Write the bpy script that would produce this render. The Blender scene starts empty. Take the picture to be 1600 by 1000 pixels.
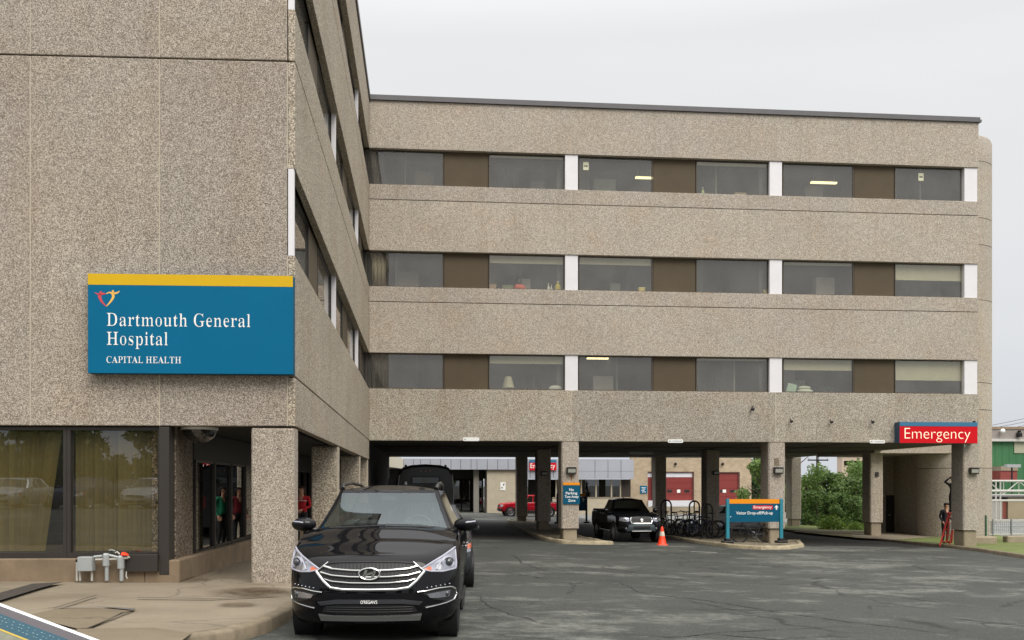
import bpy, bmesh, math, random
from mathutils import Vector, Matrix, geometry
PI = math.pi
R = math.radians
random.seed(7)
scene = bpy.context.scene
COL = scene.collection

# ------------------------------------------------------------------ camera
EYE = 1.70
YAW = R(5.39)
FPX, HOR = 1493.0, 755.0
cam_d = bpy.data.cameras.new('camera')
cam_d.sensor_width = 36.0
cam_d.lens = 36.0 * FPX / 1600.0
cam_d.shift_y = (HOR - 500.0) / 1600.0
cam_d.clip_start = 0.05
cam_d.clip_end = 3000.0
cam = bpy.data.objects.new('camera', cam_d)
COL.objects.link(cam)
cam.location = (0, 0, EYE)
cam.rotation_euler = (R(90), 0, -YAW)
scene.camera = cam

# ------------------------------------------------------------------ light
SUN_EL, SUN_AZ = 48.0, 158.0          # azimuth clockwise from +Y (behind the camera, to the right)
world = bpy.data.worlds.new('World')
scene.world = world
world.use_nodes = True
wt = world.node_tree
for n in list(wt.nodes):
    wt.nodes.remove(n)
w_out = wt.nodes.new('ShaderNodeOutputWorld')
w_bg = wt.nodes.new('ShaderNodeBackground')
w_bg.inputs['Strength'].default_value = 0.1
w_sky = wt.nodes.new('ShaderNodeTexSky')
w_sky.sky_type = 'NISHITA'
w_sky.sun_disc = False
w_sky.sun_elevation = R(SUN_EL)
w_sky.sun_rotation = R(SUN_AZ)
w_sky.dust_density = 6.0
w_sky.air_density = 1.5
w_hs = wt.nodes.new('ShaderNodeHueSaturation')
w_hs.inputs['Saturation'].default_value = 0.25
w_tc = wt.nodes.new('ShaderNodeTexCoord')
w_sep = wt.nodes.new('ShaderNodeSeparateXYZ')
w_ramp = wt.nodes.new('ShaderNodeValToRGB')
e = w_ramp.color_ramp.elements
e[0].position = 0.0; e[0].color = (0.238, 0.250, 0.268, 1)
e[1].position = 1.0; e[1].color = (1.0, 1.0, 1.0, 1)
k = e.new(0.14); k.color = (0.262, 0.268, 0.277, 1)
k = e.new(0.42); k.color = (0.286, 0.287, 0.290, 1)
k = e.new(0.62); k.color = (0.50, 0.50, 0.50, 1)
w_map = wt.nodes.new('ShaderNodeMapping')
w_map.inputs['Scale'].default_value = (1.6, 1.6, 5.0)
w_noise = wt.nodes.new('ShaderNodeTexNoise')
w_noise.inputs['Scale'].default_value = 0.9
w_noise.inputs['Detail'].default_value = 6
w_noise.inputs['Distortion'].default_value = 0.6
w_mr = wt.nodes.new('ShaderNodeMapRange')
w_mr.inputs['From Min'].default_value = 0.3
w_mr.inputs['From Max'].default_value = 0.7
w_mr.inputs['To Min'].default_value = 20.6
w_mr.inputs['To Max'].default_value = 22.6
w_mul = wt.nodes.new('ShaderNodeVectorMath'); w_mul.operation = 'SCALE'
w_mix = wt.nodes.new('ShaderNodeMix'); w_mix.data_type = 'RGBA'
w_mix.inputs[0].default_value = 0.93
L = wt.links.new
L(w_tc.outputs['Generated'], w_sep.inputs[0])
L(w_sep.outputs['Z'], w_ramp.inputs[0])
L(w_tc.outputs['Generated'], w_map.inputs[0])
L(w_map.outputs[0], w_noise.inputs['Vector'])
L(w_noise.outputs[0], w_mr.inputs['Value'])
L(w_ramp.outputs[0], w_mul.inputs[0])
L(w_mr.outputs[0], w_mul.inputs['Scale'])
L(w_sky.outputs[0], w_hs.inputs['Color'])
L(w_hs.outputs[0], w_mix.inputs[6])
L(w_mul.outputs[0], w_mix.inputs[7])
L(w_mix.outputs[2], w_bg.inputs['Color'])
L(w_bg.outputs[0], w_out.inputs['Surface'])

sun_d = bpy.data.lights.new('sun', 'SUN')
sun_d.energy = 1.5
sun_d.angle = R(35)
sun_d.color = (1.0, 0.945, 0.86)
sun = bpy.data.objects.new('sun', sun_d)
COL.objects.link(sun)
az, el = R(SUN_AZ), R(SUN_EL)
sdir = Vector((math.sin(az) * math.cos(el), math.cos(az) * math.cos(el), math.sin(el)))
sun.rotation_euler = sdir.to_track_quat('Z', 'Y').to_euler()
scene.view_settings.view_transform = 'Standard'
scene.view_settings.look = 'None'
scene.view_settings.exposure = 0.45
scene.view_settings.gamma = 1.0
scene.cycles.max_bounces = 10
scene.cycles.transparent_max_bounces = 16

# ------------------------------------------------------------------ measuring helpers (photograph pixels -> metres)
CS, SN = math.cos(YAW), math.sin(YAW)
def ray(u, v):
    a = (u - 800.0) / FPX
    return Vector((SN + CS * a, CS - SN * a, (HOR - v) / FPX))
def onY(u, v, Y):
    d = ray(u, v); t = Y / d.y
    return Vector((d.x * t, Y, EYE + d.z * t))
def onX(u, v, X):
    d = ray(u, v); t = X / d.x
    return Vector((X, d.y * t, EYE + d.z * t))
def xat(u, Y):
    return onY(u, 755, Y).x
def zat(u, v, Y):
    return onY(u, v, Y).z
def gz(x, y):
    """height of the sloping forecourt"""
    yy = max(-10.0, min(y, 40.0))
    return -0.0178 * (yy - 11) - 0.006 * (max(0.0, min(y, 95.0) - 40)) - 0.0232 * (max(-6.0, min(x, 30.0)) + 1)
def onG(u, v, dz=0.0):
    d = ray(u, v); t = 20.0
    for _ in range(60):
        z = gz(d.x * t, d.y * t) + dz
        t = 0.5 * t + 0.5 * (EYE - z) / max(1e-4, -d.z)
    return Vector((d.x * t, d.y * t, EYE + d.z * t))

# ------------------------------------------------------------------ mesh helpers
OFF = {}
class MB:
    def __init__(s, M=None):
        s.v = []; s.f = []; s.mi = []; s.M = M; s.m = 0
    def add(s, vs, fs):
        b = len(s.v)
        for p in vs:
            p = Vector(p)
            s.v.append(s.M @ p if s.M else p)
        for f in fs:
            s.f.append([b + i for i in f]); s.mi.append(s.m)
    def box(s, x0, x1, y0, y1, z0, z1):
        s.hexa([(x0, y0, z0), (x1, y0, z0), (x1, y1, z0), (x0, y1, z0), (x0, y0, z1), (x1, y0, z1), (x1, y1, z1), (x0, y1, z1)])
    def hexa(s, p):
        s.add(p, [(0, 3, 2, 1), (4, 5, 6, 7), (0, 1, 5, 4), (1, 2, 6, 5), (2, 3, 7, 6), (3, 0, 4, 7)])
    def bbox(s, x0, x1, y0, y1, z0, z1, b):
        """box with its vertical edges and its top chamfered"""
        def ring(d, z):
            return [(x0 + d, y0 + b + 0, z), (x0 + b, y0 + d, z), (x1 - b, y0 + d, z), (x1 - d, y0 + b, z), (x1 - d, y1 - b, z), (x1 - b, y1 - d, z), (x0 + b, y1 - d, z), (x0 + d, y1 - b, z)]
        rs = [ring(0, z0), ring(0, z1 - b), ring(b * 0.7, z1)]
        vs = [p for r in rs for p in r]
        fs = []
        for k in range(2):
            for i in range(8):
                j = (i + 1) % 8
                fs.append((k * 8 + i, k * 8 + j, k * 8 + 8 + j, k * 8 + 8 + i))
        fs.append(tuple(range(16, 24))); fs.append(tuple(reversed(range(8))))
        s.add(vs, fs)
    def prism(s, pts, n, depth):
        """planar polygon (3-D points) pushed along vector n by depth"""
        n = Vector(n).normalized() * depth
        k = len(pts)
        vs = [Vector(p) for p in pts] + [Vector(p) + n for p in pts]
        fs = [tuple(reversed(range(k))), tuple(range(k, 2 * k))]
        for i in range(k):
            j = (i + 1) % k
            fs.append((i, j, k + j, k + i))
        s.add(vs, fs)
    def tube(s, pts, r, seg=8, closed=False, caps=True):
        pts = [Vector(p) for p in pts]
        n = len(pts)
        rs = r if isinstance(r, (list, tuple)) else [r] * n
        vs = []; up = None
        for i in range(n):
            if closed:
                t = pts[(i + 1) % n] - pts[i - 1]
            else:
                t = pts[min(i + 1, n - 1)] - pts[max(i - 1, 0)]
            t.normalize()
            if up is None:
                up = Vector((0, 0, 1)) if abs(t.z) < 0.9 else Vector((1, 0, 0))
            a = t.cross(up)
            if a.length < 1e-5:
                a = t.orthogonal()
            a.normalize(); b = a.cross(t).normalized(); up = b
            for k in range(seg):
                w = 2 * PI * k / seg
                vs.append(pts[i] + (a * math.cos(w) + b * math.sin(w)) * rs[i])
        fs = []
        for i in range(n if closed else n - 1):
            j = (i + 1) % n
            for k in range(seg):
                l = (k + 1) % seg
                fs.append((i * seg + k, i * seg + l, j * seg + l, j * seg + k))
        if caps and not closed:
            fs.append(tuple(reversed(range(seg)))); fs.append(tuple((n - 1) * seg + k for k in range(seg)))
        s.add(vs, fs)
    def lathe(s, prof, c=(0, 0, 0), axis='z', seg=24):
        vs = []; fs = []
        for (r, h) in prof:
            for k in range(seg):
                w = 2 * PI * k / seg
                p = (r * math.cos(w), r * math.sin(w), h)
                if axis == 'x': p = (h, p[0], p[1])
                if axis == 'y': p = (p[0], h, p[1])
                vs.append((p[0] + c[0], p[1] + c[1], p[2] + c[2]))
        for i in range(len(prof) - 1):
            for k in range(seg):
                l = (k + 1) % seg
                fs.append((i * seg + k, i * seg + l, (i + 1) * seg + l, (i + 1) * seg + k))
        s.add(vs, fs)
    def grid(s, rows):
        n = len(rows[0])
        vs = [p for r in rows for p in r]
        fs = [(i * n + j, i * n + j + 1, (i + 1) * n + j + 1, (i + 1) * n + j) for i in range(len(rows) - 1) for j in range(n - 1)]
        s.add(vs, fs)
    def ball(s, c, rx, ry, rz, seg=14, rings=8):
        rows = []
        for i in range(rings + 1):
            a = PI * i / rings
            rows.append([(c[0] + rx * math.sin(a) * math.cos(2 * PI * k / seg), c[1] + ry * math.sin(a) * math.sin(2 * PI * k / seg), c[2] - rz * math.cos(a)) for k in range(seg + 1)])
        s.grid(rows)
    def build(s, name, mats, parent=None, smooth=False, merge=0, bevel=0, angle=35):
        me = bpy.data.meshes.new(name)
        o = Vector(OFF.get(parent.name, (0, 0, 0))) if parent else Vector((0, 0, 0))
        me.from_pydata([tuple(p - o) for p in s.v], [], s.f)
        if not isinstance(mats, (list, tuple)): mats = [mats]
        for m in mats: me.materials.append(m)
        if len(mats) > 1:
            me.polygons.foreach_set('material_index', s.mi)
        bm = bmesh.new(); bm.from_mesh(me)
        if merge: bmesh.ops.remove_doubles(bm, verts=bm.verts, dist=merge)
        bmesh.ops.recalc_face_normals(bm, faces=bm.faces)
        bm.to_mesh(me); bm.free()
        if smooth:
            me.shade_smooth(); me.set_sharp_from_angle(angle=R(angle))
        ob = bpy.data.objects.new(name, me)
        COL.objects.link(ob)
        if parent:
            ob.parent = parent; OFF[ob.name] = tuple(o)
        if bevel:
            b = ob.modifiers.new('bevel', 'BEVEL'); b.width = bevel; b.segments = 2; b.limit_method = 'ANGLE'; b.angle_limit = R(40)
        return ob

def tag(o, label=None, cat=None, group=None, kind=None):
    if label: o['label'] = label
    if cat: o['category'] = cat
    if group: o['group'] = group
    if kind: o['kind'] = kind
    return o
def thing(name, label, cat, loc=(0, 0, 0), group=None):
    o = bpy.data.objects.new(name, None)
    o.empty_display_size = 0.2
    COL.objects.link(o); o.location = loc; OFF[o.name] = tuple(loc)
    return tag(o, label, cat, group)
def struct(o):
    o['kind'] = 'structure'; return o
def copy_tree(o, parent=None):
    c = o.copy(); COL.objects.link(c)
    if parent: c.parent = parent
    for ch in list(o.children): copy_tree(ch, c)
    return c

# ------------------------------------------------------------------ materials
def lin(r, g, b, k=1.0):
    def f(c):
        c /= 255.0
        return (c / 12.92 if c <= 0.04045 else ((c + 0.055) / 1.055) ** 2.4) * k
    return (f(r), f(g), f(b))
def newmat(name):
    m = bpy.data.materials.new(name); m.use_nodes = True
    nt = m.node_tree
    return m, nt, nt.nodes['Principled BSDF'], nt.links.new
def N(nt, kind, **kw):
    n = nt.nodes.new(kind)
    for k, v in kw.items():
        if k in n.inputs: n.inputs[k].default_value = v
        else: setattr(n, k, v)
    return n
def mixc(nt, fac, a, b, mode='MIX'):
    n = nt.nodes.new('ShaderNodeMix'); n.data_type = 'RGBA'; n.blend_type = mode
    for sock, val in ((0, fac), (6, a), (7, b)):
        if hasattr(val, 'links') or hasattr(val, 'is_linked'): nt.links.new(val, n.inputs[sock])
        elif sock == 0: n.inputs[0].default_value = val
        else: n.inputs[sock].default_value = tuple(val) + ((1,) if len(val) == 3 else ())
    return n.outputs[2]
def ramp(nt, src, stops, interp='LINEAR'):
    n = nt.nodes.new('ShaderNodeValToRGB'); n.color_ramp.interpolation = interp
    el = n.color_ramp.elements
    while len(el) > 1: el.remove(el[-1])
    el[0].position = stops[0][0]; el[0].color = tuple(stops[0][1]) + (1,)
    for p, c in stops[1:]:
        q = el.new(p); q.color = tuple(c) + (1,)
    nt.links.new(src, n.inputs[0])
    return n.outputs[0]
def g3(x): return (x, x, x)
def coord(nt, scale=(1, 1, 1)):
    t = nt.nodes.new('ShaderNodeTexCoord'); m = nt.nodes.new('ShaderNodeMapping')
    m.inputs['Scale'].default_value = scale
    nt.links.new(t.outputs['Object'], m.inputs[0])
    return m.outputs[0]
def noise(nt, vec, scale, detail=5, rough=0.55, dist=0):
    n = N(nt, 'ShaderNodeTexNoise', Scale=scale, Detail=detail, Roughness=rough, Distortion=dist)
    nt.links.new(vec, n.inputs['Vector'])
    return n.outputs[0]
def bumpn(nt, b, h, strength=0.3, dist=0.01):
    n = N(nt, 'ShaderNodeBump', Strength=strength, Distance=dist)
    nt.links.new(h, n.inputs['Height']); nt.links.new(n.outputs[0], b.inputs['Normal'])
def mat(name, col, rough=0.6, metal=0.0, var=0.12, vs=2.5, coat=0.0, bump=0.0, bs=80, spec=0.5):
    m, nt, b, L = newmat(name)
    v = coord(nt)
    f = noise(nt, v, vs, 7, 0.65)
    L(mixc(nt, 1.0, col, ramp(nt, f, [(0.25, g3(1 - var)), (0.75, g3(1 + var))]), 'MULTIPLY'), b.inputs['Base Color'])
    b.inputs['Roughness'].default_value = rough; b.inputs['Metallic'].default_value = metal
    b.inputs['Coat Weight'].default_value = coat; b.inputs['Coat Roughness'].default_value = 0.03
    b.inputs['Specular IOR Level'].default_value = spec
    if bump: bumpn(nt, b, noise(nt, v, bs, 4), bump, 0.004)
    return m
def aggregate(name, scale, lo, mid, hi, tone=1.0, dirt=0.16):
    """exposed pebble concrete"""
    m, nt, b, L = newmat(name)
    v = coord(nt)
    vo = N(nt, 'ShaderNodeTexVoronoi', Scale=scale); L(v, vo.inputs['Vector'])
    sep = nt.nodes.new('ShaderNodeSeparateColor'); L(vo.outputs['Color'], sep.inputs[0])
    peb = ramp(nt, sep.outputs[0], [(0.0, lo), (0.2, [c * 0.62 for c in mid]), (0.48, mid), (0.78, hi), (1.0, [min(1, c * 1.25) for c in hi])])
    gap = ramp(nt, vo.outputs['Distance'], [(0.42, g3(1.0)), (0.75, g3(0.55))])
    c = mixc(nt, 1.0, peb, gap, 'MULTIPLY')
    med = noise(nt, v, 11.0, 3)
    c = mixc(nt, 1.0, c, ramp(nt, med, [(0.3, g3(0.92)), (0.7, g3(1.07))]), 'MULTIPLY')
    big = noise(nt, v, 0.45, 6, 0.6)
    c = mixc(nt, 1.0, c, ramp(nt, big, [(0.3, [tone * (1 - dirt)] * 3), (0.7, [tone * (1 + dirt * 0.5)] * 3)]), 'MULTIPLY')
    oi = nt.nodes.new('ShaderNodeObjectInfo'); c = mixc(nt, 1.0, c, ramp(nt, oi.outputs['Random'], [(0.0, (0.93, 0.93, 0.94)), (1.0, (1.05, 1.045, 1.03))]), 'MULTIPLY')
    hue = noise(nt, v, 0.9, 3); c = mixc(nt, 1.0, c, ramp(nt, hue, [(0.32, (1.03, 0.995, 0.95)), (0.5, g3(1.0)), (0.68, (0.965, 0.98, 0.985))]), 'MULTIPLY')
    st = noise(nt, coord(nt, (2.2, 2.2, 0.10)), 1.3, 5, 0.6)
    c = mixc(nt, 1.0, c, ramp(nt, st, [(0.26, (0.88, 0.865, 0.84)), (0.46, g3(1.0))]), 'MULTIPLY')
    L(c, b.inputs['Base Color']); b.inputs['Roughness'].default_value = 0.9; b.inputs['Specular IOR Level'].default_value = 0.25
    bumpn(nt, b, vo.outputs['Distance'], 0.5, 0.008)
    return m
def glass(name, tint, ior=1.7, rough=0.0, wave=0.02, refl=(0.95, 0.97, 0.97), dust=0.0):
    """window glass: tinted see-through plus a Fresnel reflection"""
    m, nt, b, L = newmat(name)
    nt.nodes.remove(b)
    out = nt.nodes['Material Output']
    tr = N(nt, 'ShaderNodeBsdfTransparent', Color=tuple(tint) + (1,))
    gl = N(nt, 'ShaderNodeBsdfGlossy', Color=tuple(refl) + (1,), Roughness=rough)
    fr = N(nt, 'ShaderNodeFresnel', IOR=ior)
    mx = nt.nodes.new('ShaderNodeMixShader')
    v = coord(nt)
    bp = N(nt, 'ShaderNodeBump', Strength=wave, Distance=0.02)
    L(noise(nt, v, 0.9, 2), bp.inputs['Height'])
    L(bp.outputs[0], gl.inputs['Normal'])
    ge = nt.nodes.new('ShaderNodeNewGeometry'); sb = N(nt, 'ShaderNodeMath', operation='SUBTRACT'); sb.inputs[0].default_value = 1.0; L(ge.outputs['Backfacing'], sb.inputs[1])
    mu = N(nt, 'ShaderNodeMath', operation='MULTIPLY'); L(fr.outputs[0], mu.inputs[0]); L(sb.outputs[0], mu.inputs[1])
    L(mu.outputs[0], mx.inputs[0]); L(tr.outputs[0], mx.inputs[1]); L(gl.outputs[0], mx.inputs[2])
    res = mx.outputs[0]
    if dust:
        df = N(nt, 'ShaderNodeBsdfDiffuse', Color=(0.55, 0.53, 0.49, 1)); m3 = nt.nodes.new('ShaderNodeMixShader')
        L(ramp(nt, noise(nt, v, 0.8, 6, 0.65), [(0.3, g3(dust * 0.5)), (0.7, g3(dust * 1.6))]), m3.inputs[0]); L(res, m3.inputs[1]); L(df.outputs[0], m3.inputs[2]); res = m3.outputs[0]
    L(res, out.inputs['Surface'])
    return m
def stain(name, col, strength, axes=(0, 1), power=1.0):
    """see-through dirt or damp that fades out towards the rim of its patch"""
    m, nt, b, L = newmat(name)
    t = nt.nodes.new('ShaderNodeTexCoord'); sp = nt.nodes.new('ShaderNodeSeparateXYZ'); L(t.outputs['Generated'], sp.inputs[0])
    fs = []
    for a in axes:
        s1 = N(nt, 'ShaderNodeMath', operation='SUBTRACT'); L(sp.outputs[a], s1.inputs[0]); s1.inputs[1].default_value = 0.5
        s2 = N(nt, 'ShaderNodeMath', operation='MULTIPLY'); L(s1.outputs[0], s2.inputs[0]); L(s1.outputs[0], s2.inputs[1]); fs.append(s2.outputs[0])
    if len(fs) == 2:
        ad = N(nt, 'ShaderNodeMath', operation='ADD'); L(fs[0], ad.inputs[0]); L(fs[1], ad.inputs[1]); r2 = ad.outputs[0]
    else: r2 = fs[0]
    fall = ramp(nt, r2, [(0.0, g3(1)), (0.10 * power, g3(0.75)), (0.24, g3(0))])
    v = coord(nt)
    nz = ramp(nt, noise(nt, v, 5, 6, 0.65), [(0.3, g3(0.25)), (0.65, g3(1))])
    f = mixc(nt, 1.0, mixc(nt, 1.0, fall, nz, 'MULTIPLY'), g3(strength), 'MULTIPLY')
    b.inputs['Base Color'].default_value = tuple(col) + (1,); b.inputs['Roughness'].default_value = 0.8; b.inputs['Specular IOR Level'].default_value = 0.2
    tr = nt.nodes.new('ShaderNodeBsdfTransparent'); mx = nt.nodes.new('ShaderNodeMixShader')
    L(f, mx.inputs[0]); L(tr.outputs[0], mx.inputs[1]); L(b.outputs[0], mx.inputs[2]); L(mx.outputs[0], nt.nodes['Material Output'].inputs['Surface'])
    return m
def emit(name, col, s):
    m, nt, b, L = newmat(name)
    b.inputs['Base Color'].default_value = tuple(col) + (1,)
    b.inputs['Emission Color'].default_value = tuple(col) + (1,)
    b.inputs['Emission Strength'].default_value = s
    return m

M = {}
M['agg_near'] = aggregate('pebble_concrete', 84, (0.235, 0.194, 0.153), (0.405, 0.347, 0.287), (0.53, 0.466, 0.393), 1.05, 0.11)
M['agg_side'] = aggregate('pebble_concrete_fine', 52, (0.20, 0.165, 0.12), (0.37, 0.315, 0.245), (0.50, 0.44, 0.35), 1.3, 0.12)
M['agg_far'] = aggregate('pebble_concrete_mid', 66, (0.23, 0.195, 0.158), (0.38, 0.33, 0.275), (0.49, 0.435, 0.368), 1.34, 0.09)
M['agg_far_low'] = aggregate('pebble_concrete_lowest', 60, (0.17, 0.145, 0.11), (0.37, 0.325, 0.265), (0.54, 0.485, 0.405), 1.2, 0.13)  # slightly darker, more contrasty mix for the lowest wall band
M['plinth'] = mat('plinth_concrete', lin(126, 109, 88), 0.9, var=0.3, vs=2.2, bump=0.4)
M['ground_damp'] = stain('ground_damp', lin(82, 66, 46), 0.6)
M['concrete'] = mat('plain_concrete', lin(150, 138, 118), 0.9, var=0.25, vs=1.8, bump=0.4)
M['soffit'] = mat('soffit_board', lin(92, 86, 78), 0.85, var=0.2, vs=0.6)
M['groove'] = mat('joint_shadow_gap', lin(74, 64, 50), 0.95)
M['sealant'] = mat('sealant', lin(186, 175, 156), 0.8, var=0.1)
M['bronze'] = mat('bronze_frame', lin(58, 54, 50), 0.45, 0.3, var=0.1)
M['frame_far'] = mat('window_frame', lin(86, 78, 68), 0.5, 0.2, var=0.1)
M['brown'] = mat('brown_infill', lin(82, 70, 51), 0.75, var=0.12, vs=1.2)
M['white_panel'] = mat('white_panel', lin(226, 224, 226), 0.45, var=0.04)
M['coping'] = mat('coping_metal', lin(96, 94, 96), 0.55, 0.3, var=0.1)
M['pane'] = glass('window_glass', (0.93, 0.93, 0.90), 2.0, wave=0.03, refl=(1.0, 0.965, 0.91), dust=0.05)
M['pane_low'] = glass('window_glass_dark', (0.90, 0.88, 0.80), 1.95, wave=0.05, dust=0.014)
M['pane_mirror'] = glass('window_glass_mirror', (0.25, 0.25, 0.24), 1.85)
M['room'] = mat('room_wall', lin(96, 94, 90), 0.9)
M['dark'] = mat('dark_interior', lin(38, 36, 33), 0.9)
M['blind'] = mat('roller_blind', lin(184, 180, 154), 0.8, var=0.05)
M['vblind'] = mat('vertical_blind', lin(100, 91, 52), 0.8, var=0.12)
M['lamp_strip'] = emit('lit_tube', (1.0, 0.86, 0.45), 1.6)
M['black_metal'] = mat('black_metal', lin(34, 33, 33), 0.5, 0.3)
M['grey_metal'] = mat('grey_metal', lin(150, 154, 156), 0.45, 0.6, var=0.1)
M['galv'] = mat('galvanised', lin(168, 172, 172), 0.5, 0.3, var=0.08)
M['white_pipe'] = mat('white_plastic_pipe', lin(186, 184, 176), 0.5, var=0.06)
M['chrome'] = mat('chrome', (0.74, 0.74, 0.72), 0.10, 1.0, var=0.02)
M['alloy'] = mat('alloy', (0.55, 0.55, 0.56), 0.28, 1.0, var=0.05)
M['rubber'] = mat('tyre_rubber', (0.016, 0.016, 0.017), 0.8, var=0.2, vs=12)
M['trim'] = mat('black_trim', (0.012, 0.012, 0.013), 0.5, var=0.1)
M['teal'] = mat('teal_sign', lin(4, 100, 137), 0.5, var=0.05, vs=1.5, spec=.12)
M['teal_dk'] = mat('teal_sign_dark', lin(10, 84, 112), 0.5, var=0.06, spec=.15)
M['yellow'] = mat('yellow_band', lin(212, 172, 32), 0.5, var=0.03, spec=.15)
M['orange'] = mat('orange_band', lin(236, 148, 30), 0.5, var=0.03, spec=.15)
M['red_sign'] = mat('red_sign', lin(206, 22, 34), 0.5, var=0.03, spec=.12)
M['blue_band'] = mat('blue_band', lin(52, 112, 146), 0.45, var=0.04)
M['blue_dark'] = mat('blue_return', lin(40, 66, 92), 0.5, var=0.04)
M['white'] = mat('white_letters', lin(240, 240, 236), 0.5, var=0.02)
M['white_lit'] = emit('cream_letters', lin(255, 244, 214), 0.25)
M['logo_red'] = mat('logo_red', lin(205, 66, 76), 0.5, var=0.03)
M['logo_gold'] = mat('logo_gold', lin(244, 190, 84), 0.5, var=0.03)
M['cone'] = mat('cone_orange', lin(255, 66, 24), 0.5, var=0.05)
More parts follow.
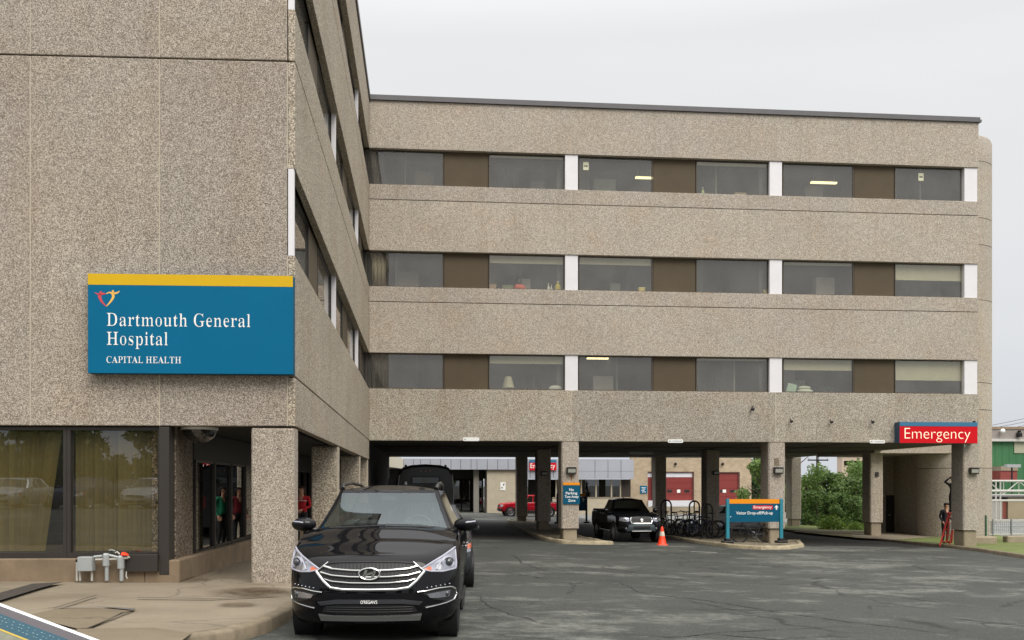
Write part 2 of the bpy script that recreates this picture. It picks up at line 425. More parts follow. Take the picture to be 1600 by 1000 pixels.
# ------------------------------------------------------------------ text
FONT = None
def curve_mesh(cu, nm):
    o = bpy.data.objects.new(nm, cu); COL.objects.link(o)
    bpy.context.view_layer.update()
    dg = bpy.context.evaluated_depsgraph_get()
    me = bpy.data.meshes.new_from_object(o.evaluated_get(dg))
    vs = [tuple(v.co) for v in me.vertices]; fs = [tuple(p.vertices) for p in me.polygons]
    bpy.data.objects.remove(o); bpy.data.meshes.remove(me)
    return vs, fs
def sans(body, bold=0.0):
    cu = bpy.data.curves.new('text', 'FONT'); cu.body = body; cu.size = 1.0; cu.offset = bold; cu.resolution_u = 4
    return curve_mesh(cu, 'text')
import json
GLYPHS = json.loads('{" ":[175,[]],"A":[437,[[-4,1,-4,17,2,18,12,20,20,24,28,29,35,37,42,47,49,59,55,74,210,465,220,465,378,86,385,69,392,55,399,43,405,34,413,26,422,21,432,18,438,17,438,1,234,1,234,17,254,19,273,24,286,33,290,46,290,52,287,60,284,70,279,82,256,133,100,133,72,71,69,59,68,48,71,35,83,25,101,19,123,17,123,17,123,1],[108,160,248,160,177,320]]],"C":[468,[[256,-10,226,-8,198,-2,172,7,147,21,125,37,105,57,88,79,73,105,61,133,53,163,48,195,46,228,48,262,53,293,62,323,74,350,88,376,106,398,126,417,149,434,174,447,200,457,229,463,259,464,281,463,305,458,331,450,360,439,366,437,373,435,380,434,389,434,406,436,422,442,432,452,431,465,422,465,422,309,431,309,425,338,409,365,391,388,370,408,346,424,321,435,294,442,264,444,202,431,157,390,132,321,124,226,133,137,161,74,210,35,277,23,301,24,323,28,345,34,367,44,389,56,409,70,427,86,430,105,427,89,396,46,356,15,310,-4]]],"D":[496,[[34,1,35,17,38,18,52,20,65,24,77,29,85,36,90,46,93,59,94,75,94,374,93,392,90,407,84,419,75,427,62,432,48,436,32,439,29,439,29,455,221,454,276,451,322,440,360,421,392,396,416,363,434,324,444,279,448,228,434,128,394,58,327,15,227,1],[223,23,257,26,289,36,315,52,336,74,352,103,362,139,369,181,371,229,362,319,335,383,288,421,225,434,209,434,196,432,184,429,174,424,168,418,164,409,163,398,162,385,162,72,163,59,164,48,168,40,174,33,184,29,196,26,208,24]]],"E":[442,[[28,1,29,16,33,17,49,19,64,23,77,29,86,37,91,48,94,61,95,78,95,369,94,389,91,405,86,417,77,426,64,432,50,436,34,439,31,439,30,455,385,455,385,320,396,320,397,349,386,373,371,392,352,407,328,418,300,425,268,430,232,431,221,431,211,431,203,430,195,429,186,427,178,425,172,421,167,417,165,412,164,405,163,397,163,388,169,245,194,245,217,246,239,251,258,258,274,268,286,282,296,299,303,320,301,344,290,344,290,119,301,119,305,137,302,154,297,169,291,182,283,192,273,201,262,209,249,214,235,218,220,221,203,223,186,223,169,223,163,67,163,56,166,46,171,39,179,34,190,31,202,28,216,27,230,27,255,27,278,29,300,33,320,38,338,44,355,52,371,62,385,74,398,88,410,104,420,122,422,142,414,142,390,1]]],"G":[508,[[268,-9,235,-7,205,-2,177,7,151,20,128,37,107,56,90,78,75,103,63,131,54,161,49,194,48,229,49,263,54,294,63,324,75,351,90,376,107,399,127,418,149,434,174,447,200,457,228,463,257,464,282,463,307,458,334,450,362,440,367,438,374,436,381,435,388,435,396,435,405,437,413,439,420,442,425,446,430,452,434,458,430,465,423,465,423,308,431,308,430,328,421,346,410,364,398,379,385,394,370,406,355,418,339,427,322,435,304,440,286,443,265,444,204,431,159,390,134,322,126,228,128,178,135,135,146,98,163,67,185,43,211,26,242,15,275,12,295,13,313,15,329,20,342,26,352,35,358,45,361,57,363,71,363,128,361,142,358,154,352,164,342,171,329,176,313,180,296,182,290,183,289,197,486,197,486,183,483,182,468,180,454,176,443,171,434,164,429,155,427,143,426,128,429,29,396,13,353,1,311,-7]]],"H":[523,[[30,1,30,17,34,18,51,21,65,25,77,31,86,39,91,50,94,64,95,81,95,379,94,394,91,406,85,417,76,424,65,430,51,435,35,438,31,439,30,455,228,455,227,439,228,438,216,437,206,435,197,433,188,430,180,426,173,421,168,415,165,408,163,400,162,390,162,379,168,250,356,250,362,379,362,390,361,400,359,408,356,415,352,421,345,426,337,430,328,433,318,435,308,437,296,438,297,439,296,455,493,455,492,439,488,438,472,435,458,430,446,425,438,417,433,407,430,394,429,379,429,81,430,65,433,52,438,41,446,32,458,26,472,21,488,18,492,17,493,1,296,1,297,17,301,18,316,20,331,24,343,30,352,38,358,49,361,63,362,81,356,222,168,222,162,81,163,64,166,50,171,39,180,31,192,25,206,21,223,18,227,17,228,1]]],"I":[261,[[28,1,29,17,33,19,48,22,62,26,74,31,84,39,91,48,94,61,95,75,95,387,94,401,91,413,85,422,76,428,63,433,49,436,33,438,28,439,28,455,230,455,230,439,226,438,210,436,196,433,183,428,173,422,167,413,164,401,163,387,163,77,163,67,164,58,166,51,169,44,174,38,180,33,188,29,198,25,208,22,218,20,230,18,231,17,232,1]]],"L":[426,[[30,1,30,17,34,18,51,21,65,25,77,31,86,39,91,50,94,64,95,81,95,379,94,394,91,407,85,418,76,425,64,431,50,435,35,438,31,439,30,455,236,455,236,439,236,439,224,438,212,437,202,435,192,432,183,428,175,423,170,417,166,410,164,401,162,391,162,379,162,83,162,72,163,62,164,54,166,47,170,41,176,36,184,33,193,30,202,29,212,27,222,27,234,27,258,27,281,30,302,33,322,39,340,46,356,55,372,66,385,79,397,94,408,112,419,132,420,154,412,154,389,1]]],"P":[418,[[30,1,30,17,34,18,51,21,65,25,77,31,86,39,91,50,94,64,95,81,95,379,94,394,91,406,85,417,76,424,65,430,51,435,35,438,31,439,30,455,213,454,252,453,285,451,310,446,328,439,342,431,354,421,364,410,373,397,380,383,385,367,388,350,389,332,387,305,380,281,369,259,354,241,334,226,309,215,278,209,241,207,168,206,162,81,163,64,166,50,171,39,180,31,192,25,206,21,223,18,227,17,228,1],[168,229,202,229,227,230,250,234,270,242,286,252,298,265,306,283,311,304,312,329,311,354,307,375,301,393,291,407,277,418,260,426,239,431,217,432,205,432,194,430,184,428,175,424,168,420,165,414,163,407,162,398]]],"T":[423,[[106,1,107,17,111,17,128,20,143,24,156,30,166,39,172,50,175,64,176,81,170,434,148,434,121,432,95,427,71,417,51,404,35,387,22,367,14,344,16,318,25,318,25,455,396,455,396,318,406,318,400,368,370,405,326,427,270,434,249,434,243,81,244,63,247,49,253,38,262,30,275,24,291,20,308,17,313,17,314,1]]],"a":[344,[[255,-9,238,-6,229,2,223,16,206,36,165,17,143,3,120,-5,95,-8,82,-6,71,-3,62,3,54,12,48,23,44,35,41,48,40,63,42,84,48,103,59,120,75,135,97,149,126,163,162,176,215,189,219,241,218,254,215,266,210,275,201,283,190,289,177,293,163,296,148,297,125,295,106,291,90,284,84,274,86,271,89,267,92,262,97,256,100,249,102,243,103,237,103,231,102,223,101,215,100,208,97,203,93,198,89,194,83,192,77,192,71,192,66,195,62,199,59,204,57,210,55,218,53,227,53,236,54,248,56,258,59,268,64,278,71,286,80,294,90,301,102,307,115,311,129,315,145,317,162,317,193,316,218,311,237,303,250,291,260,277,267,258,271,236,273,210,273,62,273,54,273,48,274,43,276,39,281,37,288,35,296,34,305,33,312,34,320,35,326,38,316,41,309,28,300,12,285,0,270,-7],[150,33,159,33,168,34,176,37,184,40,192,44,200,49,208,56,218,63,210,170,154,158,124,139,105,115,98,84,101,62,110,46,127,36]]],"e":[301,[[153,-9,138,-8,123,-4,109,2,96,11,84,22,73,36,63,51,55,69,48,88,43,110,40,133,39,157,41,180,44,201,49,221,56,240,64,257,74,272,85,285,98,297,112,306,126,312,141,316,157,317,181,315,201,308,219,296,234,279,246,259,255,234,261,205,263,173,269,167,102,167,103,112,122,73,155,49,199,41,224,44,247,52,268,66,271,85,265,72,244,37,217,11,187,-4],[102,191,216,191,221,215,221,235,219,252,216,266,211,277,203,286,192,293,177,297,159,298,130,292,110,274,99,245,96,204]]],"h":[381,[[32,1,33,15,30,16,41,18,52,21,60,25,66,30,70,37,72,46,72,56,72,399,72,409,70,417,67,424,62,430,53,434,43,437,32,440,34,441,33,455,134,455,141,266,181,289,200,305,220,314,243,317,273,311,293,291,306,258,310,211,310,56,311,46,313,38,316,31,321,25,330,21,340,18,351,16,349,15,349,1,216,1,216,15,209,15,228,18,244,25,253,38,255,56,255,217,255,230,253,241,251,251,247,258,240,264,229,269,216,271,202,272,182,270,162,263,146,252,129,235,128,56,128,46,130,38,133,31,138,25,146,21,157,18,168,16,165,15,166,1]]],"i":[198,[[101,363,94,364,88,367,84,371,79,377,75,385,73,393,71,402,70,412,71,423,73,432,75,440,79,448,84,454,89,459,94,461,101,462,107,461,113,459,118,454,122,448,126,440,129,432,131,423,131,412,131,402,129,393,126,385,122,377,118,371,113,367,107,364],[32,1,33,15,31,16,42,18,52,21,60,25,67,30,70,37,72,45,72,56,72,252,72,263,71,273,68,280,63,285,54,289,44,292,33,294,35,294,35,310,134,310,128,56,129,46,130,38,133,31,138,26,146,21,156,18,167,16,165,15,166,1]]],"l":[199,[[32,1,33,15,31,16,42,18,52,21,60,25,67,30,70,37,72,45,72,56,72,398,72,408,71,417,68,424,64,430,56,434,45,437,33,439,35,440,34,455,134,455,128,56,129,46,130,38,133,31,138,26,146,21,156,18,167,16,165,15,166,1]]],"m":[554,[[32,1,33,15,30,16,41,18,52,21,60,25,66,30,70,37,72,46,72,56,72,253,72,263,70,271,67,279,62,284,54,289,43,292,32,294,34,295,33,310,132,310,139,264,180,287,198,304,217,314,237,317,263,314,281,303,293,286,318,260,355,286,374,303,395,314,417,317,447,311,467,291,479,258,484,211,484,56,484,46,486,38,489,31,494,25,502,21,513,18,524,16,521,15,522,1,392,1,392,15,390,16,401,18,411,21,419,26,424,31,427,38,429,46,430,56,430,217,429,230,428,241,426,251,422,258,414,264,403,269,391,271,377,272,357,270,339,264,322,253,306,237,304,56,305,46,306,38,309,31,314,26,322,21,333,18,344,16,341,15,342,1,214,1,214,15,212,16,223,18,233,21,241,26,246,31,249,38,251,46,252,56,252,217,251,230,250,241,248,250,244,258,236,264,226,269,213,271,199,272,178,270,159,263,143,252,127,235,126,56,127,46,128,38,131,31,136,26,144,22,154,18,164,16,162,15,163,1]]],"n":[381,[[32,1,33,15,30,16,41,18,52,21,60,25,66,30,70,37,72,46,72,56,72,253,72,263,70,271,67,279,62,284,54,289,43,292,32,294,34,295,33,310,134,310,141,266,181,289,199,305,220,314,243,317,273,311,293,291,306,258,310,211,310,56,311,46,313,38,316,31,321,25,330,21,340,18,351,16,349,15,349,1,216,1,216,15,209,15,228,18,244,25,253,38,255,56,255,217,255,230,253,241,251,251,247,258,240,264,229,269,216,271,202,272,182,270,162,263,146,252,129,235,128,56,128,46,130,38,133,31,138,25,146,21,157,18,168,16,165,15,166,1]]],"o":[336,[[169,-9,150,-8,132,-4,116,3,101,12,87,24,75,38,65,53,55,71,48,90,43,110,40,131,39,154,40,177,43,199,48,219,55,238,64,256,75,271,87,285,101,296,116,306,132,312,149,316,168,317,187,316,204,312,220,306,235,297,248,285,260,272,271,257,280,239,287,220,293,200,296,177,297,154,296,130,293,109,287,88,280,69,271,52,260,36,248,23,235,12,220,3,204,-4,187,-8],[169,10,187,12,204,18,217,26,227,39,231,46,234,56,236,68,237,81,238,97,239,114,239,133,240,154,239,194,236,227,232,253,226,271,216,284,203,293,187,298,169,300,149,298,132,293,119,284,110,271,104,253,100,227,98,195,97,154,97,134,98,114,98,97,100,82,101,68,104,56,106,46,110,39,120,26,133,17,150,12]]],"p":[371,[[32,-138,32,-124,28,-124,36,-123,45,-121,52,-118,58,-115,64,-111,67,-106,70,-101,71,-95,72,-87,72,-76,72,-64,72,243,72,257,71,269,68,277,63,284,55,288,45,291,34,294,35,295,34,310,129,310,137,262,175,287,191,304,209,315,231,318,244,317,257,313,269,306,281,297,291,286,301,273,309,258,316,241,322,223,326,203,329,182,330,160,329,136,326,114,322,92,316,73,308,54,300,38,290,24,279,13,267,3,255,-4,241,-8,227,-9,208,-6,192,1,177,14,141,33,128,-58,128,-70,129,-82,130,-91,133,-99,136,-106,142,-111,150,-115,159,-118,167,-121,177,-122,186,-123,183,-124,183,-138],[195,27,215,29,233,35,247,45,257,59,264,77,269,99,272,125,273,154,272,183,270,208,266,230,260,248,251,262,237,271,219,277,198,279,177,276,158,268,142,254,128,235,128,68,140,50,155,38,174,30]]],"r":[287,[[32,1,33,15,31,16,42,18,52,21,60,25,67,30,70,37,72,45,72,56,72,252,72,264,71,273,68,280,62,286,53,289,43,292,32,294,35,294,35,310,132,310,140,251,171,266,180,280,189,291,199,300,208,308,217,313,226,316,233,317,243,316,251,314,257,309,261,303,265,296,267,287,269,277,269,266,269,257,268,249,266,241,264,235,261,230,257,226,253,224,248,223,242,224,239,225,237,228,235,231,233,236,230,240,227,245,223,250,217,255,209,258,199,260,188,261,176,260,164,256,154,250,145,242,138,232,133,220,130,207,129,192,129,56,130,45,133,36,138,29,146,24,157,21,169,18,182,16,183,15,183,1]]],"s":[288,[[151,-9,140,-8,126,-5,111,0,94,7,90,8,84,9,79,10,72,10,60,9,47,5,38,-1,40,-8,50,-8,50,105,41,105,40,85,48,67,59,52,72,38,88,28,104,20,122,15,140,14,155,15,168,17,181,21,192,26,201,32,207,40,211,49,212,58,209,72,199,85,184,96,166,106,116,131,101,139,88,149,78,159,70,170,64,181,60,193,58,206,57,220,58,240,62,259,69,275,79,290,91,302,105,311,121,316,141,318,145,318,150,317,156,316,162,315,169,313,176,311,184,309,194,307,202,305,213,304,225,305,235,308,243,312,241,318,230,318,230,222,240,222,241,239,232,254,222,267,210,278,196,286,182,292,166,296,149,297,136,297,124,295,113,291,103,287,95,281,89,274,86,267,85,259,86,251,89,244,94,238,101,232,108,226,117,221,127,216,137,211,182,189,197,180,209,171,218,161,225,151,230,140,234,126,236,111,237,95,236,72,231,52,224,34,214,19,202,7,187,-2,170,-7]]],"t":[228,[[123,-8,108,-7,96,-4,87,3,81,11,76,22,72,36,69,52,68,71,62,279,34,279,39,299,54,318,72,335,88,352,103,368,116,384,128,398,138,411,139,423,130,423,130,310,193,310,193,279,130,279,124,82,125,72,126,64,128,56,132,50,138,45,147,42,157,40,169,39,186,42,202,48,215,59,212,74,203,66,188,33,170,10,149,-4]]],"u":[375,[[131,-9,113,-7,99,-2,89,6,81,18,75,33,70,51,67,72,66,97,66,248,65,259,64,268,61,276,56,283,48,288,37,292,25,294,26,295,26,310,128,310,122,74,122,65,125,58,129,51,136,45,144,41,154,37,165,35,177,35,197,37,215,42,231,52,247,65,248,248,248,260,246,270,243,278,237,284,228,289,216,292,204,294,204,295,204,310,310,310,304,70,304,59,306,50,310,43,316,38,325,34,336,32,347,30,345,29,345,13,329,12,296,8,261,1,240,-9,235,41,205,30,196,20,187,12,177,4,166,-2,155,-6,143,-8]]]}')
def serif(body, track=0.0):
    cu = bpy.data.curves.new('text', 'CURVE'); cu.dimensions = '2D'; cu.fill_mode = 'BOTH'
    x = 0.0
    for ch in body:
        adv, cs = GLYPHS[ch]
        for c in cs:
            n = len(c) // 2
            sp = cu.splines.new('POLY'); sp.points.add(n - 1); sp.use_cyclic_u = True
            for i in range(n):
                sp.points[i].co = (x + c[2 * i] / 1000.0, c[2 * i + 1] / 1000.0, 0, 1)
        x += adv / 1000.0 + track
    return curve_mesh(cu, 'text')
def place_text(mb, vf, x0, x1, z0, z1, y, Mx=None, hcap=None):
    """fit the glyph mesh into the rectangle x0..x1, z0..z1 on the plane y (facing -Y)"""
    vs, fs = vf
    ax = min(p[0] for p in vs); bx = max(p[0] for p in vs); az = min(p[1] for p in vs); bz = max(p[1] for p in vs)
    sx = (x1 - x0) / (bx - ax); sz = (z1 - z0) / (bz - az)
    pts = [Vector((x0 + (p[0] - ax) * sx, y, z0 + (p[1] - az) * sz)) for p in vs]
    if Mx: pts = [Mx @ p for p in pts]
    mb.add(pts, fs)

# ------------------------------------------------------------------ ground
def asphalt(name, base, light, patch=(0.53, 0.62), seed=0.0):
    m, nt, b, L = newmat(name)
    v = coord(nt)
    off = nt.nodes.new('ShaderNodeVectorMath'); off.operation = 'ADD'; off.inputs[1].default_value = (seed, seed * 2, 0)
    L(v, off.inputs[0]); v = off.outputs[0]
    fine = noise(nt, v, 55, 3, 0.7)
    c = mixc(nt, ramp(nt, fine, [(0.35, g3(0)), (0.75, g3(1))]), [x * 0.5 for x in base], [x * 1.7 for x in base])
    mid = noise(nt, v, 0.35, 5, 0.6)
    c = mixc(nt, 1.0, c, ramp(nt, mid, [(0.3, g3(0.78)), (0.7, g3(1.18))]), 'MULTIPLY')
    st = nt.nodes.new('ShaderNodeMapping'); st.inputs['Scale'].default_value = (0.62, 0.8, 1); st.inputs['Rotation'].default_value = (0, 0, R(-14)); L(v, st.inputs[0])
    p1 = noise(nt, st.outputs[0], 0.8, 10, 0.74, 0.2)
    p2 = noise(nt, v, 0.12, 2, 0.5)
    pm = N(nt, 'ShaderNodeMath', operation='MULTIPLY_ADD'); L(p2, pm.inputs[0]); pm.inputs[1].default_value = 0.35; L(p1, pm.inputs[2])
    lo, hi = patch
    pf = ramp(nt, pm.outputs[0], [(lo + 0.17, g3(0)), (hi + 0.17, g3(1))])
    pg = mixc(nt, 1.0, pf, ramp(nt, noise(nt, v, 9, 4, 0.7), [(0.35, g3(0.25)), (0.6, g3(1))]), 'MULTIPLY')
    c = mixc(nt, pg, c, light)
    spk = noise(nt, v, 48, 2, 0.5)
    c = mixc(nt, ramp(nt, spk, [(0.66, g3(0)), (0.72, g3(0.9))]), c, [x * 5 for x in base])
    # cracks
    dn = N(nt, 'ShaderNodeTexNoise', Scale=0.9, Detail=6); L(v, dn.inputs['Vector'])
    dv = nt.nodes.new('ShaderNodeVectorMath'); dv.operation = 'MULTIPLY_ADD'; L(dn.outputs['Color'], dv.inputs[0]); dv.inputs[1].default_value = (1.6, 1.6, 0); L(v, dv.inputs[2])
    vo = N(nt, 'ShaderNodeTexVoronoi', Scale=0.24, feature='DISTANCE_TO_EDGE'); L(dv.outputs[0], vo.inputs['Vector'])
    gate = ramp(nt, noise(nt, v, 0.5, 3), [(0.40, g3(0)), (0.52, g3(1))])
    cr = mixc(nt, 1.0, ramp(nt, vo.outputs['Distance'], [(0.0, g3(0.9)), (0.006, g3(0.6)), (0.012, g3(0))]), gate, 'MULTIPLY')
    c = mixc(nt, cr, c, [x * 0.3 for x in base])
    L(c, b.inputs['Base Color'])
    b.inputs['Roughness'].default_value = 0.82; b.inputs['Specular IOR Level'].default_value = 0.35
    bumpn(nt, b, fine, 0.35, 0.01)
    return m
M['asphalt'] = asphalt('asphalt', (0.049, 0.052, 0.0455), (0.162, 0.166, 0.145), (0.50, 0.63))
M['asphalt_pale'] = asphalt('pale_road', (0.19, 0.19, 0.18), (0.26, 0.26, 0.24), (0.45, 0.6), 5.0)
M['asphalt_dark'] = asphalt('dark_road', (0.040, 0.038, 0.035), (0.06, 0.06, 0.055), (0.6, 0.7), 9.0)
def paving(name, base, seed=0):
    m, nt, b, L = newmat(name)
    v = coord(nt)
    f1 = noise(nt, v, 40, 4, 0.7); f2 = noise(nt, v, 0.7, 6, 0.6)
    c = mixc(nt, 1.0, base, ramp(nt, f1, [(0.3, g3(0.86)), (0.7, g3(1.12))]), 'MULTIPLY')
    c = mixc(nt, 1.0, c, ramp(nt, f2, [(0.3, (0.74, 0.72, 0.68)), (0.65, g3(1.1))]), 'MULTIPLY')
    dn = N(nt, 'ShaderNodeTexNoise', Scale=1.2, Detail=6); L(v, dn.inputs['Vector'])
    dv = nt.nodes.new('ShaderNodeVectorMath'); dv.operation = 'MULTIPLY_ADD'; L(dn.outputs['Color'], dv.inputs[0]); dv.inputs[1].default_value = (0.9, 0.9, 0); L(v, dv.inputs[2])
    vo = N(nt, 'ShaderNodeTexVoronoi', Scale=0.33, feature='DISTANCE_TO_EDGE'); L(dv.outputs[0], vo.inputs['Vector'])
    c = mixc(nt, ramp(nt, vo.outputs['Distance'], [(0.0, g3(0.7)), (0.003, g3(0.4)), (0.007, g3(0))]), c, [x * 0.4 for x in base])
    L(c, b.inputs['Base Color']); b.inputs['Roughness'].default_value = 0.85; bumpn(nt, b, f1, 0.4, 0.006)
    return m
M['paving'] = paving('pavement_concrete', lin(134, 123, 105))
M['paving_wet'] = paving('damp_concrete', lin(118, 106, 87))
M['paving_damp'] = paving('slightly_damp_concrete', lin(114, 101, 82))
M['kerb'] = mat('kerb_stone', lin(124, 112, 93), 0.9, var=0.35, vs=4, bump=0.6, bs=30)
M['kerb_yellow'] = mat('kerb_worn_paint', lin(158, 146, 120), 0.9, var=0.45, vs=5, bump=0.6, bs=30)
def gravelm(name, lo, hi, scale=16):
    m, nt, b, L = newmat(name)
    v = coord(nt)
    vo = N(nt, 'ShaderNodeTexVoronoi', Scale=scale); L(v, vo.inputs['Vector'])
    sep = nt.nodes.new('ShaderNodeSeparateColor'); L(vo.outputs['Color'], sep.inputs[0])
    c = ramp(nt, sep.outputs[0], [(0, lo), (0.6, [(a + b_) / 2 for a, b_ in zip(lo, hi)]), (1, hi)])
    c = mixc(nt, 1.0, c, ramp(nt, noise(nt, v, 0.8, 5), [(0.3, g3(0.7)), (0.7, g3(1.15))]), 'MULTIPLY')
    L(c, b.inputs['Base Color']); b.inputs['Roughness'].default_value = 0.95; bumpn(nt, b, vo.outputs['Distance'], 0.7, 0.02)
    return m
M['gravel'] = gravelm('island_gravel', lin(86, 76, 60), lin(176, 164, 140))
M['lawn'] = mat('lawn', lin(98, 108, 52), 0.9, var=0.35, vs=1.5, bump=0.8, bs=40)
M['earth'] = mat('dry_earth', lin(120, 112, 80), 0.95, var=0.35, vs=2.0, bump=0.6, bs=20)

xs = [-600, -250, -120, -60, -30, -15, -6] + list(range(-5, 31, 1)) + [34, 40, 55, 90, 160, 320, 700]
ys = [-500, -200, -90, -45, -25, -10] + list(range(-9, 64, 1)) + [66, 70, 76, 82, 88, 95, 110, 140, 220, 400, 900]
mb = MB()
mb.grid([[(x, y, gz(x, y)) for x in xs] for y in ys])
struct(mb.build('ground', M['asphalt'], smooth=True))

def drape(poly, z, step=0.6):
    """densify a plan outline and lay it z above the forecourt"""
    out = []
    n = len(poly)
    for i in range(n):
        a, b = Vector(poly[i][:2]), Vector(poly[(i + 1) % n][:2])
        k = max(1, int((b - a).length / step))
        for j in range(k):
            p = a.lerp(b, j / k)
            out.append(Vector((p.x, p.y, gz(p.x, p.y) + z)))
    return out
def sheet(name, poly, z, m, step=1.0, zfun=None):
    """flat-lying patch that follows the slope: strips between the outline's sides"""
    pts = drape(poly, z, step)
    tris = geometry.tessellate_polygon([[Vector((p.x, p.y, 0)) for p in pts]])
    bm = bmesh.new()
    vs = [bm.verts.new(p) for p in pts]
    for t in tris:
        try: bm.faces.new([vs[i] for i in t])
        except ValueError: pass
    bmesh.ops.subdivide_edges(bm, edges=[e_ for e_ in bm.edges if e_.calc_length() > 2.0], cuts=3, use_grid_fill=True)
    bmesh.ops.triangulate(bm, faces=bm.faces)
    for v in bm.verts: v.co.z = gz(v.co.x, v.co.y) + z
    bmesh.ops.recalc_face_normals(bm, faces=bm.faces)
    for f in bm.faces:
        if f.normal.z < 0: f.normal_flip()
    me = bpy.data.meshes.new(name); bm.to_mesh(me); bm.free()
    me.materials.append(m)
    o = bpy.data.objects.new(name, me); COL.objects.link(o)
    return struct(o)
def kerb_ring(name, poly, h, w, m, closed=True, jitter=0.0):
    """raised kerb along a plan outline given anticlockwise (inside on its left)"""
    pts = drape(poly, 0.0, 0.5)
    if not closed:
        last = Vector(poly[-1][:2])
        cut = [i for i, p in enumerate(pts) if (Vector(p[:2]) - last).length < 0.02]
        pts = pts[:cut[0] + 1]
    n = len(pts); rows = []
    for i in range(n):
        a = pts[i - 1] if (closed or i > 0) else pts[i]
        b = pts[(i + 1) % n] if (closed or i < n - 1) else pts[i]
        t = Vector((b.x - a.x, b.y - a.y, 0)).normalized(); nn = Vector((-t.y, t.x, 0))
        p = pts[i] + Vector((random.uniform(-1, 1), random.uniform(-1, 1), 0)) * jitter
        up = Vector((0, 0, 1)); hh = h + random.uniform(-1, 1) * jitter
        rows.append([p - up * 0.1, p + up * (hh - 0.03) + nn * 0.01, p + up * hh + nn * 0.04, p + up * hh + nn * w, p - up * 0.1 + nn * w])
    if closed: rows.append(rows[0])
    mb = MB(); mb.grid(rows)
    return struct(mb.build(name, m, smooth=True, merge=1e-4, angle=50))
def inset(poly, w):
    out = []; n = len(poly)
    for i in range(n):
        a, p, b = Vector(poly[i - 1][:2]), Vector(poly[i][:2]), Vector(poly[(i + 1) % n][:2])
        t1 = (p - a).normalized(); t2 = (b - p).normalized()
        nn = (Vector((-t1.y, t1.x)) + Vector((-t2.y, t2.x)))
        if nn.length < 1e-4: nn = Vector((-t1.y, t1.x))
        out.append(p + nn.normalized() * w)
    return out

# service road and yard beyond the underpass; open-sky brightness is painted into the colour
sheet('service_road', [(-30, 63.5), (60, 63.5), (80, 200), (-60, 200)], 0.006, M['asphalt_pale'], 3.0)
# driveway under the wing, its asphalt colour darkened to deepen the shade
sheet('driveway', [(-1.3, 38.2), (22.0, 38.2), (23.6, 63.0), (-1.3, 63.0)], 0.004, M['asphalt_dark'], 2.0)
# faint painted line remains by the tip of the island
p = onG(1080, 862); sheet('road_marking', [(p.x, p.y), (p.x + 0.75, p.y - 0.42), (p.x + 0.78, p.y - 0.30), (p.x + 0.03, p.y + 0.12)], 0.005, mat('worn_paint', lin(190, 188, 176), 0.8, var=0.4, vs=9), 0.4)

# left pavement with its kerb
LP = [(-30, 9.2), (-4.2, 9.25), (-3.0, 9.35), (-2.35, 9.6), (-1.95, 10.1), (-1.72, 10.9), (-1.62, 12.0), (-1.55, 20), (-1.45, 36), (-1.35, 62.5), (-30, 62.5)]
KH = 0.15
kerb_ring('kerb', LP[1:10], KH, 0.17, M['kerb'], closed=False, jitter=0.006)
inner = [Vector((-30, 9.35))] + inset(LP, 0.165)[1:10] + [Vector((-30, 62.5))]
sheet('pavement', inner, KH - 0.004, M['paving'], 1.0)
def psheet(name, px, m, dz):
    return sheet(name, [tuple(onG(u, v, KH)[:2]) for u, v in px], KH - 0.004 + dz, m, 0.5)
psheet('asphalt_strip', [(-40, 951), (-40, 930), (0, 926), (50, 912), (100, 909), (62, 919), (0, 938)], mat('tar_strip', lin(62, 56, 50), .9, var=.25, vs=6), 0.004)
psheet('damp_slab', [(85, 951), (40, 962), (120, 982), (140, 981), (190, 957), (213, 952), (190, 949)], M['paving_wet'], 0.004)
def blob(u, v, ru, rv, seed, n=40):
    r_ = random.Random(seed); ph = [r_.uniform(0, 6.28) for _ in range(5)]
    return [(u + ru * math.cos(t) * (1 + sum(math.sin(t * (k + 2) + ph[k]) * .13 / (k * .6 + 1) for k in range(5))), v + rv * math.sin(t) * (1 + sum(math.sin(t * (k + 2) + ph[k]) * .13 / (k * .6 + 1) for k in range(5)))) for t in [-2 * PI * i / n for i in range(n)]]
psheet('damp_patch', blob(392, 926, 74, 11, 4), M['ground_damp'], 0.005)
psheet('damp_patch', blob(398, 924, 46, 7, 9), M['ground_damp'], 0.009)
psheet('damp_patch', blob(372, 945, 40, 4, 6), M['ground_damp'], 0.007)
psheet('damp_patch', blob(300, 905, 30, 5, 8), M['ground_damp'], 0.011)

psheet('damp_slab_edge', [(120, 983), (240, 981), (300, 990), (280, 1004), (130, 1004)], M['paving_wet'], 0.008)
mj = mat('joint_crack', lin(86, 76, 62), 0.95)
psheet('pavement_joint', [(82, 951), (150, 930), (151, 931), (85, 951.6)], mj, 0.012)
psheet('pavement_joint', [(135, 982), (196, 957), (213, 953), (197, 958.6), (139, 982)], mj, 0.012)
psheet('pavement_joint', [(215, 934), (330, 936), (420, 932.6), (448, 934.6), (420, 933.3), (330, 936.8), (215, 934.8)], mj, 0.012)
psheet('pavement_joint', [(90, 951), (160, 949), (212, 952), (208, 954.6), (160, 949.9), (90, 951.6)], mat('bitumen_patch', lin(96, 92, 86), 0.8), 0.016)

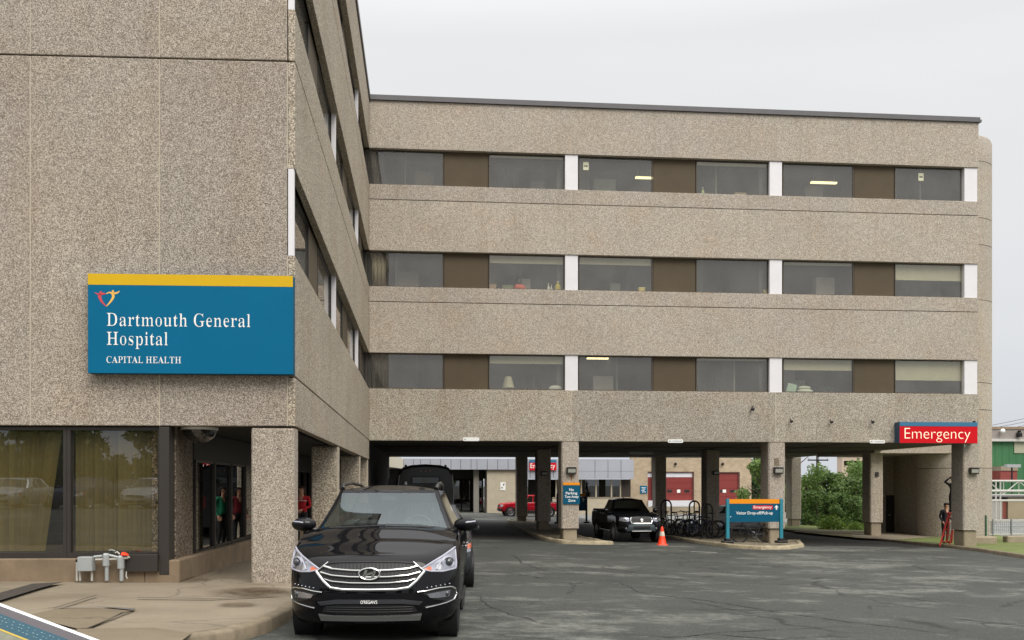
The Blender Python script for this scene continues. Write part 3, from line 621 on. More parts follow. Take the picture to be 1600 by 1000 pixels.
# traffic islands under the wing
I1 = [(5.15, 36.1), (5.35, 35.75), (5.9, 35.5), (6.6, 35.45), (7.15, 35.65), (7.3, 36.0), (7.05, 36.6), (6.95, 40), (7.15, 50), (7.5, 62.0), (5.6, 63.0), (4.9, 55), (4.85, 45), (4.95, 38)]
g = [onG(u, v, 0.0) for u, v in [(1041, 840), (1082, 848), (1141, 856), (1189, 859), (1235, 858.5), (1257, 855), (1250, 848)]]
I2 = [(p.x, p.y) for p in g] + [(15.9, 40.5), (16.3, 50), (16.9, 62), (13.6, 62.5), (12.2, 52), (10.9, 44)]
for k, I in enumerate((I1, I2)):
    kerb_ring('island_kerb', I, 0.13, 0.2, M['kerb_yellow'], True, 0.015)
    sheet('island_gravel', inset(I, 0.19), 0.10, M['gravel'], 0.8)

# right-hand kerb, path and lawn
g = [onG(u, v, 0.0) for u, v in [(1227, 831), (1340, 842), (1465, 854.5), (1530, 862), (1600, 873)]]
RK = [(p.x, p.y) for p in g]
d0 = Vector(RK[0]) - Vector(RK[1]); d1 = Vector(RK[-1]) - Vector(RK[-2])
RK = [tuple(Vector(RK[0]) + d0 * 0.6)] + RK + [tuple(Vector(RK[-1]) + d1 * 3)]
kerb_ring('kerb', RK, 0.13, 0.17, M['kerb'], False, 0.006)

LW = [tuple(p) for p in inset(RK, 0.165)[1:-1]]
last = LW[-1]
sheet('lawn', LW + [(last[0] + 14, last[1] - 1), (70, 43), (33, 43.2), (32, 47), (31, 58), (30, 66), (21, 66)], 0.11, M['lawn'], 1.5)
sheet('yard', [(30.5, 43.5), (90, 43.5), (90, 63.4), (30.5, 63.4)], 0.006, M['asphalt_pale'], 2.0)
sheet('path', [tuple(onG(u, v, 0.12)[:2]) for u, v in [(1335, 840), (1400, 843), (1470, 838), (1530, 834), (1530, 829), (1380, 832), (1330, 834)]], 0.118, M['paving'], 1.0)
sheet('earth', [tuple(onG(u, v, 0.12)[:2]) for u, v in [(1240, 830.5), (1336, 839.5), (1380, 836), (1390, 832), (1330, 829), (1250, 826)]], 0.116, M['earth'], 1.0)

# long cracks in the forecourt
def crack(px, w, seed):
    r_ = random.Random(seed); P = [onG(u, v) for u, v in px]; C = []
    for a, b in zip(P, P[1:]):
        k = max(2, int((b - a).length / 0.16))
        for i in range(k): C.append(a.lerp(b, i / k))
    C.append(P[-1]); off = 0.0; rows = []
    for i, p in enumerate(C):
        d = (C[min(i + 1, len(C) - 1)] - C[max(i - 1, 0)]); d.z = 0; d.normalize(); n_ = Vector((-d.y, d.x, 0))
        off = off * .86 + r_.uniform(-.05, .05); q = p + n_ * off; ww = w * r_.uniform(.25, 1.2) * min(1, .3 + 3 * min(i, len(C) - 1 - i) / len(C))
        rows.append([Vector((e_.x, e_.y, gz(e_.x, e_.y) + .005)) for e_ in (q - n_ * ww, q + n_ * ww)])
    mb = MB(); mb.grid(rows); return struct(mb.build('road_crack', M['crack']))
M['crack'] = mat('crack', (0.014, 0.014, 0.013), 0.95)
for k, (px, w) in enumerate((([(790, 864), (842, 893), (905, 899)], .022), ([(950, 905), (1010, 927), (1130, 943), (1290, 968), (1420, 985), (1600, 1004)], .020), ([(1150, 908), (1260, 916), (1400, 933), (1600, 962)], .016), ([(1080, 903), (1180, 908), (1290, 901)], .013), ([(1040, 930), (1180, 962), (1330, 974)], .013), ([(1470, 965), (1560, 975), (1640, 984)], .020), ([(1100, 990), (1240, 1001)], .02), ([(905, 985), (1040, 994), (1180, 985), (1330, 978)], .014), ([(740, 925), (800, 960), (900, 985)], .010), ([(1290, 880), (1340, 872), (1440, 886)], .012))):
    crack(px, w, k)

# ------------------------------------------------------------------ the hospital building
M['trim_dark'] = mat('dark_rail', lin(30, 28, 26), .6)
HB = thing('hospital_building', 'large four-storey hospital in pebbled concrete with long window bands, raised on columns over a drive-through', 'building')
CX, CY = ray(461, 755).x * 15.4, ray(461, 755).y * 15.4          # near corner
Y0 = 37.4                                                        # front of the far wing
SIL = [5.37, 9.34, 13.31]; HED = [6.77, 10.74, 14.71]; JNT = [8.75, 12.72]
TOP, BOT_R, BOT_L = 16.56, 3.36, 2.62
FM = Matrix.Translation((CX, CY, 0)) @ Matrix.Rotation(R(-2.2), 4, 'Z')   # frame of the near front: x right, y in
FI = FM.inverted()
def onF(u, v, depth=0.0):
    """photo pixel onto the near front wall (local x, z)"""
    o = FI @ Vector((0, 0, EYE)); d = FI.to_3x3() @ ray(u, v)
    t = (depth - o.y) / d.y
    p = o + d * t
    return p.x, p.z
def part(name, mb, m, **kw):
    return mb.build(name, m, HB, **kw)

# near front wall: panels with pale sealant between them
f48, f250, f450 = [onF(u, 400)[0] for u in (47, 249, 449.5)]
zj = 8.5
for (a, b) in ((-30.0, f48 - 3.0), (f48 - 2.985, f48 - 0.008), (f48 + 0.008, f250 - 0.008), (f250 + 0.008, f450 - 0.01)):
    for (z0, z1) in ((BOT_L, zj - 0.012), (zj + 0.012, TOP)):
        mb = MB(FM); mb.box(a, b, 0.0, 0.22, z0, z1); part('wall_panel', mb, M['agg_near'], bevel=0.012)
mb = MB(FM); mb.box(-30, -0.15, 0.222, 0.5, BOT_L + 0.02, TOP - 0.02); part('backing_wall', mb, M['groove'])
mb = MB(FM)
for x in (f48, f250):
    mb.box(x - 0.009, x + 0.009, 0.006, 0.22, BOT_L, zj - 0.02); mb.box(x - 0.009, x + 0.009, 0.006, 0.22, zj + 0.02, TOP)
mb.box(f450 - 0.011, f450 + 0.004, 0.008, 0.22, BOT_L, SIL[0]); mb.box(f450 - 0.011, f450 + 0.004, 0.008, 0.22, HED[0], zj - 0.02)
part('sealant_joint', mb, M['sealant'])

# long side wall of the near wing (faces the driveway)
SX = CX
def side_panel(z00, z01, z10, z11, m=None):
    """spandrel along the side: bottom/top at the near corner, bottom/top at the inner corner"""
    mb = MB(); ny = CY + 0.01; a = f450 + 0.006
    p = [(SX + a, ny, z00), (SX, ny, z00), (SX, Y0 - 0.002, z10), (SX - 0.3, Y0 - 0.002, z10), (SX + a, ny, z01), (SX, ny, z01), (SX, Y0 - 0.002, z11), (SX - 0.3, Y0 - 0.002, z11)]
    mb.hexa(p); return part('spandrel_panel', mb, m or M['agg_side'], bevel=0.012)
side_panel(BOT_L, 3.40, BOT_L, 3.36)
side_panel(3.425, SIL[0], 3.385, SIL[0])
side_panel(HED[0], zj - 0.012, HED[0], JNT[0] - 0.012)
side_panel(zj + 0.012, SIL[1], JNT[0] + 0.012, SIL[1])
side_panel(HED[1], JNT[1] - 0.012, HED[1], JNT[1] - 0.012)
side_panel(JNT[1] + 0.012, SIL[2], JNT[1] + 0.012, SIL[2])
side_panel(HED[2], TOP, HED[2], TOP)
mb = MB(); 
for z0, z1 in ((BOT_L + 0.1, SIL[0] - 0.1), (HED[0] + 0.1, SIL[1] - 0.1), (HED[1] + 0.1, SIL[2] - 0.1), (HED[2] + 0.1, TOP - 0.1)):
    mb.box(SX - 0.6, SX - 0.32, CY + 0.6, Y0, z0, z1)
part('backing_wall', mb, M['groove'])
def yside(u, x):
    d = ray(u, 755); return d.y * x / d.x
wx = SX - 0.2
mull = [CY + 0.12, 23.75, 32.0]
bays = [(CY + 0.24, 23.68), (23.84, 31.92), (32.1, Y0 + 0.2)]
for fl in range(3):
    z0, z1 = SIL[fl], HED[fl]
    mb = MB(FM); mb.box(f450 + 0.006, -0.02, 0.012, 0.10, z0, z1); part('white_post', mb, M['white_panel'])
    mb = MB(); mb.box(wx - 0.04, wx + 0.10, CY + 0.12, CY + 0.24, z0, z1); part('window_jamb', mb, M['bronze'])
    for y in mull[1:]:
        mb = MB(); mb.box(wx - 0.04, wx + 0.13, y - 0.07, y + 0.09, z0, z1); part('white_post', mb, M['white_panel'])
    for (a, b) in bays:
        w = b - a; g1 = a + w * 0.40; g2 = a + w * 0.61
        mb = MB(); mb.box(wx - 0.03, wx + 0.02, g1, g2, z0, z1); part('infill_panel', mb, M['brown'])
        for (p, q) in ((a, g1 - 0.002), (g2 + 0.002, b)):
            mb = MB(); f = 0.05
            mb.box(wx - 0.05, wx + 0.03, p, q, z0, z0 + f); mb.box(wx - 0.05, wx + 0.03, p, q, z1 - f, z1)
            mb.box(wx - 0.05, wx + 0.03, p, p + f, z0 + f, z1 - f); mb.box(wx - 0.05, wx + 0.03, q - f, q, z0 + f, z1 - f)
            win = part('window', mb, M['bronze'])
            mb = MB(); mb.box(wx - 0.012, wx - 0.004, p + f, q - f, z0 + f, z1 - f); mb.build('pane', M['pane'], win)
# rooms of the near wing
mb = MB()
for z in (3.2, 7.7, 11.7, 15.6):
    mb.box(-7.5, SX - 0.62, CY + 1.2, 60, z, z + 0.5)
mb.box(-7.6, -7.3, CY + 1.2, 60, 3.2, 16)
mb.box(-7.3, SX - 0.62, CY + 1.2, CY + 1.4, 3.7, 16)
part('inner_walls', mb, M['room'])
mb = MB(); mb.box(-30, SX - 0.34, CY + 1.5, 60.0, TOP - 0.25, TOP - 0.03); part('roof', mb, M['coping'])
mb = MB(); mb.box(SX - 0.33, SX + 0.05, CY - 0.03, Y0 - 0.1, TOP, TOP + 0.2); part('roof_coping', mb, M['coping'])
mb = MB(FM); mb.box(-30, -0.34, -0.05, 0.3, TOP, TOP + 0.2); part('roof_coping', mb, M['coping'])

# ground floor of the near wing: columns, glazing on a concrete plinth, dark walkway ceiling
PZ = KH - 0.05
def cz(x, y): return gz(x, y) + KH - 0.03
c0 = onF(392, 755)[0]
mb = MB(FM); mb.bbox(c0, -0.02, 0.02, 0.42, gz(CX, CY) + 0.05, BOT_L - 0.03, 0.025); part('column', mb, M['agg_near'])
for (u0, u1, y) in ((487, 527, 23.75), (531.5, 561, 32.0), (563.5, 573, 36.6)):
    x0 = SX - 0.66; x1 = SX - 0.01
    mb = MB(); mb.bbox(x0, x1, y - 0.02, y + 0.40, cz(x0, y), BOT_L - 0.02, 0.03); part('column', mb, M['agg_side'])
    mb = MB(); mb.box(x1 - 0.03, x1 + 0.006, y - 0.024, y - 0.018, cz(x0, y), BOT_L - 0.02); part('sealant_joint', mb, M['sealant'])
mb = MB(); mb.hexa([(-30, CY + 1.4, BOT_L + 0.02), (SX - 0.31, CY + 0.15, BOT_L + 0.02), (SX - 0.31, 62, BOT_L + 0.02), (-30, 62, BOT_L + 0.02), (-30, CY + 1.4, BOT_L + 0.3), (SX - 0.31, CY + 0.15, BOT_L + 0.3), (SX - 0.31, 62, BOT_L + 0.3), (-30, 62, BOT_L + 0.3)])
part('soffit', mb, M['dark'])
# plinth, front run and the return along the walkway
gx, _ = onF(270, 900)                      # corner of the glazed wall
GX = (FM @ Vector((gx, 0, 0))).x
px = onF(281, 905)[0]; PX = (FM @ Vector((px, 0, 0))).x
zp0, zp1 = 0.02, 0.50
mb = MB(FM); mb.box(-30, px - 0.55, -0.02, 0.6, zp0 + 0.08, zp1); mb.box(-30, px - 0.55, 0.03, 0.55, zp0 - 0.2, zp0 + 0.077); part('plinth', mb, M['plinth'], bevel=0.02)
mb = MB(); 
p3 = [(FM @ Vector((px - 0.547, -0.02, 0))), (FM @ Vector((px, -0.02, 0)))]
mb.hexa([(p3[0].x, p3[0].y, 0.05), (p3[1].x, p3[1].y, 0.05), (PX + 0.02, 36.5, -0.4), (PX - 0.5, 36.5, -0.4), (p3[0].x, p3[0].y, zp1 - 0.03), (p3[1].x, p3[1].y, zp1 - 0.03), (PX + 0.02, 36.5, zp1 - 0.2), (PX - 0.5, 36.5, zp1 - 0.2)])
part('plinth', mb, M['plinth'], bevel=0.02)
# front glazing with vertical blinds behind it
zw0, zw1 = zp1 + 0.0, BOT_L - 0.02
x97 = onF(97, 760)[0]; x103 = onF(103, 760)[0]; x248 = onF(249, 760)[0]; x266 = onF(265, 760)[0]
for (a, b, gapped) in ((x97 - 2.3, x97 + 0.03, True), (x97 + 0.035, x248, False), (x97 - 4.7, x97 - 2.305, False), (x97 - 7.1, x97 - 4.705, False)):
    mb = MB(FM); f = 0.055
    mb.box(a, b, 0.10, 0.24, zw0 + 0.0, zw0 + 0.09); mb.box(a, b, 0.10, 0.24, zw1 - 0.05, zw1)
    mb.box(a, a + f, 0.10, 0.24, zw0 + 0.09, zw1 - 0.05); mb.box(b - f, b, 0.10, 0.24, zw0 + 0.09, zw1 - 0.05)
    win = part('window', mb, M['bronze'])
    mb = MB(FM); mb.box(a + f, b - f, 0.16, 0.172, zw0 + 0.09, zw1 - 0.05); mb.build('pane', M['pane_low'], win)
    mb = MB(FM); x = a + f
    end = b - f - (0.10 if gapped else 0.0)
    while x < end - 0.01:
        t = 0.0
        if gapped:                         # the last slats hang askew and leave a dark wedge
            t = 0.42 * max(0.0, (x - (a + f)) / (end - a - f) - 0.0)
        sl = random.choice((0.02, 0.03, 0.045, 0.055))
        tilt = random.uniform(-0.012, 0.012)
        lean = 0.30 if (gapped and x > end - 0.75) else 0.0
        lean *= (x - (end - 0.75)) / 0.75 if lean else 0
        mb.add([(x - lean - t * 0, 0.30 + tilt, zw0 + 0.1), (x + 0.07 - lean, 0.30 + sl + tilt, zw0 + 0.1), (x + 0.07, 0.30 + sl + tilt, zw1 - 0.06), (x, 0.30 + tilt, zw1 - 0.06)], [(0, 1, 2, 3)])
        x += 0.0755
    bl = mb.build('vertical_blind', M['vblind'], win)
    sm = bl.modifiers.new('thickness', 'SOLIDIFY'); sm.thickness = 0.003
mb = MB(FM); mb.box(x248 + 0.003, x266, -0.03, 0.5, zp0 + 0.22, zw1); part('corner_post', mb, M['bronze'], bevel=0.006)
xb0 = onF(199, 870)[0]
mb = MB(FM); mb.box(xb0, x248, -0.10, -0.025, onF(200, 893)[1], onF(200, 866)[1]); part('access_cover', mb, M['bronze'], bevel=0.006)
# glazed wall along the walkway
gy = CY + 0.35
y1 = yside(303, GX)
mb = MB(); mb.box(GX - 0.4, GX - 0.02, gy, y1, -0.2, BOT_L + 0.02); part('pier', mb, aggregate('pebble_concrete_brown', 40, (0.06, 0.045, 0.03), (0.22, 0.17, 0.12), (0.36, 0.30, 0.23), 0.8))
ya = y1 + 0.06
k = 0
mb = MB(); mb.box(GX - 0.12, GX, y1 + 0.002, 36.5, 0.28, 0.44); mb.box(GX - 0.12, GX, y1 + 0.002, 36.5, BOT_L - 0.5, BOT_L); part('window_rail', mb, M['trim_dark'])
for y in [17.35 + 1.62 * i for i in range(12)]:
    mb = MB(); f = 0.045
    mb.box(GX - 0.11, GX - 0.01, y, y + f, 0.443, BOT_L - 0.503); mb.box(GX - 0.11, GX - 0.01, y + 1.6 - f, y + 1.6, 0.443, BOT_L - 0.503); mb.box(GX - 0.10, GX - 0.02, y + f - .001, y + 1.601 - f, 0.444, 0.49); mb.box(GX - 0.10, GX - 0.02, y + f - .001, y + 1.601 - f, BOT_L - 0.55, BOT_L - 0.504)
    win = part('window', mb, M['bronze'])
    mb = MB(); mb.box(GX - 0.07, GX - 0.06, y + f, y + 1.6 - f, 0.49, BOT_L - 0.55); mb.build('pane', M['pane_mirror'], win)
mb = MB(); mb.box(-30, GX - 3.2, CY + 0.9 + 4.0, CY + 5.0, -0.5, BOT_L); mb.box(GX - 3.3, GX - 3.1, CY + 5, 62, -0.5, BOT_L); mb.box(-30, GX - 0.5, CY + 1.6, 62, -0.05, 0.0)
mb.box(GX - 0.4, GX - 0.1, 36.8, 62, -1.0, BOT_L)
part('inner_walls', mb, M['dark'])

# far wing across the driveway
rx = [xat(577.5, Y0), xat(893, Y0), xat(1212, Y0), xat(1529.5, Y0)]
rx[0] = SX + 0.002
bands = [(BOT_R, SIL[0]), (HED[0], JNT[0] - 0.012), (JNT[0] + 0.012, SIL[1]), (HED[1], JNT[1] - 0.012), (JNT[1] + 0.012, SIL[2]), (HED[2], TOP)]
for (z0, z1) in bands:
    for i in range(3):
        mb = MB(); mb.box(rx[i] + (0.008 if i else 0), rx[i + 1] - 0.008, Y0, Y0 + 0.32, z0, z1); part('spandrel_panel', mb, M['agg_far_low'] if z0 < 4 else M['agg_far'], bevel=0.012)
mb = MB()
for z0, z1 in ((BOT_R + 0.05, SIL[0] - 0.05), (HED[0] + 0.05, SIL[1] - 0.05), (HED[1] + 0.05, SIL[2] - 0.05), (HED[2] + 0.05, TOP - 0.05)):
    mb.box(rx[0], rx[3] - 0.02, Y0 + 0.322, Y0 + 0.5, z0, z1)
part('backing_wall', mb, M['groove'])
mb = MB()
for x in rx[1:3]:
    mb.box(x - 0.014, x + 0.014, Y0 + 0.003, Y0 + 0.30, BOT_R, SIL[0])
    for z0, z1 in bands[1:]: mb.box(x - 0.0085, x + 0.0085, Y0 + 0.008, Y0 + 0.30, z0, z1)
part('sealant_joint', mb, M['sealant'])
mb = MB(); mb.box(rx[0] - 0.1, rx[3] + 0.08, Y0 - 0.08, Y0 + 0.4, TOP + 0.002, TOP + 0.10); mb.box(rx[0] - 0.1, rx[3] + 0.04, Y0 - 0.04, Y0 + 0.4, TOP + 0.102, TOP + 0.21); part('roof_coping', mb, M['coping'])
GY = Y0 + 0.22
gl = [((577, 693), (694, 762.5), (763.5, 882), (883, 903)), ((904, 1019.5), (1020.5, 1086.5), (1087.5, 1201), (1202.5, 1222)), ((1223, 1333.5), (1334.5, 1396.5), (1397.5, 1506), (1507, 1527))]
blinds = {(1, 0, 1): .22, (1, 1, 0): .20, (1, 2, 1): .48, (0, 0, 1): .22, (0, 2, 0): .32, (0, 2, 1): .60, (1, 2, 0): .08, (2, 1, 1): .10, (2, 0, 1): .06, (0, 1, 1): .05}
for fl in range(3):
    z0, z1 = SIL[fl], HED[fl]
    for bi, (ga, br, gb, wh) in enumerate(gl):
        a, b = xat(br[0], GY), xat(br[1], GY)
        mb = MB(); mb.box(a, b, GY - 0.01, GY + 0.05, z0, z1); part('infill_panel', mb, M['brown'])
        a, b = xat(wh[0], Y0 + 0.05), xat(wh[1], Y0 + 0.05)
        mb = MB(); mb.box(a, b, Y0 + 0.05, Y0 + 0.3, z0 + 0.002, z1); part('white_post', mb, M['white_panel'], bevel=0.008)
        for wi, (ua, ub) in enumerate((ga, gb)):
            a, b = xat(ua, GY), xat(ub, GY)
            if bi == 0 and wi == 0: a = SX - 0.15
            mb = MB(); f = 0.036
            mb.box(a, b, GY - 0.035, GY + 0.05, z0, z0 + f + 0.02); mb.box(a, b, GY - 0.03, GY + 0.05, z1 - f, z1)
            mb.box(a, a + f, GY - 0.03, GY + 0.05, z0 + f + 0.02, z1 - f); mb.box(b - f, b, GY - 0.03, GY + 0.05, z0 + f + 0.02, z1 - f)
            win = part('window', mb, M['frame_far'])
            mb = MB(); mb.box(a + f, b - f, GY + 0.004, GY + 0.012, z0 + f + 0.02, z1 - f); mb.build('pane', M['pane'], win)
            if (fl, bi, wi) in blinds:
                h = blinds[(fl, bi, wi)] * (z1 - z0 - 0.1)
                mb = MB(); mb.box(a + f + 0.02, b - f - 0.02, GY + 0.07, GY + 0.085, z1 - f - h, z1 - f); mb.tube([(a + f + 0.02, GY + 0.078, z1 - f - h), (b - f - 0.02, GY + 0.078, z1 - f - h)], 0.015)
                mb.build('roller_blind', M['blind'], win)
            if bi == 0 and wi == 0 and fl < 3:
                c_end = [605, 604, 600][fl]
                x = a + 0.25; rows = [[], []]
                xe = xat(c_end, GY + 0.1)
                while x < xe:
                    y = GY + 0.14 + 0.04 * math.sin(x * 42); rows[0].append((x, y, z0 + 0.08)); rows[1].append((x, y, z1 - 0.08)); x += 0.02
                mb = MB(); mb.grid(rows); cur = mb.build('curtain', [mat('dark_curtain', lin(58, 54, 50), 0.9), mat('curtain', lin(150, 138, 116), 0.9), M['trim']][fl], win, smooth=True)
                cur.modifiers.new('thickness', 'SOLIDIFY').thickness = 0.004
    # rooms behind
mb = MB()
for z in (4.55, 8.42, 12.4, 15.9):
    mb.box(rx[0] - 3, rx[3] - 0.4, Y0 + 0.52, 61, z, z + 0.34)
mb.box(rx[0] - 3, rx[3] - 0.4, Y0 + 5.5, Y0 + 5.7, 4.9, 15.9)
for x in rx: mb.box(x - 0.5, x - 0.35, Y0 + 0.52, Y0 + 5.5, 4.9, 15.9)
part('inner_walls', mb, M['room'])
rr = random.Random(5)
rm = [mat('room_pale', lin(150, 148, 138), .9), mat('room_green', lin(112, 122, 112), .9), mat('room_mid', lin(104, 100, 94), .9), mat('room_dark', lin(64, 62, 60), .9)]
for fl in range(3):
    for bi in range(3):
        for wi in range(2):
            a, b = xat(gl[bi][wi * 2][0], GY), xat(gl[bi][wi * 2][1], GY)
            a = max(a, rx[0] + .2); d = rr.choice((1.6, 2.4, 3.2, 4.2)); q = a + (b - a) * rr.uniform(.25, .75)
            z = SIL[fl]; m_ = rr.choice(rm)
            mb = MB(); mb.box(a + .1, q, Y0 + d, Y0 + d + .1, z - .4, z + 2.2); part('room_wall', mb, m_)
            if rr.random() < .7:
                mb = MB(); mb.box(q + .1, q + .16, Y0 + .9, Y0 + d + 1.2, z - .4, z + 2.2); part('room_wall', mb, rr.choice(rm))
            if rr.random() < .6:
                mb = MB(); x = rr.uniform(a + .4, b - .8); mb.box(x, x + rr.uniform(.4, .9), Y0 + 1.0, Y0 + 1.4, z - .4, z + rr.uniform(.5, 1.0)); part('cupboard', mb, rr.choice(rm))
mb = MB(); 
for z in SIL: mb.box(rx[0], rx[3] - 0.5, Y0 + 0.34, Y0 + 0.75, z - 0.05, z + 0.02)
part('inner_sill', mb, M['room'])
# underside, end wall, back
mb = MB(); mb.hexa([(SX - 0.3, Y0 + 0.33, BOT_R + 0.04), (rx[3] - 0.02, Y0 + 0.33, BOT_R + 0.04), (24.3, 62.3, BOT_R + 0.04), (SX - 0.3, 62.3, BOT_R + 0.04), (SX - 0.3, Y0 + 0.33, BOT_R + 0.4), (rx[3] - 0.02, Y0 + 0.33, BOT_R + 0.4), (24.3, 62.3, BOT_R + 0.4), (SX - 0.3, 62.3, BOT_R + 0.4)])
part('soffit', mb, M['soffit'])
mb = MB()
for y in (44, 50.5, 57): mb.box(SX, 23.0, y - 0.02, y + 0.02, BOT_R + 0.02, BOT_R + 0.038)
for x in (2, 6, 10, 14, 18): mb.box(x - 0.015, x + 0.015, Y0 + 0.4, 62, BOT_R + 0.022, BOT_R + 0.036)
part('soffit_batten', mb, M['groove'])
mb = MB(); mb.hexa([(rx[3] - 0.30, Y0 + 0.5, BOT_R + 0.41), (rx[3] - 0.01, Y0 + 0.33, BOT_R + 0.01), (24.32, 62.3, BOT_R + 0.01), (24.0, 62.3, BOT_R + 0.41), (rx[3] - 0.30, Y0 + 0.5, TOP), (rx[3] - 0.01, Y0 + 0.33, TOP), (24.32, 62.3, TOP), (24.0, 62.3, TOP)]); part('end_wall', mb, M['agg_far'])
mb = MB(); mb.box(-8, 24, 62.0, 62.3, BOT_R + 0.42, TOP); part('rear_wall', mb, M['agg_far'])
mb = MB(); mb.box(-8, 22.5, Y0 + 0.5, 62, TOP - 0.3, TOP - 0.05); part('roof', mb, M['coping'])
# the columns it stands on, each with a plain base
def column(x0, x1, y, dy, ub=None, base=0.5, m='agg_far'):
    g = gz((x0 + x1) / 2, y) + 0.08
    mb = MB(); mb.bbox(x0, x1, y, y + dy, g + base, BOT_R + 0.05, 0.05); c = part('column', mb, M[m])
    mb = MB(); mb.bbox(x0 + 0.07, x1 - 0.07, y + 0.07, y + dy - 0.07, g - 0.3, g + base - 0.025, 0.04); mb.build('base', M['concrete'], c)
    mb = MB(); mb.bbox(x0 + 0.1, x1 - 0.1, y + 0.1, y + dy - 0.1, g + base - 0.026, g + base + 0.001, 0.02); mb.build('joint', M['groove'], c)
CW = 0.70
colx = {}
for k, (u, y, b) in enumerate(((891, Y0 + 0.02, .46), (850, 47.5, .42), (816, 60.5, .3), (1214, Y0 + 0.02, .62), (1114, 48.0, .5), (1033, 60.5, .4), (1518, Y0 + 0.02, .70), (1370, 47.5, .72), (1244, 60.5, .5))):
    x = xat(u, y); dy = 0.95
    colx[u] = x
    column(x - CW / 2, x + CW / 2, y, dy, base=b)
# wall and post closing the left end of the underpass
mb = MB(); mb.box(SX - 0.31, SX - 0.05, 38.2, 62, -1.2, BOT_R + 0.03); part('inner_walls', mb, M['dark'])
mb = MB(); mb.box(xat(601, 62.4), xat(608, 62.4), 62.31, 62.6, zat(604, 735, 62.4), BOT_R + 0.4); part('fascia_end', mb, M['white_panel'])
mb = MB(); mb.tube([(xat(604, 63), 63, -1.2), (xat(604, 63), 63, BOT_R)], 0.05); part('rain_pipe', mb, M['galv'])

# round stair tower at the far end
tc = (28.2, 48.4); tr = 1.8
zt = [zat(1500, v, 48) for v in (856, 732, 643, 602, 476, 392, 351, 265, 222)]
for i in range(len(zt) - 1):
    z0, z1 = zt[i] + 0.015, zt[i + 1] - 0.015
    prof = [(tr, z0), (tr, z1)]
    if i == len(zt) - 2: prof = [(tr, z0), (tr, z1 - 0.28), (tr - 0.08, z1 - 0.1), (tr - 0.25, z1), (0.01, z1)]
    mb = MB(); mb.lathe(prof, (tc[0], tc[1], 0), 'z', 72); part('stair_tower', mb, M['agg_far'], smooth=True)
mb = MB(); mb.lathe([(tr - 0.03, zt[0]), (tr - 0.03, zt[-1] - 0.6)], (tc[0], tc[1], 0), 'z', 48); part('tower_core', mb, M['groove'], smooth=True)
LX = tc[0] - 0.6
mb = MB(); mb.box(xat(1366, 46.9), LX, 46.9, 54.0, BOT_R - 0.12, TOP - 1.2); part('link_block', mb, M['agg_far'], bevel=0.012)
mb = MB(); mb.box(xat(1362, 53.2), tc[0] + 0.4, 53.2, 53.6, -1.6, BOT_R - 0.125); part('link_wall', mb, M['agg_far'])
mb = MB(); mb.box(tc[0] - 0.9, tc[0] + 0.4, 49.6, 53.19, -1.6, BOT_R - 0.125); part('link_wall', mb, M['agg_far'])
d = onY(1388, 800, 53.1); mb = MB(); mb.box(d.x - 0.1, d.x + 0.9, 53.13, 53.19, -1.2, 1.0); dr = part('service_door', mb, M['bronze'])
mb = MB(); mb.tube([(d.x - 0.0, 53.08, -.15), (d.x + .12, 53.08, -.15)], 0.03, 8); mb.build('handle', M['galv'], dr)
# ------------------------------------------------------------------ buildings across the yard
def brick(name, a, b_, scale=1.0):
    m, nt, b, L = newmat(name)
    v = coord(nt)
    sw = nt.nodes.new('ShaderNodeSeparateXYZ'); L(v, sw.inputs[0])
    cb = nt.nodes.new('ShaderNodeCombineXYZ'); L(sw.outputs[0], cb.inputs[0]); L(sw.outputs[2], cb.inputs[1])
    br = N(nt, 'ShaderNodeTexBrick', Scale=scale); L(cb.outputs[0], br.inputs['Vector'])
    br.inputs['Color1'].default_value = tuple(a) + (1,); br.inputs['Color2'].default_value = tuple(b_) + (1,); br.inputs['Mortar'].default_value = (0.42, 0.39, 0.34, 1)
    br.inputs['Brick Width'].default_value = 0.4; br.inputs['Row Height'].default_value = 0.2; br.inputs['Mortar Size'].default_value = 0.012
    c = mixc(nt, 1.0, br.outputs[0], ramp(nt, noise(nt, v, 0.9, 5), [(0.3, g3(0.85)), (0.7, g3(1.1))]), 'MULTIPLY')
    L(c, b.inputs['Base Color']); b.inputs['Roughness'].default_value = 0.9
    return m
M['brick'] = brick('tan_block', lin(186, 166, 138), lin(170, 150, 122))
M['fascia'] = mat('grey_cladding', lin(176, 180, 190), 0.4, 0.2, var=0.06, vs=0.8)
M['fascia_gap'] = mat('cladding_gap', lin(92, 94, 100), 0.7)
M['stone'] = mat('stone_render', lin(182, 172, 152), 0.9, var=0.12, vs=3, bump=0.4, bs=20)
M['reddoor'] = mat('red_door', lin(130, 48, 44), 0.5, var=0.08)
M['doorwhite'] = mat('door_white', lin(214, 214, 220), 0.5, var=0.05)
M['glass_dark'] = glass('reflective_glass', (0.12, 0.14, 0.12), 2.2)

YF = 86.0
EB = thing('emergency_entrance_building', 'low building across the yard with a pale grey panelled fascia over dark windows', 'building', (8, YF, -1))
def zF(v): return zat(800, v, YF)
def xF(u): return xat(u, YF)
gb = -1.3
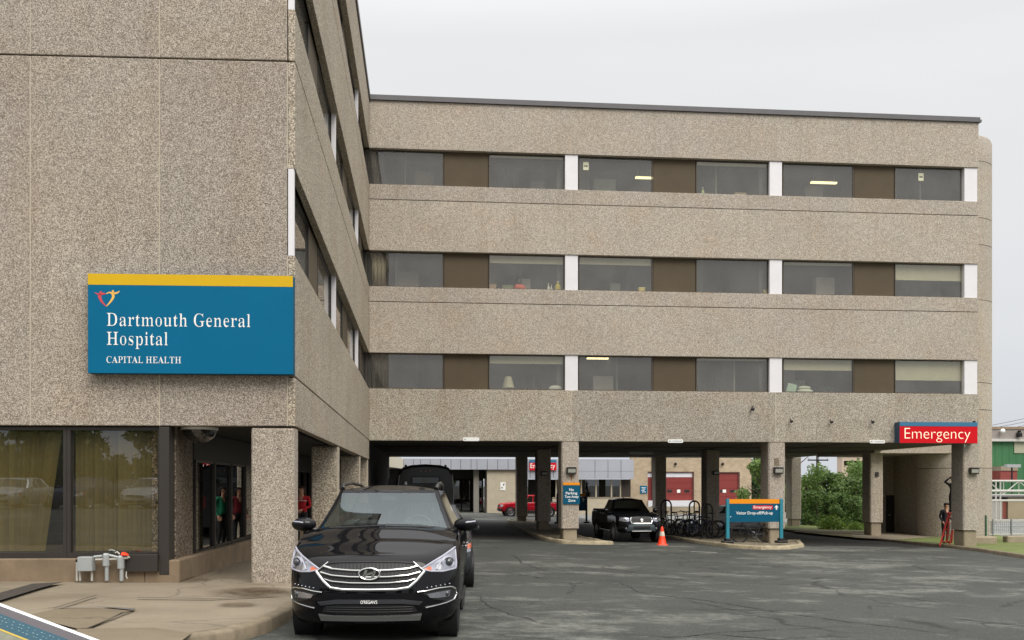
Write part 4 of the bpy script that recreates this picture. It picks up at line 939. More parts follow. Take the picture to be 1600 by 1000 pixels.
# fascia of separate panels
ul = [631, 646, 657, 672, 688, 704, 719, 735, 744, 760, 776, 792, 808]
for i in range(len(ul) - 1):
    zb = zF(734) if ul[i] < 735 or ul[i] >= 744 else zF(733)
    mb = MB(); mb.box(xF(ul[i]) + 0.02, xF(ul[i + 1]) - 0.02, YF - 1.2, YF - 1.1, zF(734), zF(717.5)); mb.build('fascia_panel', M['fascia'], EB)
ur = [808, 826, 844, 862, 880, 898, 926, 946, 966, 986]
for i in range(len(ur) - 1):
    for (va, vb) in ((748.5, 736.6), (736.2, 718.5)):
        mb = MB(); mb.box(xF(ur[i]) + 0.02, xF(ur[i + 1]) - 0.02, YF - 1.2, YF - 1.1, zF(va), zF(vb)); mb.build('fascia_panel', M['fascia'], EB)
mb = MB(); mb.box(xF(627), xF(986) - 0.03, YF - 1.09, YF - 0.9, zF(733) + 0.05, zF(718) - 0.02); mb.box(xF(808), xF(986) - 0.03, YF - 1.09, YF - 0.9, zF(748) + 0.05, zF(733) + 0.05); mb.build('fascia_backing', M['fascia_gap'], EB)
mb = MB(); mb.box(xF(560), xF(986), YF - 1.0, YF + 20, zF(719), zF(717.6)); mb.build('roof', M['fascia'], EB)
mb = MB(); mb.hexa([(xF(597), YF - 9, zF(731)), (xF(604), YF - 9, zF(731)), (xF(631), YF - 1.15, zF(733)), (xF(625), YF - 1.15, zF(733)), (xF(597), YF - 9, zF(712)), (xF(604), YF - 9, zF(712)), (xF(631), YF - 1.15, zF(717.6)), (xF(625), YF - 1.15, zF(717.6))]); mb.build('side_canopy', mat('cream_canopy', lin(206, 200, 182), 0.7), EB)
mb = MB(); mb.box(xF(560), xF(986), YF - 0.88, YF + 10, zF(733) + 0.06, zF(733) + 0.12); mb.build('soffit', M['soffit'], EB)
# entrance recess with columns
mb = MB(); mb.box(xF(560), xF(762), YF + 6, YF + 6.3, gb, zF(733)); mb.box(xF(560), xF(762), YF + 1.0, YF + 1.3, zF(748), zF(733)); mb.build('recess_wall', M['dark'], EB)
for u0, u1 in ((739.5, 748),):
    mb = MB(); mb.bbox(xF(u0), xF(u1), YF - 0.4, YF + 0.2, gb, zF(733.5), 0.04); mb.build('column', mat('grey_column', lin(136,132,124), .9), EB)
for u0, u1 in ((704, 722), (724, 737), (750, 759)):
    mb = MB(); mb.box(xF(u0), xF(u1), YF + 3.0, YF + 3.05, gb + 0.3, zF(751)); mb.build('entrance_glass', M['glass_dark'], EB)
mb = MB(); mb.box(xF(760), xF(812), YF - 0.9, YF + 3, gb, zF(734.5)); mb.build('wall', M['stone'], EB)
mb = MB(); mb.box(xF(826), xF(862), YF + 0.5, YF + 0.7, gb, zF(749)); mb.build('recess_wall', M['dark'], EB)
mb = MB(); mb.box(xF(862), xF(986), YF - 0.6, YF - 0.2, gb, zF(778)); mb.build('wall', M['stone'], EB)
mb = MB(); mb.box(xF(862), xF(986), YF - 0.66, YF - 0.14, zF(778) + 0.002, zF(776.8)); mb.build('sill', M['concrete'], EB)
wu = [868, 886, 907, 930, 954, 968]
for i in range(len(wu) - 1):
    mb = MB(); mb.box(xF(wu[i]) + 0.07, xF(wu[i + 1]) - 0.07, YF - 0.42, YF - 0.40, zF(776.7), zF(749)); mb.build('window_pane', M['glass_dark'], EB)
mb = MB()
for u in wu: mb.box(xF(u) - 0.065, xF(u) + 0.065, YF - 0.46, YF - 0.36, zF(776.7), zF(749))
mb.build('window_mullion', M['stone'], EB)
mb = MB(); mb.box(xF(860), xF(986), YF + 3, YF + 3.2, gb, zF(749)); mb.build('inner_walls', M['dark'], EB)
mb = MB(); mb.box(xF(969), xF(983), YF - 0.5, YF - 0.1, gb, zF(749)); mb.build('pier', mat('dark_pier', lin(52, 44, 38), 0.8), EB)
# white notice on its stone wall
s = thing('notice_board', 'small white picture notice on the pale stone wall left of the red pickup', 'sign', (xF(784), YF - 0.94, zF(760)))
mb = MB(); mb.box(xF(780.5), xF(788.5), YF - 0.95, YF - 0.905, zF(766), zF(753.5)); mb.build('board', M['white'], s)
mb = MB(); mb.box(xF(782), xF(784), YF - 0.956, YF - 0.952, zF(763), zF(761)); mb.box(xF(784.8), xF(786.2), YF - 0.956, YF - 0.952, zF(759), zF(756)); mb.box(xF(785.5), xF(787), YF - 0.956, YF - 0.952, zF(757), zF(755.4)); mb.build('symbols', M['trim'], s)
# its own red sign
s = thing('emergency_sign', 'distant red sign with blue top strip on the grey fascia, seen between dark columns', 'sign', (xF(830), YF - 1.4, zF(726)))
mb = MB(); mb.box(xF(825), xF(866), YF - 1.42, YF - 1.21, zF(735), zF(723.5)); mb.build('panel', M['red_sign'], s)
mb = MB(); mb.box(xF(825), xF(866), YF - 1.42, YF - 1.21, zF(723.4), zF(719)); mb.build('top_band', M['blue_band'], s)
mb = MB(); place_text(mb, sans('Emergency', 0.01), xF(826), xF(864), zF(734), zF(724.6), YF - 1.426); mb.build('lettering', M['white'], s)

YG = 92.0
def zG(v): return zat(1050, v, YG)
def xG(u): return xat(u, YG)
GB = thing('loading_dock_building', 'tan block building with two red overhead dock doors across the yard', 'building', (25, YG, -1))
d1 = (1012, 1084.5, 737, 790.5); d2 = (1098, 1156, 737.5, 789)
top = 5.2
mb = MB(); u0, u1 = 985.5, 1174
mb.box(xG(u0), xG(d1[0]), YG, YG + 0.5, gb, top); mb.box(xG(d1[1]), xG(d2[0]), YG, YG + 0.5, gb, top); mb.box(xG(d2[1]), xG(u1), YG, YG + 0.5, gb, top)
mb.box(xG(d1[0]), xG(d1[1]), YG, YG + 0.5, zG(d1[2]), top); mb.box(xG(d2[0]), xG(d2[1]), YG, YG + 0.5, zG(d2[2]), top)
mb.build('wall', M['brick'], GB)
mb = MB(); mb.box(xG(u1) - 0.3, xG(u1) - 0.01, YG + 0.5, YG + 14, gb, top); mb.build('wall', M['brick'], GB)
mb = MB(); mb.box(xG(u0), xG(u1) + 0.1, YG - 0.1, YG + 14, top + 0.003, top + 0.25); mb.build('roof', M['coping'], GB)
for (ua, ub, va, vb, lower, upper) in ((d1[0], d1[1], d1[2], d1[3], 782, 745.5), (d2[0], d2[1], d2[2], d2[3], 789, None)):
    mb = MB(); z0, z1 = zG(lower), zG(upper or va)
    nrow = 4
    for i in range(nrow):
        mb.box(xG(ua), xG(ub), YG + 0.16, YG + 0.2, z0 + (z1 - z0) * i / nrow + 0.012, z0 + (z1 - z0) * (i + 1) / nrow - 0.012)
    mb.box(xG(ua), xG(ub), YG + 0.20, YG + 0.24, z0, z1)
    d = mb.build('overhead_door', M['reddoor'], GB)
    mb = MB()
    for um in ([1028, 1047, 1074] if ua < 1050 else [1110, 1130, 1145.5]):
        mb.box(xG(um - 4), xG(um + 4), YG + 0.145, YG + 0.165, zG(769.5), zG(765.5))
    mb.build('door_window', M['trim'], d)
    for um in ([1061] if ua < 1050 else [1132.5]):
        mb = MB(); mb.box(xG(um - 2.6), xG(um + 2.6), YG + 0.125, YG + 0.142, zG(770), zG(765)); mb.build('door_notice', M['white'], d)
    mb = MB(); mb.box(xG(ub) - 0.14, xG(ub), YG + 0.05, YG + 0.14, zG(lower), zG(va)); mb.box(xG(ua), xG(ub) - 0.145, YG + 0.05, YG + 0.14, zG(va) - 0.1, zG(va)); mb.build('door_frame', mat('door_frame_brown', lin(96, 60, 52), 0.6), d)
mb = MB(); mb.box(xG(d1[0]), xG(d1[1]), YG + 0.16, YG + 0.22, zG(745.4), zG(738.5)); mb.build('door_header', M['doorwhite'], GB)
mb = MB(); mb.box(xG(d1[0]), xG(d1[1]) - 0.02, YG - 0.3, YG + 0.22, zG(790.5), zG(782.1)); mb.build('dock_buffer', M['doorwhite'], GB)
mb = MB(); mb.box(xG(985), xG(1174), YG - 0.25, YG - 0.01, gb - 0.2, zG(792)); mb.build('dock_wall', M['concrete'], GB)
def drum_lamp(u, v, label):
    s = thing('wall_lamp', label, 'lamp', (xG(u), YG, zG(v)), 'lamps above the red dock doors')
    mb = MB(); mb.lathe([(0.02, -0.06), (0.11, -0.06), (0.13, 0.0), (0.13, 0.14), (0.10, 0.2), (0.02, 0.2)], (xG(u), YG - 0.16, zG(v)), 'z', 14); mb.build('housing', M['black_metal'], s, smooth=True)
    mb = MB(); mb.box(xG(u) - 0.04, xG(u) + 0.04, YG - 0.10, YG - 0.002, zG(v) + 0.04, zG(v) + 0.12); mb.build('bracket', M['black_metal'], s)
drum_lamp(1055, 726, 'small dark lamp on the tan wall above the red door that has a white header')
drum_lamp(1128.5, 726, 'small dark lamp on the tan wall half hidden behind a dark column')
s = thing('notice_board', 'small teal notice on the tan block wall, to the left of the red dock doors', 'sign', (xG(1005), YG - 0.05, zG(765)))
mb = MB(); mb.box(xG(1000), xG(1011), YG - 0.06, YG - 0.003, zG(771), zG(759)); mb.build('board', M['teal'], s)
mb = MB()
for i in range(4): mb.box(xG(1002 + (i % 2)), xG(1009 - (i % 3)), YG - 0.066, YG - 0.062, zG(761.6 + i * 2.2 + .9), zG(761.6 + i * 2.2))
mb.build('lines', M['white'], s)
mb = MB(); mb.tube([(xG(1019), YG - 0.08, gb), (xG(1019), YG - 0.08, top)], 0.07); mb.build('rain_pipe', M['bronze'], GB)

# far pale building beyond the shrubs
YB = 150
FB = thing('pale_building', 'pale blocky building with small windows far beyond the shrubs', 'building', (xat(1325, YB), YB, -1.5))
xa, xb_ = xat(1316, YB), xat(1372, YB)
mb = MB(); mb.box(xa, xb_, YB, YB + 2, -1.5, zat(1325, 713, YB)); mb.build('wall', mat('pale_wall', lin(196, 176, 158), 0.8, var=0.06), FB)
mb = MB(); mb.box(xa - 0.2, xb_ + .2, YB - 0.2, YB + 2.2, zat(1325, 712.9, YB), zat(1325, 711.8, YB)); mb.build('roof', M['coping'], FB)
for u in (1322, 1329, 1337, 1345, 1353):
    mb = MB(); mb.box(xat(u, YB) - 0.35, xat(u, YB) + 0.35, YB - 0.08, YB - 0.003, zat(1325, 727, YB), zat(1325, 720, YB)); mb.build('window', M['glass_dark'], FB)

# green industrial building to the right
YI = 110
IB = thing('industrial_building', 'green clad industrial building with a grey parapet beyond the stair tower', 'building', (xat(1600, YI), YI, -1.5))
def xI(u): return xat(u, YI)
def zI(v): return zat(1575, v, YI)
M['green'] = mat('green_cladding', lin(58, 112, 70), 0.6, var=0.08, vs=0.6)
mb = MB(); mb.box(xI(1500), xI(1800), YI, YI + 20, -2, zI(690)); mb.build('wall', M['green'], IB)
mb = MB()
for i in range(60): mb.box(xI(1500) + i * 0.9, xI(1500) + i * 0.9 + 0.05, YI - 0.04, YI - 0.002, zI(780), zI(690)); 
mb.build('wall_rib', mat('green_rib', lin(74, 124, 84), 0.6), IB)
mb = MB(); mb.box(xI(1498), xI(1802), YI - 0.5, YI + 20, zI(689.9), zI(686)); mb.build('eaves', mat('pale_eaves', lin(196, 194, 188), 0.6), IB)
mb = MB(); mb.box(xI(1500), xI(1800), YI - 0.2, YI + 20, zI(685.9), zI(671)); mb.build('parapet', mat('grey_parapet', lin(146, 138, 132), 0.7), IB)
mb = MB(); mb.box(xI(1498), xI(1802), YI - 0.3, YI + 20, zI(670.9), zI(667)); mb.build('roof_coping', mat('brown_coping', lin(140, 120, 98), 0.7), IB)
mb = MB(); mb.box(xI(1584), xI(1660), YI - 0.1, YI - 0.045, zI(708), zI(689.9)); mb.build('pale_panel', mat('pale_panel', lin(166, 166, 142), 0.7), IB)
mb = MB(); mb.box(xI(1540), xI(1565.5), YI - 3, YI - 0.3, zI(752), zI(736)); mb.build('lower_block', mat('dull_red_block', lin(138,64,58), .7), IB)
mb = MB(); mb.box(xI(1540), xI(1566), YI - 3.1, YI - 0.3, zI(735.9), zI(729)); mb.build('block_roof', M['concrete'], IB)
YS = 80
SH = thing('storage_shed', 'low shed with pale grey and tan walls behind the pipe bridge', 'shed', (xat(1580, YS), YS, -1.6))
def xS(u): return xat(u, YS)
def zS(v): return zat(1575, v, YS)
mb = MB(); mb.box(xS(1535), xS(1566), YS, YS + 5, -2, zS(779)); mb.build('grey_wall', mat('grey_shed', lin(158, 156, 148), 0.8, var=0.15, vs=0.8), SH)
mb = MB(); mb.box(xS(1566) + .01, xS(1574), YS + .1, YS + 5, -2, zS(781)); mb.build('door', mat('dull_red_door', lin(128, 70, 58), 0.8), SH)
mb = MB(); mb.box(xS(1574) + .01, xS(1720), YS - .1, YS + 5, -2, zS(777)); mb.build('tan_wall', mat('tan_shed', lin(150, 138, 112), 0.8, var=0.2, vs=0.5), SH)
mb = MB(); mb.box(xS(1533), xS(1722), YS - .3, YS + 5.2, zS(776.8), zS(775)); mb.build('roof', M['coping'], SH)
mb = MB(); mb.ball((xI(1561.5), YI - 0.7, zI(674)), 0.28, 0.25, 0.28); mb.box(xI(1561.5) - 0.08, xI(1561.5) + 0.08, YI - 0.5, YI - 0.21, zI(674) - 0.08, zI(674) + 0.08); mb.build('parapet_lamp', M['white'], IB, smooth=True)
mb = MB(); mb.bbox(xI(1585.5), xI(1591), YI - 0.9, YI - 0.21, zI(683), zI(676), 0.1); mb.box(xI(1587.5), xI(1589), YI - 0.8, YI - 0.3, zI(676) + 0.002, zI(673)); mb.build('roof_vent', M['black_metal'], IB)

# white pipe bridge
YP = 70
PB = thing('pipe_bridge', 'white steel truss bridge carrying pipes, right of the stair tower', 'pipe bridge', (xat(1560, YP), YP, -1.2))
def xP(u): return xat(u, YP)
def zP(v): return zat(1575, v, YP)
for v, r, nm in ((751.5, 0.085, 'chord'), (767, 0.10, 'pipe'), (782, 0.08, 'pipe'), (773, 0.05, 'chord')):
    for dy in (0,):
        mb = MB(); mb.tube([(xP(1520), YP, zP(v)), (xP(1700), YP, zP(v))], r, 10); mb.build(nm, M['white_pipe'], PB, smooth=True)
mb = MB(); x = xP(1520); stp = xP(1560) - xP(1540)
i = 0
while x < xP(1690):
    mb.tube([(x, YP, zP(752 if i % 2 else 772)), (x + stp * 1.2, YP, zP(772 if i % 2 else 752))], 0.04, 6); mb.tube([(x, YP, zP(773)), (x, YP, zP(752))], 0.03, 6)
    x += stp * 1.2; i += 1
mb.build('lattice', M['white_pipe'], PB)
for u in (1556, 1563, 1640):
    mb = MB(); mb.tube([(xP(u), YP, -1.6), (xP(u), YP, zP(752))], 0.06, 8); mb.build('post', M['white_pipe'], PB)
# mesh fence and low wall
YN = 44
WN = thing('wire_fence', 'grey wire mesh fence on posts in front of the pipe bridge', 'fence', (xat(1560, YN), YN, -1.2))
def xN(u): return xat(u, YN)
def zN(v): return zat(1575, v, YN)
mb = MB(); 
x = xN(1545)
while x < xN(1680):
    mb.tube([(x, YN, zN(836)), (x, YN, zN(813))], 0.008, 4, caps=False); x += 0.10
for i in range(8): 
    z = zN(836) + (zN(813) - zN(836)) * i / 7; mb.tube([(xN(1545), YN, z), (xN(1680), YN, z)], 0.008, 4, caps=False)
mb.build('mesh_panel', M['grey_metal'], WN)
for u in (1551, 1580, 1610, 1645):
    mb = MB(); mb.tube([(xN(u), YN, -1.5), (xN(u), YN, zN(811))], 0.05, 8); mb.build('post', M['grey_metal'], WN)
mb = MB(); mb.tube([(xN(1545), YN, zN(813)), (xN(1680), YN, zN(813))], 0.03, 6); mb.tube([(xN(1545), YN, zN(835)), (xN(1680), YN, zN(835))], 0.035, 6); mb.build('rail', M['white_pipe'], WN)
mb = MB(); mb.bbox(xat(1574, 41.6), xat(1760, 41.6), 41.6, 42.0, -1.9, zat(1575, 837.5, 41.6), 0.05); tag(mb.build('low_wall', M['concrete']), 'low stained concrete wall on the lawn below the wire fence', 'wall')
mb = MB(); mb.bbox(xat(1520, 40.6), xat(1559, 40.6), 40.6, 41.1, -1.6, zat(1540, 838.5, 40.6), 0.06); tag(mb.build('concrete_block', M['concrete'], bevel=0.02), 'long low concrete block on the grass behind the front right column', 'concrete block')
p = onY(1540.5, 838, 42.4)
mb = MB(); mb.tube([(p.x, p.y, -1.3), (p.x, p.y, zat(1540, 806, 42.4)), (p.x, p.y, zat(1540, 805, 42.4))], [0.055, 0.055, 0.04], 10); tag(mb.build('bollard', mat('green_post', lin(70, 96, 74), 0.6), smooth=True), 'slim green bollard standing by the concrete block near the stair tower', 'bollard')
# lamp on a pole by the green building
p = onY(1581, 780, 100); zt_ = zat(1581, 729, 100)
LPOLE = thing('area_light', 'slim pole with a flat twin floodlight head before the green wall', 'lamp post', (p.x, p.y, -1.5))
mb = MB(); mb.tube([(p.x, p.y, -1.5), (p.x, p.y, zt_)], 0.09, 8); mb.build('pole', M['black_metal'], LPOLE)
mb = MB(); mb.box(p.x - 0.8, p.x + 0.8, p.y - 0.4, p.y + 0.1, zt_ - 0.1, zt_ + 0.25); mb.build('lamp_head', M['galv'], LPOLE)
# overhead wires and the pole they hang from
UP = thing('utility_pole', 'wooden utility pole with a crossarm rising above the shrubs', 'utility pole', (xat(1277.5, 105), 105, -1.5))
x = xat(1277.5, 105)
mb = MB(); mb.tube([(x, 105, -1.5), (x, 105, zat(1277, 708, 105))], [0.2, 0.16], 10); mb.build('pole', mat('pole_wood', lin(62, 54, 48), 0.9), UP)
mb = MB(); mb.box(x - 1.2, x + 1.2, 104.8, 104.95, zat(1277, 720, 105), zat(1277, 718, 105)); mb.box(x - 0.9, x + 0.9, 104.8, 104.95, zat(1277, 735, 105), zat(1277, 733.5, 105)); mb.build('crossarm', M['black_metal'], UP)
mb = MB()
for k in (-1.1, 0.0, 1.1): mb.lathe([(0.02, 0), (0.07, 0.02), (0.05, 0.1), (0.07, 0.18), (0.01, 0.25)], (x + k, 104.87, zat(1277, 718, 105)), 'z', 8)
mb.build('insulator', M['galv'], UP)
for k, (va, vb) in enumerate(((664, 642), (668, 650), (672, 659))):
    a = onY(1520, va + 6, 130); b = onY(1760, vb - 34, 125)
    pts = [a.lerp(b, t / 12) - Vector((0, 0, 0.5 * math.sin(PI * t / 12))) for t in range(13)]
    mb = MB(); mb.tube(pts, 0.03, 5)
    tag(mb.build('overhead_wire', M['black_metal']), ['uppermost of the three overhead wires crossing the sky right of the tower', 'middle of the three overhead wires crossing the sky right of the tower', 'lowest of the three overhead wires crossing the sky right of the tower'][k], 'wire', 'overhead wires')

# ------------------------------------------------------------------ trees and shrubs
def leafmat(name, a, b_):
    m, nt, b, L = newmat(name)
    v = coord(nt)
    oi = nt.nodes.new('ShaderNodeObjectInfo')
    c = mixc(nt, ramp(nt, noise(nt, v, 2.2, 4), [(0.35, g3(0)), (0.65, g3(1))]), a, b_)
    c = mixc(nt, 1.0, c, ramp(nt, noise(nt, v, 14, 2), [(0.3, g3(0.7)), (0.7, g3(1.25))]), 'MULTIPLY')
    L(c, b.inputs['Base Color']); b.inputs['Roughness'].default_value = 0.65
    b.inputs['Subsurface Weight'].default_value = 0.0
    tr = N(nt, 'ShaderNodeBsdfTranslucent'); L(c, tr.inputs['Color'])
    mx = nt.nodes.new('ShaderNodeMixShader'); mx.inputs[0].default_value = 0.3
    L(b.outputs[0], mx.inputs[1]); L(tr.outputs[0], mx.inputs[2]); L(mx.outputs[0], nt.nodes['Material Output'].inputs['Surface'])
    return m
M['leaf'] = leafmat('leaf_green', lin(84, 114, 52), lin(132, 156, 84))
M['leaf_mid'] = leafmat('leaf_mid', lin(66, 94, 44), lin(108, 132, 68))
M['leaf_dark'] = leafmat('leaf_dark', lin(40, 62, 34), lin(66, 88, 46))
M['bark'] = mat('bark', lin(78, 66, 54), 0.9, var=0.3, vs=8, bump=0.6, bs=30)
def crown(blobs, n, size, seed):
    rnd = random.Random(seed); mb = MB()
    tot = sum(b[3] ** 2 for b in blobs)
    for (x, y, z, r) in blobs:
        for _ in range(int(n * r * r / tot)):
            d = Vector((rnd.gauss(0, 1), rnd.gauss(0, 1), rnd.gauss(0, 1))).normalized()
            p = Vector((x, y, z)) + d * r * (rnd.random() ** 0.35) * rnd.uniform(0.8, 1.12)
            s_ = size * rnd.uniform(0.6, 1.3)
            u_ = (d * 0.6 + Vector((rnd.gauss(0, .6), rnd.gauss(0, .6), rnd.gauss(0, .6)))).normalized()
            a = u_.orthogonal().normalized(); a = Matrix.Rotation(rnd.uniform(0, 6.28), 3, u_) @ a; b = u_.cross(a)
            mb.add([p - a * s_, p + b * s_ * 0.5, p + a * s_, p - b * s_ * 0.5], [(0, 1, 2, 3)])
    return mb
def trunk_mb(h, r, limbs, seed):
    rnd = random.Random(seed); mb = MB()
    pts = [(rnd.uniform(-.05, .05) * i, rnd.uniform(-.05, .05) * i, h * i / 5) for i in range(6)]
    mb.tube(pts, [r * (1 - 0.13 * i) for i in range(6)], 8)
    for i in range(limbs):
        a = 6.28 * i / limbs + rnd.uniform(-.4, .4); k = rnd.uniform(0.45, 0.95); b = Vector(pts[min(5, int(k * 5))])
        q = b + Vector((math.cos(a), math.sin(a), rnd.uniform(.7, 1.3))) * h * rnd.uniform(.28, .45)
        mb.tube([b, b.lerp(q, .5) + Vector((0, 0, .1 * h * .3)), q], [r * .5, r * .35, r * .12], 6)
    return mb
def blobset(seed, n, rx, ry, z0, z1, r0, r1):
    rnd = random.Random(seed); out = []
    for i in range(n):
        a = rnd.uniform(0, 6.28); k = rnd.random() ** 0.5; h = rnd.random()
        w = math.sin(PI * (0.15 + 0.75 * h)) ** 0.7
        out.append((math.cos(a) * k * rx * w, math.sin(a) * k * ry * w, z0 + (z1 - z0) * h, rnd.uniform(r0, r1)))
    return out
def make_tree(name, label, cat, group, H, rx, leafm, n, size, seed, z0f=0.3, trunk_r=0.16, nb=16):
    t = thing(name, label, cat, (0, 0, 0), group)
    crown(blobset(seed, nb, rx, rx, H * z0f, H * 0.9, rx * 0.16, rx * 0.46), n, size, seed).build('crown', leafm, t)
    trunk_mb(H * 0.7, trunk_r, 6, seed).build('trunk', M['bark'], t)
    return t
SHR = 'shrubs behind the far wing'
shr = [make_tree('shrub', 'x', 'shrub', SHR, 3.6, 1.7, M['leaf_mid'], 4600, 0.105, 11, 0.12, 0.06, 26), make_tree('shrub', 'x', 'shrub', SHR, 4.4, 1.6, M['leaf'], 4200, 0.105, 12, 0.15, 0.06, 26)]
spots = [(1262, 66, 1, 1.0, 'tall feathery light green shrub beside the utility pole'), (1292, 68, 0, 1.15, 'broad mid green shrub in the middle of the row seen under the wing'), (1322, 67, 1, 1.08, 'tall pale green shrub in front of the pale far building'),
         (1345, 65, 0, 1.0, 'dense green shrub half hidden by the column near the stair tower'), (1275, 63.5, 0, 0.72, 'low darker shrub at the left end of the row under the wing'), (1306, 64, 0, 0.7, 'rounded low shrub between the taller shrubs under the wing'), (1334, 63, 0, 0.62, 'low shrub at the right foot of the row under the wing')]
used = set()
for (u, Y, k, s_, lab) in spots:
    o = shr[k] if k not in used else copy_tree(shr[k]); used.add(k)
    x = xat(u, Y); o.location = (x, Y, gz(x, Y) - 0.1); o.scale = (s_ * 1.15, s_, s_); o.rotation_euler.z = random.uniform(0, 6)
    o['label'] = lab
# small bright tufts on the verge
tf = thing('bush', 'x', 'bush', (0, 0, 0), 'small bright bushes on the verge')
crown([(0, 0, .3, .45), (.4, .1, .25, .35), (-.4, -.1, .25, .35), (.1, .2, .45, .3)], 900, 0.07, 5).build('foliage', leafmat('leaf_bright', lin(120, 150, 60), lin(150, 172, 84)), tf)
for k, (u, v, s_, lab) in enumerate(((1299, 826, 1.35, 'larger bright green bush on the verge under the wing'), (1336, 829, 0.85, 'small bright green bush on the verge beside a column'))):
    o = tf if k == 0 else copy_tree(tf); p = onG(u, v, 0.1); p = Vector((xat(u, 56), 56, gz(xat(u, 56), 56))); o.location = p; o.scale = (s_,) * 3; o['label'] = lab
# trees behind the dock building and beyond
T1 = make_tree('tree', 'bright green leafy tree at the corner of the dock building', 'tree', 'trees beyond the yard', 5.0, 2.2, M['leaf'], 4200, 0.17, 21, 0.2)
x = xat(1190, 80); T1.location = (x, 80, gz(x, 80))
T2 = thing('conifer_tree', 'dark narrow conifer rising behind the dock building', 'tree', (0, 0, 0), 'trees beyond the yard')
crown([(0, 0, 1 + i * 0.8, 2.2 - i * 0.2) for i in range(10)], 4500, 0.2, 33).build('crown', M['leaf_dark'], T2); trunk_mb(7.5, .2, 5, 33).build('trunk', M['bark'], T2)
x = xat(1186, 112); T2.location = (x, 112, -1.6)
T3 = copy_tree(T1); x = xat(1345, 100); T3.location = (x, 100, -1.4); T3.scale = (1.1, 1.1, 1.0); T3['label'] = 'leafy tree top showing above the shrubs, right of the pale far building'
T4 = copy_tree(T2); x = xat(1225, 105); T4.location = (x, 105, -1.4); T4.scale = (1.1, 1.1, .8); T4['label'] = 'dark conifer glimpsed past the column with the direction sign'
# trees across the car park behind the viewer (mirrored in the glazing)
TB = make_tree('tree', 'x', 'tree', 'trees along the far side of the car park', 7.0, 3.4, M['leaf_mid'], 3000, 0.3, 41, 0.12, 0.2, 18)
first = True
for i, x in enumerate((-66, -60, -54, -49, -44, -39, -34, -29, -24, -18, -8, 4, 18)):
    o = TB if first else copy_tree(TB); first = False
    o.location = (x + random.uniform(-1, 1), -42 + random.uniform(-3, 3), gz(x, -42)); s_ = random.uniform(.95, 1.3); o.scale = (s_ * 1.15, s_, s_ * random.uniform(.85, 1.1)); o.rotation_euler.z = random.uniform(0, 6)
    o['label'] = 'leafy tree in the row across the car park, mirrored in the window glass'
# ------------------------------------------------------------------ vehicles
def paint(name, col, rough=0.2, metal=0.0):
    m = mat(name, col, rough, metal, var=0.04, vs=1.2, coat=0.55, spec=0.0)
    return m
M['paint_black'] = paint('black_paint', (0.006, 0.006, 0.0075), 0.25)
M['paint_grey'] = paint('grey_paint', (0.035, 0.037, 0.042), 0.3, 0.3)
M['paint_red'] = paint('red_paint', lin(178, 22, 40), 0.3)
M['paint_white'] = paint('white_paint', lin(226, 226, 228), 0.3)
M['paint_silver'] = paint('silver_paint', lin(176, 180, 186), 0.3, 0.5)
M['carglass'] = glass('car_glass', (0.78, 0.90, 0.88), 1.74, wave=0.0, refl=(0.86, 0.97, 1.0), dust=0.012)
M['carglass_dk'] = glass('car_glass_dark', (0.12, 0.13, 0.13), 1.6, wave=0.0)
M['seat'] = mat('seat_cloth', lin(104, 106, 106), 0.9)
M['lens'] = mat('lamp_lens', lin(164, 166, 176), 0.12, 0.75, var=0.15, vs=14, coat=1.0)
M['lens_dk'] = mat('projector_lens', (0.05, 0.055, 0.06), 0.05, 0.2, coat=1.0)
M['amber'] = mat('amber_lens', lin(206, 92, 40), 0.2, coat=1.0)
M['drl'] = mat('light_guide', lin(168, 168, 180), 0.25)
M['skid'] = mat('skid_plate', lin(158, 158, 156), 0.35, 0.5)
M['mesh_black'] = mat('grille_mesh', (0.010, 0.010, 0.011), 0.55)

def lerp_tab(tab, x):
    if x <= tab[0][0]: return tab[0][1:]
    for a, b in zip(tab, tab[1:]):
        if x <= b[0]:
            t = (x - a[0]) / (b[0] - a[0]); t = t * t * (3 - 2 * t) * 0.5 + t * 0.5
            return tuple(p + (q - p) * t for p, q in zip(a[1:], b[1:]))
    return tab[-1][1:]
def half_ring(hw, yf, yr, Lf, Lr, nf, nr, kf=16, ks=24):
    out = []
    for i in range(kf + 1):
        th = PI / 2 * i / kf
        out.append((hw * math.sin(th) ** (2 / nf), yf + Lf * (1 - math.cos(th) ** (2 / nf))))
    for i in range(1, ks):
        out.append((hw, yf + Lf + (yr - Lr - yf - Lf) * i / ks))
    for i in range(kf + 1):
        th = PI / 2 * (1 - i / kf)
        out.append((hw * max(0, math.sin(th)) ** (2 / nr), yr - Lr * (1 - max(0, math.cos(th)) ** (2 / nr))))
    out[0] = (0.0, yf); out[-1] = (0.0, yr)
    return out
